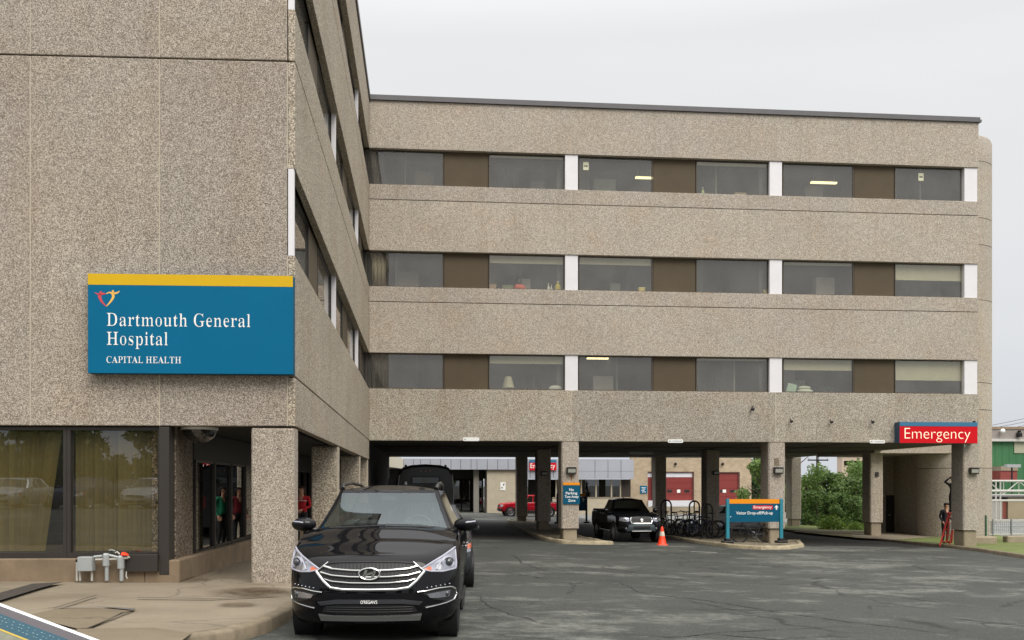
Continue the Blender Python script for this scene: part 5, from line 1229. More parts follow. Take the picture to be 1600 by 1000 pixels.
class Car:
    """body shell from stacked plan outlines; local frame: nose at y = 0 facing -Y, ground z = 0"""
    def __init__(s, P): s.P = P
    def sec(s, f): return lerp_tab(s.P['sec'], f)              # f -> hw, yf, yr
    def zt(s, y): return lerp_tab(s.P['top'], y)[0]
    def zb(s, y): return s.P['zb']
    def F(s, x, z):
        P = s.P; y = 0.1
        for _ in range(6):
            f = min(1, max(0, (z - s.zb(y)) / (s.zt(y) - s.zb(y))))
            hw, yf, yr = s.sec(f)
            r = min(0.9999, abs(x) / hw)
            y = yf + P['Lf'] * (1 - (1 - r ** P['nf']) ** (1 / P['nf']))
        return y
    def body_mb(s):
        P = s.P; mb = MB(); fs = P.get('levels') or [0, .06, .14, .25, .38, .5, .62, .74, .84, .92, .97, 1.0]
        rings = []
        for f in fs:
            hw, yf, yr = s.sec(f)
            h = half_ring(hw, yf, yr, P['Lf'], P['Lr'], P['nf'], P['nr'])
            full = h + [(-x, y) for x, y in reversed(h[1:-1])]
            rings.append([(x, y, s.zb(y) + (s.zt(y) - s.zb(y)) * f) for x, y in full])
        mb.grid([r + [r[0]] for r in rings])
        hw, yf, yr = s.sec(1.0)
        h = half_ring(hw, yf, yr, P['Lf'], P['Lr'], P['nf'], P['nr'])
        rows = []
        m = 14
        for (x, y) in h:
            cr = lerp_tab(P['crown'], y)[0]
            row = []
            for j in range(m + 1):
                t = 2 * j / m - 1
                row.append((x * t, y, s.zt(y) + cr * (1 - abs(t) ** 2.6)))
            rows.append(row)
        mb.grid(rows)
        return mb
    def patch(s, top, bot, off=0.01, nv=5, nu=4, mb=None, lift=0.0):
        """strip between an upper and a lower outline (x, z), laid on the nose and given a rim"""
        mb = mb or MB()
        def dens(c):
            o = []
            for a, b in zip(c, c[1:]):
                for k in range(nu): o.append((a[0] + (b[0] - a[0]) * k / nu, a[1] + (b[1] - a[1]) * k / nu))
            return o + [c[-1]]
        t, b = dens(top), dens(bot)
        rows = []
        for k in range(nv + 1):
            w = k / nv
            row = []
            for (p, q) in zip(t, b):
                x = p[0] + (q[0] - p[0]) * w; z = p[1] + (q[1] - p[1]) * w
                row.append(Vector((x, s.F(x, z) - off, z)))
            rows.append(row)
        mb.grid(rows)
        rim = [rows[0][i] for i in range(len(t))] + [r[-1] for r in rows[1:]] + list(reversed(rows[-1]))[1:] + [r[0] for r in reversed(rows[:-1])][:-1]
        back = [p + Vector((0, off + 0.03, 0)) for p in rim]
        mb.grid([rim + [rim[0]], back + [back[0]]])
        return mb
    def line(s, pts, r, off=0.012, closed=False, mb=None, n=6, seg=8):
        mb = mb or MB(); o = []
        m = len(pts)
        for i in range(m if closed else m - 1):
            a, b = pts[i], pts[(i + 1) % m]
            for k in range(n):
                x = a[0] + (b[0] - a[0]) * k / n; z = a[1] + (b[1] - a[1]) * k / n
                o.append((x, s.F(x, z) - off, z))
        if not closed:
            x, z = pts[-1]; o.append((x, s.F(x, z) - off, z))
        mb.tube(o, r, seg, closed)
        return mb
    def house(s, parent, mats, glassm):
        """glazed cabin: frame, windscreen, side and rear windows as separate pieces"""
        G = s.P['cab']; K = 12
        vs_ = [0, .05] + [0.05 + .87 * i / 9 for i in range(1, 10)] + [0.965, 1.0]
        kf, ks = 20, 60
        rings = []
        for v in vs_:
            b, t = G['base'], G['roof']
            mixv = [p + (q - p) * v for p, q in zip(b, t)]
            hw, yf, yr, Lf, Lr, z = mixv
            hw += G.get('bulge', 0.03) * math.sin(PI * v)
            yf -= 0.03 * math.sin(PI * v)
            zc = G.get('zrise', 0)
            h = half_ring(hw, yf, yr, Lf, Lr, G['nf'], G['nr'], kf, ks)
            rings.append([(x, y, (s.zt(y) - 0.02) * (1 - v) + z * v + (0 if v < .5 else 0)) for x, y in h])
        n = len(rings[0])
        buckets = {}
        for i in range(n - 1):
            for k in range(len(rings) - 1):
                key = 'frame'
                inside = 1 <= k < len(rings) - 2
                if inside:
                    if i < G['iw']: key = 'windscreen'
                    elif i >= n - 1 - G.get('ir', G['iw']): key = 'rear_window'
                    else:
                        q = (i - kf) / ks
                        for w, (a, b) in enumerate(G['side']):
                            if a <= q < b and not (w == 0 and q < a + G.get('rake', 0) * vs_[k]): key = 'side%d' % w
                buckets.setdefault(key, []).append((i, k))
        def mk(cells, sides):
            mb = MB()
            for sd in sides:
                for (i, k) in cells:
                    q = [rings[k][i], rings[k][i + 1], rings[k + 1][i + 1], rings[k + 1][i]]
                    mb.add([(x * sd, y, z) for x, y, z in q], [(0, 1, 2, 3)])
            return mb
        mb = mk(buckets['frame'], (1, -1))
        top = rings[-1]; rows = []
        for (x, y, z) in top:
            rows.append([(x * (2 * j / 10 - 1), y, z + G['rcrown'] * (1 - abs(2 * j / 10 - 1) ** 2.4) * min(1, (y - top[0][1]) * 2.5 + .0, (top[-1][1] - y) * 2.5) ) for j in range(11)])
        mb.grid(rows)
        mb.build('cabin', mats['body'], parent, smooth=True, merge=2e-4, angle=30)
        for key, cells in buckets.items():
            if key == 'frame': continue
            if key.startswith('side'):
                for sd in (1, -1): mk(cells, (sd,)).build('side_window', mats.get('side_glass', glassm), parent, smooth=True, merge=2e-4)
            else:
                mk(cells, (1, -1)).build(key, glassm if key == 'windscreen' else mats.get('side_glass', glassm), parent, smooth=True, merge=2e-4)
        for o in parent.children:
            if o.name.split('.')[0] in ('side_window', 'windscreen', 'rear_window'):
                bm = bmesh.new(); bm.from_mesh(o.data)
                for f in bm.faces:
                    c = f.calc_center_median()
                    if f.normal.dot(c - Vector((0, (G['base'][1] + G['base'][2]) / 2, .6))) < 0: f.normal_flip()
                bm.to_mesh(o.data); bm.free()
        s.rings = rings; s.vs = vs_
    def wheel(s, parent, x, y, r, w, spokes=10, arch=True, rimm='alloy'):
        sd = 1 if x > 0 else -1
        rr = r * 0.66
        mb = MB(); h = w / 2
        mb.lathe([(rr, -h * .8), (r * .86, -h), (r * .97, -h * .8), (r, -h * .45), (r, h * .45), (r * .97, h * .8), (r * .86, h), (rr, h * .8)], (x, y, r), 'x', 36)
        wh = mb.build('wheel', M['rubber'], parent, smooth=True)
        mb = MB(); o = sd * h
        mb.lathe([(rr * 1.01, x + o * .8), (rr * .97, x + o * .86), (rr * .9, x + o * .72), (rr * .9, x + o * .3), (0.01, x + o * .25)], (0, y, r), 'x', 36)
        for k in range(spokes):
            a = 2 * PI * k / spokes; c, s_ = math.cos(a), math.sin(a)
            d = 0.030 * r / .35
            p = []
            for (q, z_) in ((0.12 * r, .78), (rr * .95, .70)):
                for e_ in (-d, d):
                    p.append(Vector((x + o * z_, y + c * q - s_ * e_, r + s_ * q + c * e_)))
            pb = [v + Vector((-o * .25, 0, 0)) for v in p]
            mb.hexa([pb[0], pb[1], pb[3], pb[2], p[0], p[1], p[3], p[2]])
        mb.lathe([(0.01, x + o * .82), (0.14 * r, x + o * .80), (.2 * r, x + o * .6)], (0, y, r), 'x', 20)
        mb.build('rim', M[rimm], wh, smooth=True)
        if arch:
            mb = MB(); xo = x + sd * (h + 0.006)
            mb.lathe([(r * 1.16, x - sd * h), (r * 1.16, xo - sd * 0.02), (r * 1.10, xo - sd * .028), (0.02, xo - sd * 0.10)], (0, y, r * 1.02), 'x', 40)
            mb.build('wheel_arch', M['trim'], parent, smooth=True)
    def mirror(s, parent, x, y, z, m, sx=0.22, sy=0.12, sz=0.15):
        for sd in (1, -1):
            mb = MB(); c = Vector((sd * x, y, z))
            mb.ball(c, sx / 2, sy / 2, sz / 2, 16, 10)
            mb.tube([c + Vector((-sd * sx * .35, 0.0, -sz * .3)), c + Vector((-sd * (sx * .5 + .10), 0.02, -sz * .5))], 0.025, 8)
            o = mb.build('mirror', m, parent, smooth=True)
            mb = MB(); mb.tube([c + Vector((-sd * sx * .02, -sy * .49, sz * .14)), c + Vector((sd * sx * .38, -sy * .30, sz * .22))], 0.009, 8); mb.build('turn_light', M['drl'], o, smooth=True)
    def seats(s, parent, xs_, y, z0, z1):
        for x in xs_:
            mb = MB(); mb.bbox(x - .24, x + .24, y, y + .16, z0, z1, .06); mb.bbox(x - .13, x + .13, y + .03, y + .13, z1 + .03, z1 + .22, .05)
            mb.tube([(x - .06, y + .08, z1 - .02), (x - .06, y + .08, z1 + .06)], .008, 6); mb.tube([(x + .06, y + .08, z1 - .02), (x + .06, y + .08, z1 + .06)], .008, 6)
            mb.build('seat', M['seat'], parent)
    def steering(s, parent, x, y, z):
        mb = MB(); pts = [(x + .18 * math.cos(a), y + .06 * math.sin(a), z + .17 * math.sin(a)) for a in [2 * PI * k / 24 for k in range(24)]]
        mb.tube(pts, .016, 8, True); mb.tube([(x - .17, y, z), (x + .17, y, z)], .014, 6); mb.tube([(x, y, z), (x, y - .12, z - .12)], .03, 8)
        mb.build('steering_wheel', M['trim'], parent, smooth=True)

def mirror_x(pts): return [(-x, z) for x, z in reversed(pts)]
def sym(half): return [(-x, z) for x, z in reversed(half) if x > 1e-6] + half       # half runs from x=0 outwards

# --- the black SUV at the kerb
SUVP = dict(zb=0.22, Lf=0.80, Lr=0.35, nf=2.75, nr=4.0,
    sec=[(0, .885, .14, 4.58), (.07, .915, .06, 4.64), (.16, .930, .02, 4.68), (.34, .935, .0, 4.70), (.55, .940, .0, 4.70), (.74, .940, .025, 4.68), (.88, .930, .07, 4.66), (.95, .915, .11, 4.64), (1.0, .885, .16, 4.60)],
    top=[(0, .915), (.25, .960), (.6, 1.045), (1.1, 1.15), (1.5, 1.18), (2.5, 1.19), (3.6, 1.21), (4.7, 1.21)],
    crown=[(0, 0.0), (.18, .012), (.5, .045), (1.1, .08), (1.5, .075), (4.7, .02)],
    levels=[0, .035, .07, .12, .18, .26, .34, .44, .55, .65, .74, .81, .88, .92, .95, .975, 1.0],
    cab=dict(base=(.865, 1.16, 4.58, .42, .4, 1.12), roof=(.620, 1.98, 4.20, .14, .3, 1.665), nf=3.6, nr=4, iw=13, ir=15, bulge=.045, rcrown=.065,
             side=[(.05, .34), (.375, .66), (.69, .96)], rake=.22))
def make_suv():
    t = thing('suv', 'glossy black SUV with a chrome hexagonal grille, parked at the kerb by the pebbled column', 'car')
    c = Car(SUVP); B = M['paint_black']
    c.body_mb().build('body', B, t, smooth=True, merge=2e-4, angle=38)
    c.house(t, dict(body=B, side_glass=M['carglass_dk']), M['carglass'])
    for (x, y) in ((.80, .93), (.80, 3.63)):
        for sd in (1, -1): c.wheel(t, sd * x, y, .365, .235)
    # roof rails
    for sd in (1, -1):
        mb = MB(); mb.tube([(sd * .59, 2.10, 1.68), (sd * .61, 2.22, 1.735), (sd * .605, 3.0, 1.77), (sd * .59, 3.9, 1.75), (sd * .57, 4.1, 1.69)], [.03, .026, .022, .022, .03], 8)
        mb.build('roof_rail', mat('rail_satin', (.05, .05, .05), .3, .8), t, smooth=True)
    mb = MB(); mb.tube([(.05, 3.9, 1.74), (.05, 4.0, 1.80)], [.03, .012], 8); mb.build('aerial', M['trim'], t, smooth=True)
    c.mirror(t, .985, 1.60, 1.245, B, .30, .18, .17)
    c.seats(t, (-.38, .38), 2.35, .8, 1.28); c.steering(t, .38, 1.92, 1.17)
    mb = MB(); mb.box(-.8, .8, 1.35, 1.85, .98, 1.14); mb.build('dashboard', M['trim'], t)
    mb = MB(); mb.bbox(-.10, .10, 2.0, 2.02, 1.54, 1.60, .008); mb.build('rear_view_mirror', M['trim'], t)
    # grille: black hexagon, chrome surround, chrome bars, emblem
    gt = [(0, .895), (.30, .893), (.455, .882), (.575, .790)]; gbm = [(0, .600), (.30, .605), (.42, .622), (.575, .785)]
    g = c.patch(sym(gt), sym(gbm), .006).build('grille', M['mesh_black'], t, smooth=True)
    c.line(sym([(0, .886), (.30, .884), (.445, .874), (.556, .790)]), .006, .012, mb=None).build('grille_edge', M['trim'], g)
    mb = MB(); c.line(sym([(0, .598), (.28, .602), (.41, .620), (.49, .69), (.572, .786)]), .016, .012, mb=mb)
    c.line([(.572, .786), (.452, .886)], .008, .012, mb=mb); c.line([(-.572, .786), (-.452, .886)], .008, .012, mb=mb)
    mb.build('chrome_surround', M['chrome'], g, smooth=True)
    for half, r in (([(0, .800), (.2, .803), (.40, .818), (.50, .845)], .0125), ([(0, .735), (.2, .737), (.40, .752), (.525, .782)], .012), ([(0, .672), (.2, .674), (.40, .690), (.475, .712)], .010)):
        c.line(sym(half), r, .020).build('grille_bar', M['chrome'], g, smooth=True)
    mb = MB()
    for x in [-.50 + .04 * i for i in range(26)]: c.line([(x, .62), (x, .87)], .0025, .010, mb=mb, seg=4, n=4)
    mb.build('grille_mesh', mat('mesh_wire', (.012, .012, .012), .5, .0), g)
    em = MB(); yc = c.F(0, .765) - .045
    pts = [(.108 * math.cos(a), yc, .768 + .060 * math.sin(a)) for a in [2 * PI * k / 40 for k in range(40)]]
    em.tube(pts, .010, 8, True)
    def bar(a, b, w):
        p, q = Vector((a[0], yc - .004, a[1])), Vector((b[0], yc - .004, b[1])); d = (q - p).normalized(); n_ = Vector((d.z, 0, -d.x)) * w
        em.hexa([p - n_, p + n_, p + n_ + Vector((0, .02, 0)), p - n_ + Vector((0, .02, 0)), q - n_, q + n_, q + n_ + Vector((0, .02, 0)), q - n_ + Vector((0, .02, 0))])
    bar((-.062, .724), (-.030, .812), .013); bar((.030, .724), (.062, .812), .013); bar((-.052, .752), (.052, .784), .010)
    em.build('emblem', M['chrome'], g, smooth=True)
    mb = MB(); mb.lathe([(.001, 0), (.1, 0)], (0, 0, 0), 'y', 32); mb.v = [Vector((p.x, yc + .012, .768 + p.z * .58)) for p in mb.v]; mb.build('emblem_plate', M['trim'], g)
    # headlamps
    for sd in (1, -1):
        top_ = [(.54, .812), (.64, .868), (.76, .935), (.88, 1.015)]; bot_ = [(.545, .806), (.64, .785), (.76, .780), (.895, .800)]
        top_ = [(x * sd, z) for x, z in top_]; bot_ = [(x * sd, z) for x, z in bot_]
        h = c.patch(top_, bot_, .007, 6, 5).build('headlight', M['lens'], t, smooth=True)
        mb = MB(); c.line([(.545 * sd, .812), (.64 * sd, .870), (.76 * sd, .938), (.88 * sd, 1.018), (.897 * sd, .86), (.894 * sd, .800)], .011, .014, mb=mb)
        c.line([(.545 * sd, .806), (.64 * sd, .783), (.76 * sd, .777), (.895 * sd, .797)], .009, .012, mb=mb)
        c.line([(.80 * sd, .965), (.735 * sd, .875), (.70 * sd, .80)], .009, .012, mb=mb)
        mb.build('light_guide', M['drl'], h, smooth=True)
        px_, pz_ = .815 * sd, .868; yy = c.F(px_, pz_)
        mb = MB(); mb.tube([(px_ + .058 * math.cos(a), c.F(px_ + .058 * math.cos(a), pz_) - .016, pz_ + .058 * math.sin(a)) for a in [2 * PI * k / 28 for k in range(28)]], .011, 8, True); mb.build('projector_ring', M['drl'], h, smooth=True)
        mb = MB(); mb.ball((px_, yy + .0, pz_), .048, .045, .048, 20, 12); mb.build('projector', M['lens_dk'], h, smooth=True)
        c.patch([(x * sd, z) for x, z in ((.565, .812), (.61, .832), (.635, .838))], [(x * sd, z) for x, z in ((.565, .808), (.61, .797), (.645, .795))], .013, 4).build('indicator', M['amber'], h, smooth=True)
        c.patch([(x * sd, z) for x, z in ((.70, .85), (.745, .852))], [(x * sd, z) for x, z in ((.69, .80), (.74, .798))], .012, 4).build('reflector', M['chrome'], h, smooth=True)
        # fog lamp with chrome bracket and the row of small lights above it
        fb = c.patch([(x * sd, z) for x, z in ((.53, .585), (.70, .612), (.86, .612), (.905, .575))], [(x * sd, z) for x, z in ((.545, .560), (.66, .49), (.80, .455), (.90, .465))], .004, 5).build('fog_lamp_bay', M['trim'], t, smooth=True)
        c.line([(x * sd, z) for x, z in ((.50, .572), (.60, .582), (.72, .604), (.84, .606), (.885, .585), (.905, .52), (.88, .465), (.80, .440), (.66, .415), (.585, .402))], .008, .012).build('chrome_bracket', M['chrome'], fb, smooth=True)
        c.patch([(x * sd, z) for x, z in ((.60, .545), (.70, .560), (.84, .572))], [(x * sd, z) for x, z in ((.63, .505), (.72, .498), (.83, .502))], .010, 4).build('fog_lamp', M['lens'], fb, smooth=True)
        mb = MB(); mb.ball((.80 * sd, c.F(.80 * sd, .535) - .004, .535), .03, .02, .03, 16, 10); mb.build('fog_lamp_lens', M['lens_dk'], fb, smooth=True)
        mb = MB()
        for k in range(6):
            x = (.60 + .046 * k) * sd; z = .614 + .005 * k; mb.ball((x, c.F(x, z) - .004, z), .010, .008, .008, 10, 6)
        mb.build('running_light', M['lens'], t, smooth=True)
        # door seams and handles on the sides
    for sd in (1, -1):
        for yh in (2.55, 3.45):
            mb = MB(); mb.tube([(sd * .945, yh, .93), (sd * .965, yh + .03, .935), (sd * .965, yh + .17, .945), (sd * .945, yh + .2, .945)], .012, 8); mb.build('door_handle', M['chrome'], t, smooth=True)
        mb = MB(); mb.box(sd * .930 if sd > 0 else -.945, .945 if sd > 0 else sd * .930, 1.4, 3.15, .24, .36); mb.build('sill_cladding', M['trim'], t)
    # bumper: intake, satin bar, silver skid plate, dealer lettering, number-plate bar
    c.patch(sym([(0, .440), (.35, .438), (.47, .425)]), sym([(0, .345), (.35, .350), (.50, .365)]), .006).build('lower_intake', M['mesh_black'], t, smooth=True)
    mb = MB()
    for z in (.365, .39, .415): c.line(sym([(0, z), (.45, z + .004)]), .004, .010, mb=mb, seg=6)
    mb.build('intake_slat', M['trim'], t)
    c.patch(sym([(0, .500), (.35, .498), (.56, .470)]), sym([(0, .455), (.35, .452), (.52, .432)]), .016).build('bumper_bar', mat('satin_black', (.028, .029, .033), .35, coat=.3), t, smooth=True)
    c.patch(sym([(0, .325), (.40, .328), (.545, .340)]), sym([(0, .262), (.40, .265), (.525, .262)]), .014).build('skid_plate', M['skid'], t, smooth=True)
    c.patch(sym([(0, .258), (.16, .258)]), sym([(0, .235), (.16, .235)]), .02).build('tow_cover', M['trim'], t, smooth=True)
    mb = MB(); vf = sans("O'REGAN'S", .015); place_text(mb, vf, -.088, .088, .458, .494, c.F(0, .47) - .040); 
    mb.build('dealer_lettering', M['white'], t)
    # wipers, washer seam, inspection sticker
    for a, b in (((-.62, 1.27, 1.215), (.05, 1.14, 1.245)), ((.05, 1.16, 1.24), (.62, 1.22, 1.225))):
        mb = MB(); mb.tube([a, b], .009, 6); mb.build('wiper', M['trim'], t)
    return t
SUV = make_suv()
p = onG(580, 1010); 
SUV.location = (-.55, 10.12, gz(-.5, 11.5)); SUV.rotation_euler = (R(-0.9), 0, R(-3.8))

# --- the grey car parked behind it
CARP = dict(zb=0.2, Lf=.75, Lr=.4, nf=2.5, nr=3.5,
    sec=[(0, .78, .14, 4.5), (.1, .87, .04, 4.58), (.35, .90, .0, 4.62), (.6, .905, .01, 4.62), (.85, .89, .07, 4.58), (1.0, .84, .16, 4.5)],
    top=[(0, .78), (.3, .84), (1.1, .98), (2, 1.0), (3.6, 1.04), (4.7, 1.02)], crown=[(0, 0), (.3, .03), (1.2, .06), (4.7, .03)],
    cab=dict(base=(.83, 1.15, 4.35, .35, .4, 1.0), roof=(.57, 2.0, 3.7, .14, .3, 1.46), nf=3.6, nr=4, iw=13, ir=15, bulge=.04, rcrown=.05, side=[(.05, .45), (.49, .92)], rake=.25))
def make_sedan(label, paintm, group=None):
    t = thing('parked_car', label, 'car', (0, 0, 0), group)
    c = Car(CARP)
    c.body_mb().build('body', paintm, t, smooth=True, merge=2e-4, angle=38)
    c.house(t, dict(body=paintm), M['carglass_dk'])
    for (x, y) in ((.815, .88), (.815, 3.6)):
        for sd in (1, -1): c.wheel(t, sd * x, y, .32, .21, 8)
    c.mirror(t, .93, 1.55, 1.04, paintm, .2, .13, .14)
    c.patch(sym([(0, .70), (.35, .70), (.45, .66)]), sym([(0, .58), (.35, .58), (.42, .62)]), .008).build('grille', M['mesh_black'], t, smooth=True)
    c.patch(sym([(0, .42), (.5, .42)]), sym([(0, .30), (.45, .31)]), .006).build('lower_intake', M['mesh_black'], t, smooth=True)
    for sd in (1, -1):
        h = c.patch([(x * sd, z) for x, z in ((.52, .70), (.70, .76), (.84, .80))], [(x * sd, z) for x, z in ((.54, .62), (.70, .62), (.86, .66))], .008, 4).build('headlight', M['lens'], t, smooth=True)
        mb = MB(); mb.ball((sd * .70, c.F(.7, .69) - .005, .69), .045, .03, .045, 14, 8); mb.build('projector', M['lens_dk'], h, smooth=True)
        c.patch([(x * sd, z) for x, z in ((.80, .78), (.865, .80))], [(x * sd, z) for x, z in ((.80, .70), (.872, .72))], .014, 3).build('indicator', M['amber'], h, smooth=True)
        mb = MB(); mb.box(sd * .6 - .12, sd * .6 + .12, 4.5, 4.6, .78, .92); mb.build('tail_light', M['reddoor'], t)
    return t
SED = make_sedan('dark grey car parked close behind the black SUV, only its side and one headlamp showing', M['paint_grey'])
SED.location = (-0.02, 16.4, gz(0, 18)); SED.rotation_euler = (R(-0.9), 0, R(-2.5))

# --- pickups
def make_pickup(name, label, bodym, P, o):
    t = thing(name, label, 'pickup')
    c = Car(P); L_ = o['L']
    c.body_mb().build('body', bodym, t, smooth=True, merge=2e-4, angle=38)
    c.house(t, dict(body=bodym, side_glass=o.get('side_glass', M['carglass_dk'])), o.get('glass', M['carglass_dk']))
    for y in o['wy']:
        for sd in (1, -1): c.wheel(t, sd * (P['sec'][2][1] - .095), y, o['r'], .25, 6)
    c.mirror(t, P['sec'][2][1] + .10, o['my'], o['mz'], bodym, .2, .14, .22)
    zr = c.zt(o['bed'][0] + .3)
    mb = MB(); a, b = o['bed']; w = P['sec'][-1][1]
    mb.box(-w + .08, w - .08, a + .06, b - .1, zr - .03, zr + .03)
    mb.build('bed_cover', M['trim'], t)
    mb = MB()
    for sd in (1, -1): mb.tube([(sd * (w - .03), a + .05, zr + .01), (sd * (w - .03), b - .08, zr + .01)], .03, 8)
    mb.build('bed_rail', M['trim'], t)
    for sd in (1, -1):
        for yh in o['handles']:
            mb = MB(); mb.box(sd * (P['sec'][2][1] + .004) - .012, sd * (P['sec'][2][1] + .004) + .012, yh, yh + .16, zr - .12, zr - .085); mb.build('door_handle', o.get('hm', M['trim']), t)
        mb = MB(); mb.tube([(sd * (P['sec'][2][1] - .02), o['wy'][0] + .62, .44), (sd * (P['sec'][2][1] - .02), o['wy'][1] - .62, .44)], .045, 8); mb.build('side_step', o.get('step', M['trim']), t, smooth=True)
        mb = MB(); mb.box(sd * (w - .12) - .07, sd * (w - .12) + .07, L_ - .12, L_ - .01, zr - .36, zr - .1); mb.build('tail_light', M['reddoor'], t)
    return t, c
TACP = dict(zb=.42, Lf=.62, Lr=.12, nf=2.7, nr=6,
    sec=[(0, .80, .10, 5.20), (.12, .90, .03, 5.26), (.35, .945, .0, 5.28), (.6, .945, .02, 5.28), (.85, .93, .07, 5.27), (.94, .915, .11, 5.26), (1.0, .88, .17, 5.22)],
    top=[(0, 1.05), (.3, 1.09), (.9, 1.15), (1.4, 1.17), (3.4, 1.20), (3.6, 1.25), (5.3, 1.25)], crown=[(0, 0), (.2, .02), (.6, .06), (1.4, .07), (3.4, .02), (5.3, 0)],
    cab=dict(base=(.87, 1.45, 3.55, .32, .12, 1.2), roof=(.60, 2.12, 3.38, .12, .1, 1.72), nf=3.8, nr=6, iw=13, ir=16, bulge=.05, rcrown=.06, side=[(.06, .50), (.54, .94)], rake=.22))
TAC, c = make_pickup('pickup_truck', 'black crew-cab pickup with a chrome-edged grille, standing under the wing behind the traffic cone', M['paint_black'], TACP,
    dict(L=5.28, wy=(.95, 4.2), r=.40, my=1.75, mz=1.28, bed=(3.6, 5.28), handles=(2.55, 3.3), hm=M['chrome'], step=M['chrome']))
gr = c.patch(sym([(0, 1.035), (.30, 1.035), (.40, 1.0), (.425, .93)]), sym([(0, .80), (.30, .80), (.36, .81), (.43, .90)]), .008).build('grille', M['mesh_black'], TAC, smooth=True)
c.line([(-.40, .80), (-.455, .93), (-.42, 1.03), (-.32, 1.055), (.32, 1.055), (.42, 1.03), (.455, .93), (.40, .80)], .026, .016, closed=True).build('chrome_surround', M['chrome'], gr, smooth=True)
mb = MB()
for z in (.86, .92, .98): c.line(sym([(0, z), (.36, z)]), .010, .012, mb=mb)
mb.build('grille_bar', M['trim'], gr)
yc = c.F(0, .93) - .05
mb = MB()
for (a, b, dz) in ((.075, .048, 0), (.03, .046, 0), (.06, .020, .02)): mb.tube([(a * math.cos(w), yc, .93 + dz + b * math.sin(w)) for w in [2 * PI * k / 28 for k in range(28)]], .008, 6, True)
mb.build('emblem', M['chrome'], gr, smooth=True)
for sd in (1, -1):
    h = c.patch([(x * sd, z) for x, z in ((.50, 1.03), (.66, 1.055), (.84, 1.06))], [(x * sd, z) for x, z in ((.50, .90), (.66, .865), (.87, .90))], .010, 5).build('headlight', M['lens'], TAC, smooth=True)
    mb = MB(); mb.ball((sd * .62, c.F(.62, .96) - .005, .96), .055, .03, .055, 14, 8); mb.build('reflector_bowl', M['chrome'], h, smooth=True)
    mb = MB(); mb.ball((sd * .62, c.F(.62, .58) - .005, .58), .06, .03, .06, 14, 8); mb.build('fog_lamp', M['lens_dk'], TAC, smooth=True)
c.patch(sym([(0, .775), (.40, .775), (.52, .74)]), sym([(0, .53), (.36, .53), (.62, .46)]), .02).build('bumper', mat('bumper_grey', lin(74, 84, 88), .4, .2, coat=.3), TAC, smooth=True)
c.patch(sym([(0, .70), (.36, .70)]), sym([(0, .585), (.33, .585)]), .028).build('lower_intake', M['mesh_black'], TAC, smooth=True)
c.line(sym([(0, .49), (.4, .49)]), .02, .02).build('bumper_lip', M['skid'], TAC, smooth=True)
mb = MB(); mb.tube([(.0, 3.0, 1.78), (.0, 3.1, 1.83)], [.03, .01], 6); mb.build('aerial', M['trim'], TAC)
TAC.location = (0, 0, 0)

RANP = dict(zb=.40, Lf=.45, Lr=.10, nf=2.8, nr=7,
    sec=[(0, .80, .10, 5.0), (.12, .86, .02, 5.08), (.35, .885, .0, 5.10), (.6, .885, .02, 5.10), (.85, .87, .06, 5.09), (.94, .86, .1, 5.08), (1.0, .83, .16, 5.05)],
    top=[(0, .98), (.3, 1.03), (1.0, 1.08), (1.5, 1.10), (3.3, 1.12), (3.45, 1.10), (5.1, 1.08)], crown=[(0, 0), (.2, .02), (.6, .05), (1.4, .06), (3.4, .01), (5.1, 0)],
    cab=dict(base=(.82, 1.50, 3.40, .3, .12, 1.1), roof=(.60, 2.05, 3.22, .12, .1, 1.66), nf=3.8, nr=6, iw=13, ir=16, bulge=.04, rcrown=.05, side=[(.05, .56), (.62, .93)], rake=.22))
RAN, c = make_pickup('pickup_truck', 'red extended-cab pickup parked side-on by the far stone wall', M['paint_red'], RANP,
    dict(L=5.1, wy=(.88, 4.05), r=.37, my=1.75, mz=1.2, bed=(3.45, 5.1), handles=(2.75,), step=M['trim']))
c.patch(sym([(0, .92), (.42, .92)]), sym([(0, .74), (.42, .74)]), .008).build('grille', M['mesh_black'], RAN, smooth=True)
c.patch(sym([(0, .66), (.80, .66)]), sym([(0, .46), (.80, .46)]), .03).build('bumper', M['trim'], RAN, smooth=True)
for sd in (1, -1):
    c.patch([(x * sd, z) for x, z in ((.50, .94), (.66, .95), (.83, .95))], [(x * sd, z) for x, z in ((.50, .80), (.66, .79), (.85, .79))], .012, 5).build('headlight', M['lens'], RAN, smooth=True)
    c.patch([(x * sd, z) for x, z in ((.84, .94), (.868, .94))], [(x * sd, z) for x, z in ((.85, .80), (.872, .80))], .014, 3).build('indicator', M['amber'], RAN, smooth=True)

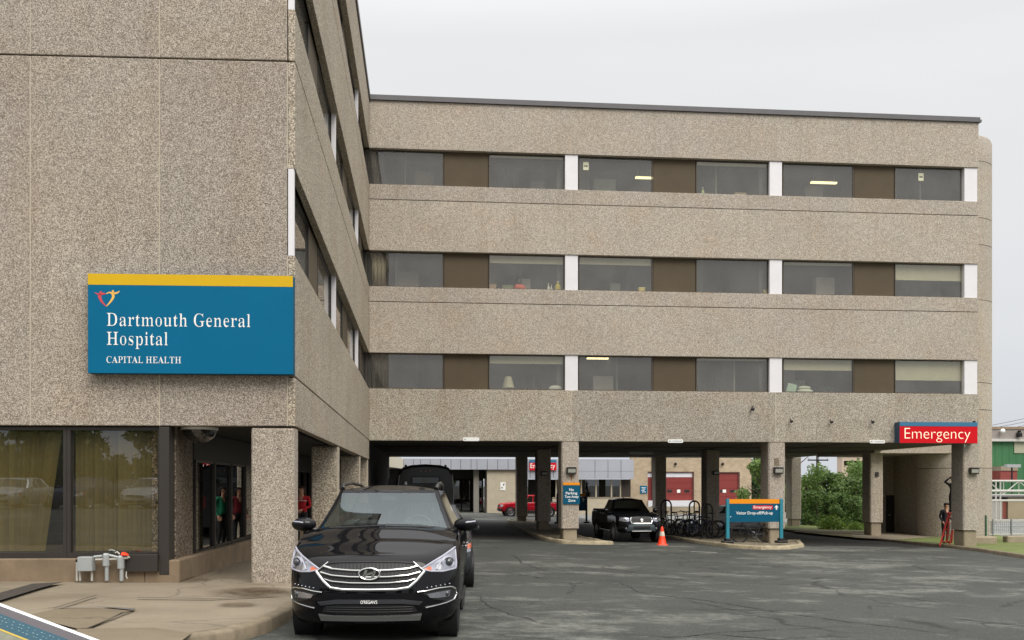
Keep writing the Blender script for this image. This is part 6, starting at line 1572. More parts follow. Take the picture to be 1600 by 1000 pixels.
# --- black shuttle bus under the wing, seen over the SUV's roof
def make_bus():
    t = thing('shuttle_bus', 'black shuttle bus with curved roof and small rear window, seen over the black SUV', 'bus')
    Bm = mat('bus_black', (.012, .012, .013), .45, coat=.2)
    prof = [(-1.12, .45), (-1.2, .9), (-1.22, 1.9), (-1.16, 2.68), (-.98, 2.93), (-.6, 3.03), (0, 3.07), (.6, 3.03), (.98, 2.93), (1.16, 2.68), (1.22, 1.9), (1.2, .9), (1.12, .45)]
    rows = []
    for (y, k) in ((0, .955), (.06, .99), (.16, 1.0), (6.6, 1.0), (6.8, .97)):
        rows.append([(x * k, y, .45 + (z - .45) * k) for x, z in prof])
    mb = MB(); mb.grid(rows)
    mb.add([(x * .955, 0, .45 + (z - .45) * .955) for x, z in prof], [tuple(range(len(prof)))])
    mb.add([(x * .97, 6.8, .45 + (z - .45) * .97) for x, z in prof], [tuple(range(len(prof)))])
    mb.box(-1.1, 1.1, .1, 6.7, .38, .5)
    mb.build('body', Bm, t, smooth=True, merge=1e-4, angle=30)
    mb = MB(); mb.bbox(-.62, .62, -.035, .0, 2.22, 2.54, .008); fr = mb.build('rear_window', M['trim'], t)
    mb = MB(); mb.box(-.55, .55, -.043, -.037, 2.26, 2.50); mb.build('pane', M['carglass_dk'], fr)
    mb = MB(); mb.box(-.16, .12, -.049, -.045, 2.31, 2.45); mb.build('sticker', mat('sticker', lin(120, 122, 116), .6, var=.5, vs=30), fr)
    for x in (-.2, 0, .2): 
        mb = MB(); mb.ball((x, -.01, 2.78), .035, .03, .025, 10, 6); mb.build('marker_light', mat('marker_lens', lin(196, 150, 120), .3), t, smooth=True)
    for x in (-.85, .85):
        mb = MB(); mb.bbox(x - .05, x + .05, .1, .3, 2.94, 3.04, .02); mb.build('roof_light', M['trim'], t)
        mb = MB(); mb.box(x - .07, x + .07, -.03, .02, 1.2, 1.7); mb.build('tail_light', M['reddoor'], t)
    mb = MB(); mb.box(-1.1, 1.1, -.12, .05, .42, .62); mb.build('bumper', M['trim'], t)
    for sd in (1, -1):
        mb = MB(); mb.tube([(sd * 1.12, 0.0, 2.60), (sd * 1.185, -.01, 1.9), (sd * 1.17, -.01, 1.0)], .018, 8); mb.build('corner_trim', M['grey_metal'], t, smooth=True)
        for yw in (1.3, 5.3):
            Car({}).wheel(t, sd * 1.1, yw, .40, .25, 6, arch=False)
        for k in range(4): 
            mb = MB(); mb.box(sd * 1.225 - .008, sd * 1.225 + .008, .9 + k * 1.3, 2.0 + k * 1.3, 1.6, 2.2); mb.build('side_window', M['carglass_dk'], t)
    mb = MB(); mb.box(-1.62, -1.30, .55, .62, 2.0, 2.45); mb.tube([(-1.3, .58, 2.3), (-1.15, .6, 2.4)], .02, 6); mb.build('mirror', M['trim'], t)
    return t
BUS = make_bus()

def put(o, u, Y, rz, rx=0.0, dx=0.0):
    x = xat(u, Y) + dx; o.location = (x, Y, gz(x, Y + 1.5) + 0.006); o.rotation_euler = (rx, 0, R(rz))
put(BUS, 665, 41.0, -1.0)
put(TAC, 1003, 37.9, 2.0)
put(RAN, 778, 76.0, -86.0); RAN.location.z = gz(RAN.location.x + 2.5, 76) + 0.006
RAN.rotation_euler = (0, 0, R(-86))
# cars across the car park behind the viewer, mirrored in the near glazing
GB_ = 'cars across the car park'
bw = make_sedan('pale car in the row across the car park, mirrored in the window glass', M['paint_white'], GB_)
bs = make_sedan('pale car in the row across the car park, mirrored in the window glass', M['paint_silver'], GB_)
bk_ = make_sedan('dark car in the row across the car park, mirrored in the window glass', paint('blue_paint', lin(36, 48, 74), .3), GB_)
for i, (x, y) in enumerate(((-12.5, -13), (-15.6, -13.3), (-18.8, -13), (-22, -13.4), (-25.3, -13), (-19, -20), (-26, -20), (-31, -20), (-9, -13))):
    src = (bw, bs, bk_)[(0, 1, 2, 1, 0, 2, 1, 0, 2)[i]]
    o = src if i in (0, 1, 2) else copy_tree(src)
    o.location = (x, y, gz(x, y)); o.rotation_euler = (0, 0, R(180 + random.uniform(-3, 3)))
# ------------------------------------------------------------------ signs
def rrect(x0, x1, z0, z1, r, y, n=5):
    out = []
    for (cx, cz, a0) in ((x1 - r, z1 - r, 0), (x0 + r, z1 - r, 90), (x0 + r, z0 + r, 180), (x1 - r, z0 + r, 270)):
        for k in range(n + 1):
            a = R(a0 + 90 * k / n); out.append((cx + r * math.cos(a), y, cz + r * math.sin(a)))
    return out
# the large name sign on the near wall
dS = -0.20
HS = thing('hospital_sign', 'large teal hospital name sign with a yellow top band, fixed to the near pebbled wall', 'sign', tuple(FM @ Vector((-1.6, dS, 4.5))))
def FS(u, v): return onF(u, v, dS)
x0, z1 = FS(137, 427); x1, z0 = FS(458, 585)
zb = FS(300, 446.5)[1]
mb = MB(FM); mb.box(x0, x1, dS + 0.004, -0.012, z0, z1); mb.build('sign_box', M['teal_dk'], HS, bevel=0.006)
mb = MB(FM); mb.box(x0 + .004, x1 - .004, dS, dS + 0.0038, z0 + .004, zb - 0.002); mb.build('sign_face', M['teal'], HS)
mb = MB(FM); mb.box(x0 + .004, x1 - .004, dS - 0.002, dS + 0.0038, zb, z1 - .003); mb.build('top_band', M['yellow'], HS)
for body, ua, ub, va, vb, tr in (('Dartmouth General', 167, 391, 510.5, 489.6, .012), ('Hospital', 167, 262, 545.3, 518.6, .012), ('CAPITAL HEALTH', 166.5, 283, 567.5, 557, .0)):
    um = (ua + ub) / 2; a = FS(ua, va)[0]; b = FS(ub, va)[0]; zb_ = FS(um, va)[1]; zt_ = FS(um, vb)[1]
    vf = serif(body, tr)
    mb = MB(); place_text(mb, vf, a, b, zb_, zt_, dS - 0.003, FM)
    mb.build('lettering', M['white'], HS)
# the emblem: two figures joining hands into a heart
def ribbon(pts, ws):
    """tapering stroke through pixel points of the sign face"""
    mb = MB(); P = [Vector((FS(u, v)[0], 0, FS(u, v)[1])) for u, v in pts]
    Q = []
    for i in range(len(P) - 1):
        p0 = P[max(0, i - 1)]; p1 = P[i]; p2 = P[i + 1]; p3 = P[min(len(P) - 1, i + 2)]
        for k in range(6):
            t = k / 6; Q.append((0.5 * ((2 * p1) + (p2 - p0) * t + (2 * p0 - 5 * p1 + 4 * p2 - p3) * t * t + (3 * p1 - p0 - 3 * p2 + p3) * t ** 3), ws[i] + (ws[i + 1] - ws[i]) * t))
    Q.append((P[-1], ws[-1]))
    rows = []
    for i, (p, w) in enumerate(Q):
        d = (Q[min(i + 1, len(Q) - 1)][0] - Q[max(i - 1, 0)][0]).normalized(); n_ = Vector((d.z, 0, -d.x)) * w * 0.0102
        rows.append([FM @ (p + n_ + Vector((0, dS - 0.003, 0))), FM @ (p - n_ + Vector((0, dS - 0.003, 0)))])
    mb.grid(rows); return mb
def logo(strokes, dot, m, nm):
    mb = MB()
    for pts, ws in strokes:
        q = ribbon(pts, ws); mb.add(q.v, q.f)
    cx, cz = FS(*dot); 
    mb.add([FM @ Vector((cx + .017 * math.cos(a), dS - .0035, cz + .017 * math.sin(a))) for a in [2 * PI * k / 16 for k in range(16)]], [tuple(range(16))])
    mb.build(nm, m, HS)
logo([([(166, 478.5), (159, 471), (156, 464), (156, 459)], [.5, 1.6, 2.4, 2.2]), ([(148, 457), (153, 459.5), (158, 459), (165, 459)], [.3, 1.2, 2.0, .8])], (157.5, 456.6), M['logo_red'], 'emblem_figure')
logo([([(166.5, 478.5), (173, 471), (177, 464), (176, 459)], [.5, 1.4, 1.9, 1.7]), ([(166, 459), (171, 457), (177, 458.5), (183, 457.5), (187, 454.5)], [.5, 1.0, 1.5, 1.2, .3])], (176.5, 455), M['logo_gold'], 'emblem_figure')

# the red sign over the right-hand column
Ys = Y0 - 0.42
ES = thing('emergency_sign', 'large red sign with cream lettering and blue top strip above the right-hand column', 'sign', onY(1465, 680, Ys))
def xs_(u): return xat(u, Ys)
def zs_(v): return zat(1465, v, Ys)
a, b = xs_(1405.5), xs_(1527.5)
mb = MB(); mb.box(a, b, Ys + .006, Y0 - 0.01, zs_(692.5), zs_(659.5)); mb.build('sign_box', M['blue_dark'], ES, bevel=.008)
mb = MB(); mb.box(a + .01, b - .005, Ys, Ys + .0055, zs_(692.3), zs_(666.2)); mb.build('sign_face', M['red_sign'], ES)
mb = MB(); mb.box(a + .005, b - .005, Ys - .01, Ys + .0055, zs_(666.0), zs_(659.6)); mb.build('top_band', M['blue_band'], ES)
mb = MB(); place_text(mb, sans('Emergency', -.018), xs_(1413.5), xs_(1516), zs_(691), zs_(669), Ys - .004); mb.build('lettering', M['white_lit'], ES)
mb = MB(); mb.box(xs_(1508), xs_(1509), Ys + .05, Ys + .09, zs_(698), zs_(692.6)); mb.build('bracket', M['galv'], ES)
mb = MB(); mb.ball((xs_(1526.5), Ys + .2, zs_(658) ), .06, .06, .05, 10, 6); mb.tube([(xs_(1526.5), Ys + .2, zs_(659.4)), (xs_(1526.5), Ys + .2, zs_(657))], .03, 6); mb.build('top_lamp', M['black_metal'], ES, smooth=True)

# no-parking sign on the front column
Yn = Y0 - 0.03
NS = thing('no_parking_sign', 'teal no parking sign with orange top band strapped to the front column', 'sign', onY(893, 770, Yn))
mb = MB(); mb.box(xat(880, Yn), xat(906, Yn), Yn, Yn + .03, zat(893, 787.5, Yn), zat(893, 758.2, Yn)); mb.build('panel', M['teal_dk'], NS)
mb = MB(); mb.box(xat(880, Yn), xat(906, Yn), Yn - .004, Yn + .03, zat(893, 758, Yn), zat(893, 754, Yn)); mb.build('top_band', M['orange'], NS)
mb = MB()
for body, ua, ub, va, vb in (('No', 889.5, 896.5, 767.2, 763), ('Parking', 884, 902, 773.8, 768.4), ('Tow Away', 882.3, 904, 779.2, 774), ('Zone', 887.5, 899, 784, 780)):
    place_text(mb, sans(body, .02), xat(ua, Yn), xat(ub, Yn), zat(893, va, Yn), zat(893, vb, Yn), Yn - .005)
mb.build('lettering', M['white'], NS)
# direction sign on two posts at the nose of the right island
Yd = 35.9
DS = thing('direction_sign', 'teal visitor drop-off sign with an orange band on two posts at the island nose', 'sign', onY(1180, 845, Yd))
def xd(u): return xat(u, Yd)
def zd(v): return zat(1180, v, Yd)
for ua, ub in ((1134.5, 1139.5), (1218.2, 1223.2)):
    mb = MB(); mb.bbox(xd(ua), xd(ub), Yd - .04, Yd + .08, zd(846), zd(779.5), .01); po = mb.build('post', mat('teal_post', lin(40, 128, 146), .45), DS)
    mb = MB(); mb.bbox(xd(ua) - .14, xd(ub) + .14, Yd - .16, Yd + .2, zd(848.5), zd(845), .02); mb.bbox(xd(ua) - .04, xd(ub) + .04, Yd - .1, Yd + .14, zd(845), zd(841), .01); mb.build('foot_plate', M['black_metal'], po)
mb = MB(); mb.box(xd(1139.7), xd(1218), Yd, Yd + .05, zd(815.5), zd(787)); mb.build('panel', M['teal_dk'], DS)
mb = MB(); mb.box(xd(1139.7), xd(1218), Yd - .006, Yd + .05, zd(786.8), zd(780)); mb.build('top_band', M['orange'], DS)
mb = MB(); mb.prism(rrect(xd(1176), xd(1207.5), zd(796), zd(789.6), .04, Yd - .004), (0, 1, 0), .003); mb.build('red_patch', M['red_sign'], DS)
mb = MB(); place_text(mb, sans('Emergency', .012), xd(1177.5), xd(1206), zd(795.8), zd(790.2), Yd - .006); mb.build('lettering', M['white'], DS)
mb = MB(); place_text(mb, sans('Visitor Drop-off/Pick-up', .012), xd(1150), xd(1207.5), zd(805.2), zd(799), Yd - .005)
mb.build('lettering', M['white'], DS)
mb = MB(); ax = xd(1213.2); mb.box(ax - .03, ax + .03, Yd - .004, Yd - .001, zd(796.5), zd(790)); 
mb.add([(ax - .075, Yd - .005, zd(792.6)), (ax - .075, Yd - .005, zd(793.8)), (ax, Yd - .005, zd(791.2)), (ax + .075, Yd - .005, zd(793.8)), (ax + .075, Yd - .005, zd(792.6)), (ax, Yd - .005, zd(789.3))], [(0, 1, 2, 5), (2, 3, 4, 5)]); mb.build('arrow', M['white'], DS)
mb = MB(); mb.ball((xd(1141.6), Yd - .003, zd(807.5)), .02, .006, .02, 10, 6); mb.build('fixing', M['white'], DS)
# a similar sign further back, half hidden by the column
Yk = 60
KS = thing('direction_sign', 'teal sign with orange band on slim posts, mostly hidden behind the front column', 'sign', onY(894, 815, Yk))
def xk(u): return xat(u, Yk)
def zk(v): return zat(894, v, Yk)
for ua, ub in ((869.5, 872.3), (915, 917.8)):
    mb = MB(); mb.bbox(xk(ua), xk(ub), Yk - .04, Yk + .08, zk(816), zk(771), .01); po = mb.build('post', M['blue_dark'], KS)
    mb = MB(); mb.bbox(xk(ua) - .12, xk(ub) + .12, Yk - .14, Yk + .18, zk(817.5), zk(815), .02); mb.build('foot_plate', M['black_metal'], po)
mb = MB(); mb.box(xk(872.4), xk(914.9), Yk, Yk + .05, zk(798), zk(776)); mb.build('panel', M['teal_dk'], KS)
mb = MB(); mb.box(xk(872.4), xk(914.9), Yk - .006, Yk + .05, zk(775.8), zk(771.5)); mb.build('top_band', M['orange'], KS)
mb = MB(); ax = xk(911.5); mb.box(ax - .04, ax + .04, Yk - .006, Yk - .001, zk(784), zk(779)); mb.add([(ax - .14, Yk - .006, zk(780.6)), (ax + .14, Yk - .006, zk(780.6)), (ax, Yk - .006, zk(777.6))], [(0, 1, 2)]); mb.build('arrow', M['white'], KS)
# small white height-clearance strips on the lower edge of the wing
for (ua, ub, va, vb, lab) in ((723, 749, 689, 683.5, 'small white clearance strip low on the wing wall, leftmost, its print worn off'), (1043.5, 1067.5, 691.8, 686.4, 'small white clearance strip low on the wing wall, above the black pickup'), (1359, 1383, 692.6, 687.6, 'small white clearance strip low on the wing wall, left of the red sign')):
    Yc = Y0 - .03
    s = thing('clearance_sign', lab, 'sign', onY((ua + ub) / 2, vb, Yc), 'clearance strips along the wing')
    mb = MB(); mb.prism(rrect(xat(ua, Yc), xat(ub, Yc), zat(ua, va, Yc), zat(ua, vb, Yc), .05, Yc), (0, 1, 0), .028); mb.build('plate', M['white'], s)
    mb = MB(); h0, h1 = zat(ua, va - 1.5, Yc), zat(ua, vb + 1.6, Yc)
    if ua > 1000:
        place_text(mb, sans('MAX', .02), xat(ua + 1.6, Yc), xat(ua + 5.2, Yc), h0, h1, Yc - .003); place_text(mb, sans('CLEARANCE', .01), xat(ua + 6.4, Yc), xat(ub - 1.6, Yc), h0, h1, Yc - .003)
    else: place_text(mb, sans('MAX', .0), xat(ua + 1.6, Yc), xat(ua + 5.2, Yc), h0, h1, Yc - .003)
    mb.build('lettering', mat('faded_print', lin(120, 122, 128), .6), s)
# small spot lamps on the spandrel
for (u, v, lab) in ((1174.5, 640, 'small dark wall fitting highest of the row on the lowest wall band'), (1234.5, 659, 'small dark wall fitting on the lowest wall band just right of the middle joint'), (1297, 660, 'small dark wall fitting midway between joint and red sign'), (1361, 660, 'small dark wall fitting nearest the red sign')):
    p = onY(u, v, Y0)
    s = thing('wall_fitting', lab, 'wall lamp', p, 'small fittings along the lowest wall band')
    mb = MB(); mb.lathe([(.01, -.10), (.05, -.09), (.06, 0), (.03, .05), (.01, .05)], (p.x, p.y - .13, p.z), 'y', 12); mb.build('head', M['black_metal'], s, smooth=True)
    mb = MB(); mb.tube([(p.x, p.y - .1, p.z - .02), (p.x, p.y - .06, p.z + .1), (p.x, p.y - .004, p.z + .1)], .014, 6); mb.build('arm', M['black_metal'], s)
    if u < 1200:
        mb = MB(); mb.tube([(p.x - .08, p.y - .06, p.z - .06), (p.x + .05, p.y - .06, p.z + .16)], .02, 6); mb.build('broken_arm', M['black_metal'], s)

# bulkhead lamps on the columns
def bulkhead(u, v, Y, lab, sc=1.0):
    p = onY(u, v, Y)
    s = thing('bulkhead_lamp', lab, 'wall lamp', p, 'bulkhead lamps on the columns')
    w, h, d = .19 * sc, .135 * sc, .17
    mb = MB(); mb.hexa([(p.x - w, p.y - d, p.z - h), (p.x + w, p.y - d, p.z - h), (p.x + w, p.y - .003, p.z - h * .8), (p.x - w, p.y - .003, p.z - h * .8), (p.x - w, p.y - d, p.z + h), (p.x + w, p.y - d, p.z + h), (p.x + w, p.y - .003, p.z + h * 1.1), (p.x - w, p.y - .003, p.z + h * 1.1)])
    mb.build('housing', M['bronze'], s, bevel=.02)
    mb = MB(); mb.box(p.x - w * .8, p.x + w * .8, p.y - d - .012, p.y - d - .002, p.z - h * .55, p.z + h * .6); mb.build('lens', mat('prism_lens', lin(150, 150, 140), .25, var=.2, vs=30), s)
    mb = MB(); mb.box(p.x - w * .95, p.x + w * .95, p.y - d - .03, p.y - d - .0005, p.z + h * .68, p.z + h * .98); mb.build('visor', M['black_metal'], s)
bulkhead(892.5, 735.5, Y0 + .02, 'bulkhead lamp with a rust streak below it, above the no parking sign')
bulkhead(1215, 735.5, Y0 + .02, 'bulkhead lamp on the column behind the visitor drop-off sign')
bulkhead(1520, 736, Y0 + .02, 'bulkhead lamp on the right-hand column under the red sign')
bulkhead(850, 740, 47.5, 'unlit bulkhead lamp on the dark inner column left of the front column', .8)
bulkhead(1118, 739, 48.0, 'unlit bulkhead lamp on the dark inner column beside the cycle racks', .8)
p = onY(1370, 741, 47.5); mb = MB(); mb.box(p.x - .09, p.x + .09, p.y - .06, p.y + .01, p.z - .12, p.z + .12); tag(mb.build('junction_box', M['bronze'], bevel=.01), 'small brown box on the inner column left of the stair tower', 'junction box')
# rust streak and damp stains on the columns
mr = mat('rust_stain', lin(140, 98, 64), .95, var=.3, vs=10)
mb = MB(); p = onY(893, 742, Y0); mb.add([(p.x - .05, Y0 + .017, p.z), (p.x + .06, Y0 + .017, p.z), (p.x + .02, Y0 + .017, p.z - .2), (p.x - .02, Y0 + .017, p.z - .24)], [(0, 1, 2, 3)]); part('rust_stain', mb, mr)
mb = MB()
for (u, v0, v1, w) in ((1214, 716, 728, .12),):
    p = onY(u, v0, Y0); q = onY(u, v1, Y0); mb.add([(p.x - w, Y0 + .017, p.z), (p.x + w * .6, Y0 + .017, p.z), (q.x + w, Y0 + .017, q.z), (q.x - w, Y0 + .017, q.z)], [(0, 1, 2, 3)])
part('damp_stain', mb, mat('damp_stain', lin(120, 108, 90), .95, var=.3, vs=10))
# fluorescent batten under the soffit
a, b = onY(983, 709, 50), onY(1020, 708.6, 50)
bt = thing('ceiling_batten', 'slim pale fluorescent fitting under the wing above the black pickup', 'ceiling lamp', (a.x, 50, BOT_R))
mb = MB(); mb.box(a.x, b.x, 49.9, 50.05, BOT_R - .07, BOT_R + .016); mb.build('body', M['galv'], bt)
mb = MB(); mb.tube([(a.x + .05, 49.97, BOT_R - .09), (b.x - .05, 49.97, BOT_R - .09)], .02, 8); mb.build('tube', M['white'], bt)
# convex mirror under the walkway ceiling
s = thing('dome_mirror', 'half-round mirror dome under the walkway ceiling at the corner post', 'mirror', (GX + .3, CY + .55, BOT_L))
c_ = Vector((GX + .30, CY + .60, BOT_L - .02))
mb = MB(); mb.lathe([(.28, 0), (.275, -.04), (.25, -.11), (.2, -.17), (.13, -.21), (.05, -.235), (.001, -.24)], c_, 'z', 32); mb.build('dome', mat('dome_dark', (.02, .02, .02), .08, 0, coat=1.0), s, smooth=True)
mb = MB(); mb.lathe([(.30, .02), (.30, -.02), (.27, -.02)], c_, 'z', 32); mb.build('rim', M['white'], s, smooth=True)
# lit and unlit lamps inside the wing
def tube_light(u0, u1, v, Y, lab):
    a, b = onY(u0, v, Y), onY(u1, v, Y)
    s = thing('ceiling_light', lab, 'ceiling light', a, 'lit ceiling strips behind the windows')
    mb = MB(); mb.box(a.x, b.x, Y - .08, Y + .08, a.z + .03, a.z + .09); mb.build('housing', M['white'], s)
    mb = MB(); mb.box(a.x, b.x, Y - .07, Y + .07, a.z - .03, a.z + .028); mb.build('diffuser', M['lamp_strip'], s)
    mb = MB()
    for x in (a.x + .1, b.x - .1): mb.tube([(x, Y, a.z + .09), (x, Y, a.z + .35)], .01, 6)
    mb.build('hanger', M['white'], s)
tube_light(993, 1020, 277.5, 39.4, 'yellowish lit strip in the top floor window of the middle bay')
tube_light(1267, 1307, 285, 39.4, 'yellowish lit strip in the top floor window of the right bay')
tube_light(917, 961, 560, 40.0, 'dim yellowish lit strip behind the lowest window of the middle bay')

# things standing on the window sills
Yi = Y0 + .50
def isill(fl): return SIL[fl] + .022
def sillthing(name, label, cat, u, fl, fn, m, group=None, more=None):
    x = xat(u, Yi); t = thing(name, label, cat, (x, Yi, isill(fl)), group)
    mb = MB(); fn(mb, x, Yi, isill(fl)); mb.build('body', m, t, smooth=True)
    if more: more(t, x, Yi, isill(fl))
cm = lambda n, c: mat(n, lin(*c), .6)
def bottle(h, r): return lambda mb, x, y, z: mb.lathe([(.001, 0), (r, 0), (r, h * .6), (r * .4, h * .78), (r * .35, h), (.001, h)], (x, y, z), 'z', 12)
capm = cm('cap', (190, 190, 186))
def cap(h, r): 
    def f(t, x, y, z):
        mb = MB(); mb.lathe([(r * .45, h), (r * .45, h + .04), (.001, h + .04)], (x, y, z), 'z', 10); mb.build('cap', capm, t)
    return f
sillthing('plastic_jug', 'yellow jug on the second-floor sill beside a white post', 'jug', 871.5, 1, bottle(.38, .12), cm('jug_yellow', (214, 196, 50)), None, cap(.38, .12))
sillthing('bottle', 'taller of two white bottles on the second-floor sill', 'bottle', 857, 1, bottle(.30, .05), cm('bottle_white', (214, 212, 200)), 'bottles on the sill', cap(.30, .05))
sillthing('bottle', 'shorter of two white bottles on the second-floor sill', 'bottle', 861.5, 1, bottle(.24, .045), cm('bottle_white2', (206, 204, 190)), 'bottles on the sill', cap(.24, .045))
def bag(w, h): 
    def f(mb, x, y, z):
        mb.ball((x, y, z + h * .45), w, .12, h * .5, 16, 8); mb.ball((x - w * .4, y, z + h * .7), w * .4, .1, h * .3, 12, 6)
    return f
sillthing('bag', 'orange bag slumped on the second-floor sill', 'bag', 812, 1, bag(.24, .28), cm('bag_orange', (206, 84, 50)), None, lambda t, x, y, z: [(lambda mb: (mb.tube([(x - .05, y, z + .24), (x, y, z + .33), (x + .08, y, z + .24)], .012, 6), mb.build('handle', M['trim'], t)))(MB())])
def boxf(w, h, d=.1): return lambda mb, x, y, z: mb.bbox(x - w, x + w, y - d, y + d, z, z + h, .02)
def lid(w, h, m_, d=.1): 
    def f(t, x, y, z):
        mb = MB(); mb.bbox(x - w * 1.06, x + w * 1.06, y - d * 1.06, y + d * 1.06, z + h + .002, z + h + .035, .012); mb.build('lid', m_, t)
    return f
sillthing('carton', 'brown carton at the left of the second-floor sill clutter', 'box', 769, 1, boxf(.16, .20), cm('carton_brown', (146, 116, 78)), None, lid(.16, .2, cm('carton_lid', (160, 130, 90))))
sillthing('tub', 'olive tub next to the orange bag on the second-floor sill', 'box', 793, 1, boxf(.22, .17), cm('tub_olive', (96, 104, 66)), None, lid(.22, .17, cm('tub_lid', (120, 120, 84))))
sillthing('tub', 'yellow tub on the second-floor sill of the middle bay, by the brown panel', 'box', 1002, 1, boxf(.13, .19), cm('tub_yellow', (196, 176, 72)), None, lid(.13, .19, cm('tub_yellow_lid', (226, 216, 150))))
sillthing('tub', 'dull yellow tub in the right corner of the middle bay, second floor', 'box', 1196, 1, boxf(.12, .2), cm('tub_ochre', (178, 160, 78)), None, lid(.12, .2, cm('tub_ochre_lid', (150, 140, 90))))
sillthing('bottle', 'tall pale green bottle on the top-floor sill of the middle bay', 'bottle', 1098, 2, bottle(.34, .07), cm('bottle_green', (164, 186, 120)), 'bottles on the sill', cap(.34, .07))
sillthing('tub', 'tan tub among the faint clutter on the top-floor sill of the middle bay', 'box', 1156, 2, boxf(.24, .15), cm('tub_tan', (176, 158, 120)), None, lid(.24, .15, cm('tub_tan_lid', (150, 136, 104))))
def lampf(mb, x, y, z): mb.lathe([(.25, .10), (.13, .55), (.12, .55), (.24, .10)], (x, y, z), 'z', 20)
sillthing('table_lamp', 'pale table lamp in the lowest left window of the far wing', 'lamp', 794, 0, lampf, cm('lamp_shade', (170, 166, 140)), None, lambda t, x, y, z: [(lambda mb: (mb.lathe([(.1, 0), (.1, .02), (.02, .03), (.02, .2)], (x, y, z), 'z', 12), mb.build('base', M['bronze'], t)))(MB())])
sillthing('cushion', 'rounded white cushion against the lowest left window by the white post', 'cushion', 868, 0, lambda mb, x, y, z: mb.ball((x, y, z + .1), .27, .10, .12, 18, 10), cm('cushion_white', (206, 204, 192)), None, lambda t, x, y, z: [(lambda mb: (mb.tube([(x + .27 * math.cos(a), y - .02, z + .1 + .12 * math.sin(a)) for a in [2 * PI * k / 24 for k in range(24)]], .008, 6, True), mb.build('piping', cm('piping', (180, 176, 160)), t)))(MB())])
sillthing('blanket', 'folded pale blankets stacked in the lowest right-bay window', 'blanket', 1258, 0, lambda mb, x, y, z: (mb.ball((x, y, z + .09), .34, .1, .09, 18, 8), mb.ball((x - .03, y, z + .22), .27, .1, .08, 18, 8)), cm('blanket', (206, 210, 190)))
sillthing('pillow', 'pale green pillow leaning in the lowest right-bay window', 'pillow', 1236, 0, lambda mb, x, y, z: mb.hexa([(x - .25, y - .05, z), (x + .15, y - .05, z), (x + .15, y + .06, z), (x - .25, y + .06, z), (x - .12, y - .05, z + .42), (x + .24, y - .05, z + .32), (x + .24, y + .05, z + .32), (x - .12, y + .05, z + .42)]), cm('pillow_green', (168, 196, 172)))
pl = thing('pot_plant', 'small dark pot plant on the lowest right-bay sill', 'plant', (xat(1296, Yi), Yi, isill(0)))
mb = crown([(xat(1294, Yi), Yi, isill(0) + .2, .12), (xat(1299, Yi), Yi, isill(0) + .18, .11)], 240, .06, 3); mb.build('foliage', M['leaf_dark'], pl)
mb = MB(); mb.lathe([(.001, 0), (.07, 0), (.09, .12), (.001, .12)], (xat(1296.5, Yi), Yi, isill(0)), 'z', 14); mb.build('pot', M['bronze'], pl)
# paper notices on the top-floor glass
for (u, v, lab) in ((915.5, 259.5, 'small paper notice in the left of the top-floor middle-bay window'), (1439, 276.5, 'small paper notice in the top-floor right-bay window')):
    p = onY(u, v, GY - .002); s = thing('paper_notice', lab, 'notice', p, 'paper notices on the top-floor glass')
    mb = MB(); mb.box(p.x - .11, p.x + .11, GY - .004, GY - .001, p.z - .16, p.z + .16); mb.build('sheet', cm('paper', (206, 204, 176)), s)
    mb = MB(); mb.add([(p.x - .06, GY - .006, p.z - .05), (p.x - .06, GY - .006, p.z + .05), (p.x, GY - .006, p.z + .012), (p.x, GY - .006, p.z - .012)], [(0, 1, 2, 3)]); mb.add([(p.x + .06, GY - .006, p.z - .05), (p.x + .06, GY - .006, p.z + .05), (p.x, GY - .006, p.z + .012), (p.x, GY - .006, p.z - .012)], [(0, 1, 2, 3)]); mb.build('symbol', M['trim'], s)

# ------------------------------------------------------------------ traffic cone
p = onG(1034.5, 851.5)
TC = thing('traffic_cone', 'orange traffic cone with a white collar on the asphalt in front of the black pickup', 'traffic cone', p)
h = .70; 
mb = MB(); mb.lathe([(.175, .03), (.165, .04), (.105, .34), (.073, .52), (.04, h), (.028, h + .015), (.001, h + .015)], p, 'z', 28); mb.build('cone', M['cone'], TC, smooth=True)
mb = MB(); mb.lathe([(.1065, .345), (.108, .35), (.0775, .515), (.074, .518)], p, 'z', 28); mb.build('collar', mat('collar', lin(226, 216, 196), .4), TC, smooth=True)
for o_ in [o_ for o_ in TC.children if o_.name.startswith('cone')]: pass
mb = MB(); mb.bbox(p.x - .19, p.x + .19, p.y - .19, p.y + .19, p.z + .002, p.z + .03, .03); mb.build('base', M['cone'], TC)
# ------------------------------------------------------------------ cycle racks and bicycles
def rack(x, y, w, h, lab, rz=0):
    t = thing('bike_rack', lab, 'bike rack', (x, y, gz(x, y) + .10), 'black hoop cycle racks on the island')
    z = gz(x, y) + .10
    for k, (dx) in enumerate((-.0, )):
        pts = [(x - w / 2, y, z), (x - w / 2, y, z + h - w / 2)] + [(x - w / 2 * math.cos(a), y, z + h - w / 2 + w / 2 * math.sin(a)) for a in [PI * j / 10 for j in range(1, 10)]] + [(x + w / 2, y, z + h - w / 2), (x + w / 2, y, z)]
        mb = MB(); mb.tube(pts, .04, 8); mb.build('hoop', M['black_metal'], t, smooth=True)
        mb = MB()
        for sx in (-1, 1): mb.lathe([(.09, 0), (.09, .015), (.04, .02)], (x + sx * w / 2, y, z), 'z', 12)
        mb.build('foot', M['black_metal'], t)
    t2 = MB(); t2.tube([(x, y + .03, z + .02), (x, y + .03, z + h - .04)], .03, 8); t2.build('centre_bar', M['black_metal'], t, smooth=True)
rack(xat(1041, 46), 46, .50, 1.62, 'black hoop cycle rack half hidden by the dark inner column behind the pickup')
rack(xat(1085, 44), 44, .48, 1.62, 'tall black hoop cycle rack in the open between two dark columns')
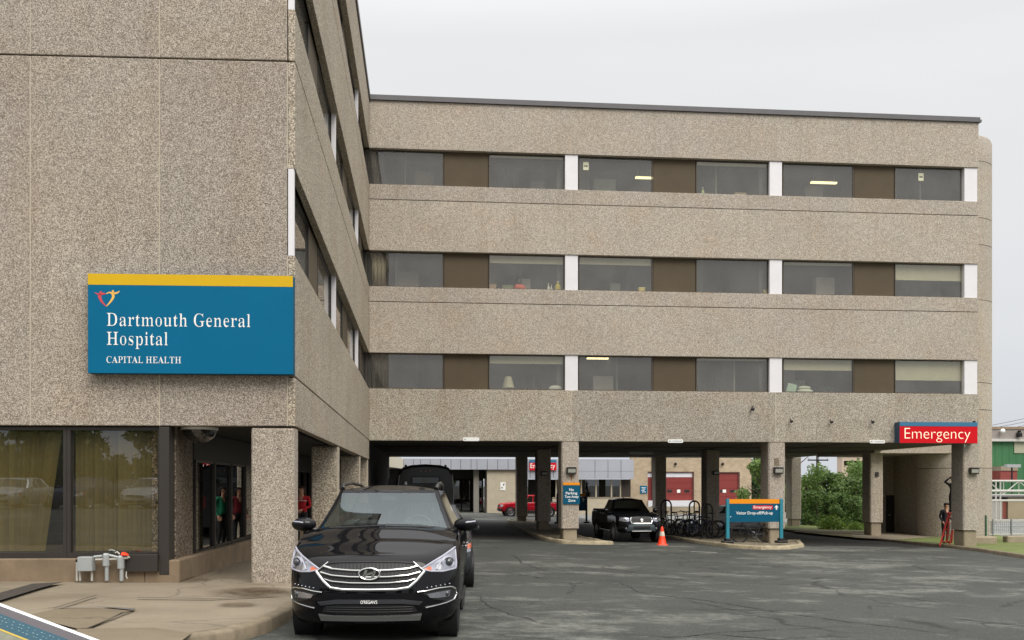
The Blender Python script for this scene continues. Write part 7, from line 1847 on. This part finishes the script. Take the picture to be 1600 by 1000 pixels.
rack(xat(1105, 41), 41, .48, 1.52, 'nearest black hoop cycle rack, in front of the dark column')
def bicycle(label, frame_m, R_=.33):
    """side view along local x, front wheel at +x"""
    t = thing('bicycle', label, 'bicycle', (0, 0, 0), 'bicycles at the racks')
    fx, rx_ = .52, -.52
    for x in (fx, rx_):
        mb = MB(); mb.tube([(x + R_ * math.cos(a), 0, R_ + R_ * math.sin(a)) for a in [2 * PI * k / 32 for k in range(32)]], .022, 8, True); w = mb.build('wheel', M['rubber'], t, smooth=True)
        mb = MB(); mb.tube([(x + (R_ - .03) * math.cos(a), 0, R_ + (R_ - .03) * math.sin(a)) for a in [2 * PI * k / 32 for k in range(32)]], .010, 6, True)
        for k in range(16):
            a = 2 * PI * k / 16; mb.tube([(x, (-1) ** k * .02, R_), (x + (R_ - .03) * math.cos(a), 0, R_ + (R_ - .03) * math.sin(a))], .0022, 4, caps=False)
        mb.tube([(x, -.05, R_), (x, .05, R_)], .025, 10); mb.build('rim', M['black_metal'], w)
    bb = (-.08, 0, .28); st = (-.24, 0, .78); hd = (.36, 0, .84); hb = (.40, 0, .72)
    mb = MB(); mb.tube([bb, st], .018, 8); mb.tube([st, hd], .018, 8); mb.tube([bb, hb], .022, 8); mb.tube([hd, hb], .022, 8)
    for sy in (-.045, .045):
        mb.tube([(rx_, sy, R_), (bb[0], sy * .6, bb[2])], .011, 6); mb.tube([(rx_, sy, R_), (st[0], sy * .5, st[2] - .08)], .010, 6); mb.tube([(fx, sy, R_), (hb[0] + .02, sy, hb[2] - .02)], .014, 6)
    mb.build('frame', frame_m, t, smooth=True)
    mb = MB(); mb.tube([st, (-.26, 0, .92)], .014, 8); mb.build('seat_post', M['grey_metal'], t)
    mb = MB(); mb.ball((-.28, 0, .95), .14, .07, .03, 14, 8); mb.build('saddle', M['trim'], t, smooth=True)
    mb = MB(); mb.tube([hd, (.34, 0, .95)], .016, 8); mb.tube([(.30, -.30, .98), (.36, -.12, .96), (.36, .12, .96), (.30, .30, .98)], .014, 8); mb.build('handlebar', M['trim'], t, smooth=True)
    mb = MB(); mb.tube([(bb[0] + .09 * math.cos(a), -.03, bb[2] + .09 * math.sin(a)) for a in [2 * PI * k / 20 for k in range(20)]], .008, 6, True); mb.tube([(bb[0] - .12, -.08, bb[2] - .12), (bb[0], -.04, bb[2]), (bb[0] + .12, .08, bb[2] + .12)], .01, 6)
    for sy, s_ in ((-.08, -1), (.08, 1)): mb.box(bb[0] + s_ * .12 - .04, bb[0] + s_ * .12 + .04, sy - .05, sy + .05, bb[2] + s_ * .12 - .01, bb[2] + s_ * .12 + .01)
    mb.build('crankset', M['grey_metal'], t)
    return t
bk = mat('bike_dark', lin(38, 40, 46), .4, .2); bb2 = mat('bike_blue', lin(44, 58, 92), .4, .2)
def setbike(o, u, Y, rz, lean=0, k=1.0, dz=.10):
    x = xat(u, Y); o.location = (x, Y, gz(x, Y) + dz); o.rotation_euler = (R(lean), 0, R(rz)); o.scale = (k, k, k)
b1 = bicycle('dark bicycle with its saddle toward the viewer, nearest the pickup', bk); setbike(b1, 1050, 45.2, -62, 3, 1.12)
b2 = bicycle('dark blue bicycle leaning into the racks with its front wheel turned to the pickup', bb2); setbike(b2, 1078, 43.0, 205, -4, 1.2)
b3 = bicycle('dark bicycle mostly hidden behind the dark inner column', bk); setbike(b3, 1100, 42.2, 150, 4, 1.15)
for (u_, Y_, rz_, ln_, src_, lab_) in ((1063, 44.2, 20, -3, b1, 'dark bicycle in the middle of the racks, half behind the blue one'), (1091, 41.8, -30, 4, b2, 'dark blue bicycle tangled between the two nearest hoop racks')):
    o = copy_tree(src_); o['label'] = lab_; setbike(o, u_, Y_, rz_, ln_, 1.12)
b4 = bicycle('dark bicycle behind the visitor drop-off sign, wheel showing below it', bk); setbike(b4, 1177, 37.7, 183, 3, 1.12)
mb = MB()
# fairing of a small white vehicle showing above the direction sign: a parked white scooter
sc_ = thing('parked_car', 'white car beyond the yard, only its roof showing above the direction sign', 'car', (0, 0, 0))
bpy.data.objects.remove(sc_)
wc = copy_tree(bw); wc['label'] = 'white car beyond the yard whose roof shows above the visitor drop-off sign'; wc['group'] = 'cars parked beyond the yard'
wc.location = (xat(1196, 58), 55.5, gz(xat(1196, 58), 56)); wc.rotation_euler = (0, 0, R(75))

# ------------------------------------------------------------------ grey electrical boxes on the plinth
EBX = thing('electrical_boxes', 'square grey electrical box on white legs with two conduit fittings before the plinth', 'electrical box', tuple(FM @ Vector((onF(160, 900)[0], -.2, gz(-5, 15) + KH))))
dE = -0.16
def FE(u, v): return onF(u, v, dE)
def fbox(u0, u1, v0, v1, d0, d1, name, m, b=.01):
    a, z1_ = FE(u0, v0); c_, z0_ = FE(u1, v1)
    mb = MB(FM); mb.box(a, c_, dE + d0, dE + d1, z0_, z1_); return mb.build(name, m, EBX, bevel=b)
fbox(124.5, 147.5, 869.5, 892, -.10, .06, 'box', M['galv']); 
bx = fbox(125.2, 146.8, 870.2, 891.2, -.106, -.102, 'box_lid', M['galv'], .003)
def ftube(pts, r, name, m, sm=True, d=0.0):
    mb = MB(FM); mb.tube([(FE(u, v)[0], dE + d, FE(u, v)[1]) for u, v in pts], r, 12); return mb.build(name, m, EBX, smooth=sm)
gl_ = 907.5
for u in (120.3, 125.3, 143.6): ftube([(u, gl_), (u, 878 if u < 122 else 891.5)], .018, 'leg', M['white_pipe'])
ftube([(120.3, 878), (120.3, 874)], .022, 'clamp', M['black_metal'])
for (u, v0, v1, vl) in ((166, 864.5, 884, 907), (189, 868, 888, 907.5)):
    a, z1_ = FE(u - 5, v0); c_, z0_ = FE(u + 5, v1)
    mb = MB(FM); mb.bbox(a, c_, dE - .05, dE + .05, z0_, z1_, .025); mb.build('conduit_body', M['galv'], EBX)
    ftube([(u + 1, v1), (u + 1, vl)], .032, 'leg', M['galv'])
ftube([(147, 870), (160, 869)], .022, 'pipe', M['galv']); ftube([(149, 874.5), (161, 874)], .016, 'pipe', M['white_pipe'])
ftube([(171, 867.5), (184, 871)], .022, 'pipe', M['galv']); ftube([(171, 874), (184, 873.5)], .014, 'pipe', M['white_pipe'])
ftube([(194, 872), (199, 871.5), (202, 870)], .022, 'pipe', M['white_pipe'])
ftube([(197.5, 893), (197, 900), (199, 904)], .010, 'pipe', M['white_pipe'])
ftube([(170, 860), (174, 859), (180, 861)], .008, 'wire', M['galv']); ftube([(180, 864), (183, 862), (187, 866)], .012, 'wire', M['white_pipe'])
a, z_ = FE(196, 866)
rg = MB(FM); rg.hexa([(a - .06, dE - .05, z_ - .015), (a + .05, dE - .06, z_ - .02), (a + .05, dE + .04, z_ - .02), (a - .06, dE + .05, z_ - .01), (a - .05, dE - .03, z_ + .035), (a + .03, dE - .05, z_ + .012), (a + .03, dE + .03, z_ + .012), (a - .05, dE + .04, z_ + .04)])
rg = rg.build('rag', M['cone'], None, bevel=.008); tag(rg, 'small orange-red rag lying on the grey conduit fittings', 'rag')
# ------------------------------------------------------------------ slanted information board at the lower left
t0, t1 = 3.3, 2.75
A = Vector((0, 0, EYE)) + ray(-60, 921) * t0; Bp = Vector((0, 0, EYE)) + ray(260, 1040) * t1
ex = (Bp - A).normalized()
down = Vector((-ex.y, ex.x, 0)); down = down if down.y < 0 else -down
ey = (down.normalized() * .86 + Vector((0, 0, -.50))); ey = (ey - ex * ey.dot(ex)).normalized()
en = ex.cross(ey); en = en if en.z > 0 else -en
IBD = thing('information_board', 'slanted wayfinding board with a white rim and teal band cutting the lower left corner', 'sign', (A.x, A.y, gz(A.x, A.y) + KH))
def ipt(a, b, c): return A + ex * a + ey * b + en * c
def ibox(a0, a1, b0, b1, c0, c1, name, m):
    mb = MB(); mb.hexa([ipt(a0, b0, c0), ipt(a1, b0, c0), ipt(a1, b1, c0), ipt(a0, b1, c0), ipt(a0, b0, c1), ipt(a1, b0, c1), ipt(a1, b1, c1), ipt(a0, b1, c1)]); return mb.build(name, m, IBD)
W = (Bp - A).length; ww = 1.0
ibox(0, W, 0.0, ww, -.04, -.004, 'backing', M['galv'])
ibox(-.02, W + .02, -.001, .009, -.012, .002, 'rim', M['white_panel'])
ibox(-.02, W + .02, ww - .02, ww + .01, -.045, .012, 'rim', M['white_panel'])
ibox(0, W, .012, .036, -.003, .0, 'border', mat('board_grey', lin(76, 70, 74), .4))
ibox(0, W, .036, .088, -.003, .001, 'teal_band', mat('board_teal', lin(14, 66, 82), .5))
ibox(0, W, .088, .094, -.003, .002, 'yellow_line', mat('board_yellow', lin(176, 150, 50), .5))
ibox(0, W, .094, ww - .02, -.003, .001, 'map_field', mat('board_field', lin(112, 112, 96), .5, var=.3, vs=9))
mb = MB()
for r_ in range(3):
    a = .05
    while a < W - .05:
        l = random.uniform(.003, .010); b = .047 + .012 * r_
        mb.add([ipt(a, b, .0025), ipt(a + l, b, .0025), ipt(a + l, b + .0016, .0025), ipt(a, b + .0016, .0025)], [(0, 1, 2, 3)]); a += l + random.uniform(.008, .03)
mb.build('lettering', mat('board_print', lin(150, 172, 178), .6), IBD)
for a in (W * .2, W * .8):
    q = ipt(a, .5, -.05); mb = MB(); mb.tube([(q.x, q.y, gz(q.x, q.y) - .05), q], .03, 10); mb.build('post', M['galv'], IBD, smooth=True)
# ------------------------------------------------------------------ people
SKIN = mat('skin', lin(206, 156, 128), .5, var=.05)
SHOE = mat('dark_shoe', lin(34, 30, 30), .5)
def person(label, J, top, bottom, hair, skin=SKIN, group=None, hair_long=True, cap=None):
    """J: joint positions; one skinned surface, coloured by the limb each face belongs to"""
    edges = []; verts = []; rad = []; reg = []
    def chain(pts, rs, region, start=None):
        prev = start
        for p, r in zip(pts, rs):
            verts.append(Vector(p)); rad.append(r); reg.append(region)
            if prev is not None: edges.append((prev, len(verts) - 1))
            prev = len(verts) - 1
        return prev
    V = {k: Vector(v) for k, v in J.items()}
    pel = chain([V['pelvis']], [.125], 'b')
    sp = chain([V['pelvis'].lerp(V['chest'], .5), V['chest']], [.115, .125], 't', pel)
    nk = chain([V['neck']], [.052], 's', sp)
    hd = V['head']; up = (hd - V['neck']).normalized()
    f_ = V['face'].normalized()
    h1 = chain([hd - up * .06, hd + up * .02, hd + up * .085], [.066, .078, .064], 's', nk)
    chain([hd + f_ * .092 - up * .015], [.014], 's', h1 - 1)           # nose
    chain([hd + f_ * .075 - up * .075], [.03], 's', h1 - 2)            # chin
    sidev = up.cross(f_).normalized()
    for s_ in (1, -1): chain([hd + sidev * s_ * .082 - up * .01], [.016], 's', h1 - 1)
    for s_, L_ in ((1, 'L'), (-1, 'R')):
        sh = chain([V['sh' + L_]], [.062], 't', sp)
        el_ = chain([V['sh' + L_].lerp(V['el' + L_], .5), V['el' + L_]], [.050, .043], 't', sh)
        wr = chain([V['el' + L_].lerp(V['wr' + L_], .55), V['wr' + L_]], [.038, .028], 't', el_)
        d = (V['wr' + L_] - V['el' + L_]).normalized()
        pm = chain([V['wr' + L_] + d * .06], [.032], 's', wr)
        n_ = d.orthogonal().normalized()
        for k in range(4):
            off = n_ * (.024 * (k - 1.5))
            ln = (.058, .068, .064, .05)[k]
            chain([V['wr' + L_] + d * .10 + off, V['wr' + L_] + d * (.10 + ln * .5) + off * 1.1 + f_ * .008, V['wr' + L_] + d * (.10 + ln) + off * 1.1 + f_ * .02], [.010, .009, .008], 's', pm)
        chain([V['wr' + L_] + d * .06 + n_ * .045, V['wr' + L_] + d * .095 + n_ * .06 + f_ * .01], [.011, .009], 's', pm)
        hp = chain([V['hip' + L_]], [.095], 'b', pel)
        kn = chain([V['hip' + L_].lerp(V['kn' + L_], .5), V['kn' + L_]], [.082, .060], 'b', hp)
        an = chain([V['kn' + L_].lerp(V['an' + L_], .4), V['an' + L_]], [.056, .042], 'b', kn)
        ft = V['toe' + L_] - V['an' + L_]
        chain([V['an' + L_] + ft * .4 + Vector((0, 0, -.02)), V['toe' + L_]], [.045, .034], 'f', an)
    me = bpy.data.meshes.new('person'); me.from_pydata([tuple(v) for v in verts], edges, [])
    o = bpy.data.objects.new('person_skin', me); COL.objects.link(o)
    o.modifiers.new('skin', 'SKIN'); sub = o.modifiers.new('sub', 'SUBSURF'); sub.levels = 2; sub.render_levels = 2
    sv = me.skin_vertices[0].data
    for i, r in enumerate(rad): sv[i].radius = (r, r); 
    sv[0].use_root = True
    bpy.context.view_layer.update(); dg = bpy.context.evaluated_depsgraph_get()
    m2 = bpy.data.meshes.new_from_object(o.evaluated_get(dg)); bpy.data.objects.remove(o)
    for m in (skin, top, bottom, SHOE): m2.materials.append(m)
    idx = {'s': 0, 't': 1, 'b': 2, 'f': 3}
    segs = [(verts[a], verts[b], reg[b]) for a, b in edges]
    for p in m2.polygons:
        c = p.center; best = 9
        for a, b, g_ in segs:
            ab = b - a; t = max(0, min(1, (c - a).dot(ab) / max(1e-9, ab.length_squared))); d = (c - a - ab * t).length
            if d < best: best = d; p.material_index = idx[g_]
        p.use_smooth = True
    ob = bpy.data.objects.new('person', m2); COL.objects.link(ob); tag(ob, label, 'person', group)
    OFF[ob.name] = (0, 0, 0)
    mb = MB(); b_ = hd - f_ * .018 + up * .03
    mb.ball(b_, .093, .10, .105, 16, 10)
    mb.v = [v for v in mb.v]
    keep = MB(); 
    for f in mb.f:
        c = sum((mb.v[i] for i in f), Vector()) / 4 - hd
        if c.dot(f_) < .035 + max(0, c.dot(up)) * .5 or c.dot(up) > .075: keep.add([mb.v[i] for i in f], [(0, 1, 2, 3)])
    if hair_long:
        for s_ in (1, -1): keep.tube([hd + sidev * s_ * .075 - f_ * .01 + up * .04, hd + sidev * s_ * .088 - f_ * .015 - up * .08, hd + sidev * s_ * .08 - f_ * .01 - up * .19], [.03, .035, .02], 8)
        keep.ball(hd - f_ * .06 - up * .08, .08, .06, .12, 12, 8)
    keep.build('hair', hair, ob, smooth=True, merge=1e-4)
    if cap:
        mb = MB(); mb.ball(hd + up * .075 - f_ * .01, .102, .108, .06, 16, 8); mb.build('cap', cap, ob, smooth=True)
    return ob
def stance(lean=0.0, arms=None, stride=0.0, turn=0.0):
    J = dict(pelvis=(0, 0, .93), chest=(0, -.01 - lean * .4, 1.30), neck=(0, -.02 - lean * .6, 1.47), head=(0, -.035 - lean * .7, 1.60), face=(math.sin(turn), -math.cos(turn), -.05),
        shL=(.175, -lean * .5, 1.40), shR=(-.175, -lean * .5, 1.40), elL=(.225, .03, 1.13), elR=(-.225, .03, 1.13), wrL=(.22, -.08, .90), wrR=(-.22, -.08, .90),
        hipL=(.085, 0, .88), hipR=(-.085, 0, .88), knL=(.095, -.03 - stride, .49), knR=(-.095, -.02 + stride * .3, .49), anL=(.10, .02 - stride * .8, .09), anR=(-.10, .03 + stride, .09), toeL=(.115, -.13 - stride * .8, .035), toeR=(-.115, -.12 + stride, .035))
    if arms: J.update(arms)
    return J
cl = lambda n, c: mat(n, lin(*c), .85, var=.15, vs=9)
DARKT = cl('dark_trousers', (38, 36, 40)); HB_ = cl('brown_hair', (70, 46, 34)); HD = cl('dark_hair', (36, 28, 26))
def face_to(o, x, y, rz, z=None, k=1.0):
    o.location = (x, y, (gz(x, y) + KH if z is None else z)); o.rotation_euler = (0, 0, R(rz)); o.scale = (k * 1.12, k * 1.12, k)
P1 = person('woman in red jacket with pale chest stripe in the dark walkway behind the corner column', stance(.02, dict(wrL=(.05, -.20, 1.02), wrR=(-.06, -.20, 1.0), elL=(.24, -.02, 1.12), elR=(-.24, -.02, 1.12))), cl('red_jacket', (196, 34, 44)), DARKT, HB_)
x = xat(471.5, 29.5); face_to(P1, x, 29.5, -6)
OFF[P1.name] = (0, 0, 0)
mb = MB(); mb.tube([(.155 * math.cos(a), -.02 + .128 * math.sin(a), 1.285) for a in [2 * PI * k / 24 for k in range(24)]], .012, 6, True); mb.build('chest_stripe', cl('stripe', (220, 200, 196)), P1, smooth=True)
P2 = person('person in green top and dark trousers, mirrored in the glazed walkway wall', stance(.0), cl('green_top', (30, 128, 92)), DARKT, HD)
d_ = ray(346, 755) * 27.5; face_to(P2, 2 * (GX - .06) - d_.x, d_.y, -60)
P3 = person('person in a dark red coat, mirrored in the glazed walkway wall', stance(.02), cl('wine_coat', (112, 22, 34)), DARKT, HD)
d_ = ray(372, 755) * 29.0; face_to(P3, 2 * (GX - .06) - d_.x, d_.y, -40)
# two workers and the step ladder at the right-hand column
lx, ly = xat(1481, 38.6), 38.6
lz = gz(lx, ly) + .11
LD = thing('step_ladder', 'red fibreglass step ladder set up on the grass beside the right-hand column', 'ladder', (lx, ly, lz))
LR = mat('ladder_red', lin(206, 62, 52), .5)
la = Vector((xat(1473.5, ly), ly - .1, zat(1473, 853, ly))); lb = Vector((xat(1494, ly), ly + .35, zat(1494, 803, ly)))
def rung(k, off): return la.lerp(lb, k) + Vector((off * (1 - .35 * k), 0, 0))
for s_ in (-.20, .22):
    mb = MB(); mb.tube([rung(0, s_), rung(1, s_)], .035, 6); mb.build('rail', LR, LD)
for k in (.13, .32, .51, .70, .88):
    mb = MB(); a, b = rung(k, -.20), rung(k, .22); mb.hexa([a + Vector((0, -.05, 0)), b + Vector((0, -.05, 0)), b + Vector((0, .05, 0)), a + Vector((0, .05, 0)), a + Vector((0, -.05, .03)), b + Vector((0, -.05, .03)), b + Vector((0, .05, .03)), a + Vector((0, .05, .03))]); mb.build('step', LR, LD)
for s_ in (-.15, .2):
    q = rung(1, s_) ; mb = MB(); mb.tube([q, q + Vector((.45, 1.0, -(q.z - lz) ))], .03, 6); mb.build('rear_leg', LR, LD)
mb = MB(); q = rung(1, .02); mb.bbox(q.x - .2, q.x + .2, q.y - .12, q.y + .14, q.z - .01, q.z + .05, .02); mb.build('top_cap', LR, LD)
mb = MB(); q = rung(.52, .12); mb.bbox(q.x - .06, q.x + .06, q.y - .14, q.y - .04, q.z - .02, q.z + .22, .02); mb.build('warning_label', M['white'], LD)
navy = cl('navy_jacket', (30, 30, 38)); blk = cl('black_trousers', (28, 27, 30))
P4 = person('man in dark clothes and cap standing on the ground beside the red ladder', stance(.03, dict(elL=(.24, .05, 1.14), wrL=(.26, -.10, .95), elR=(-.25, .02, 1.14), wrR=(-.24, -.12, .93)), turn=-.5), navy, blk, HD, hair_long=False, cap=cl('dark_cap', (40, 34, 34)))
x = xat(1477, 40.2); face_to(P4, x, 40.2, 15, gz(x, 40.2) + .115, 1.04)
P5 = person('man in dark clothes on the ladder, arms raised, mostly behind the right-hand column', stance(.0, dict(elR=(-.34, -.16, 1.50), wrR=(-.12, -.22, 1.72), elL=(.30, -.2, 1.45), wrL=(.14, -.26, 1.66))), navy, blk, HD, hair_long=False)
x = xat(1489.5, 39.4); face_to(P5, x, 39.4, -20, zat(1491, 806, 39.4), .98)
# tidy the labels of the copied parts: only top-level things carry category or group
for o in scene.objects:
    if o.parent:
        for k_ in ('category', 'group'):
            if k_ in o: del o[k_]
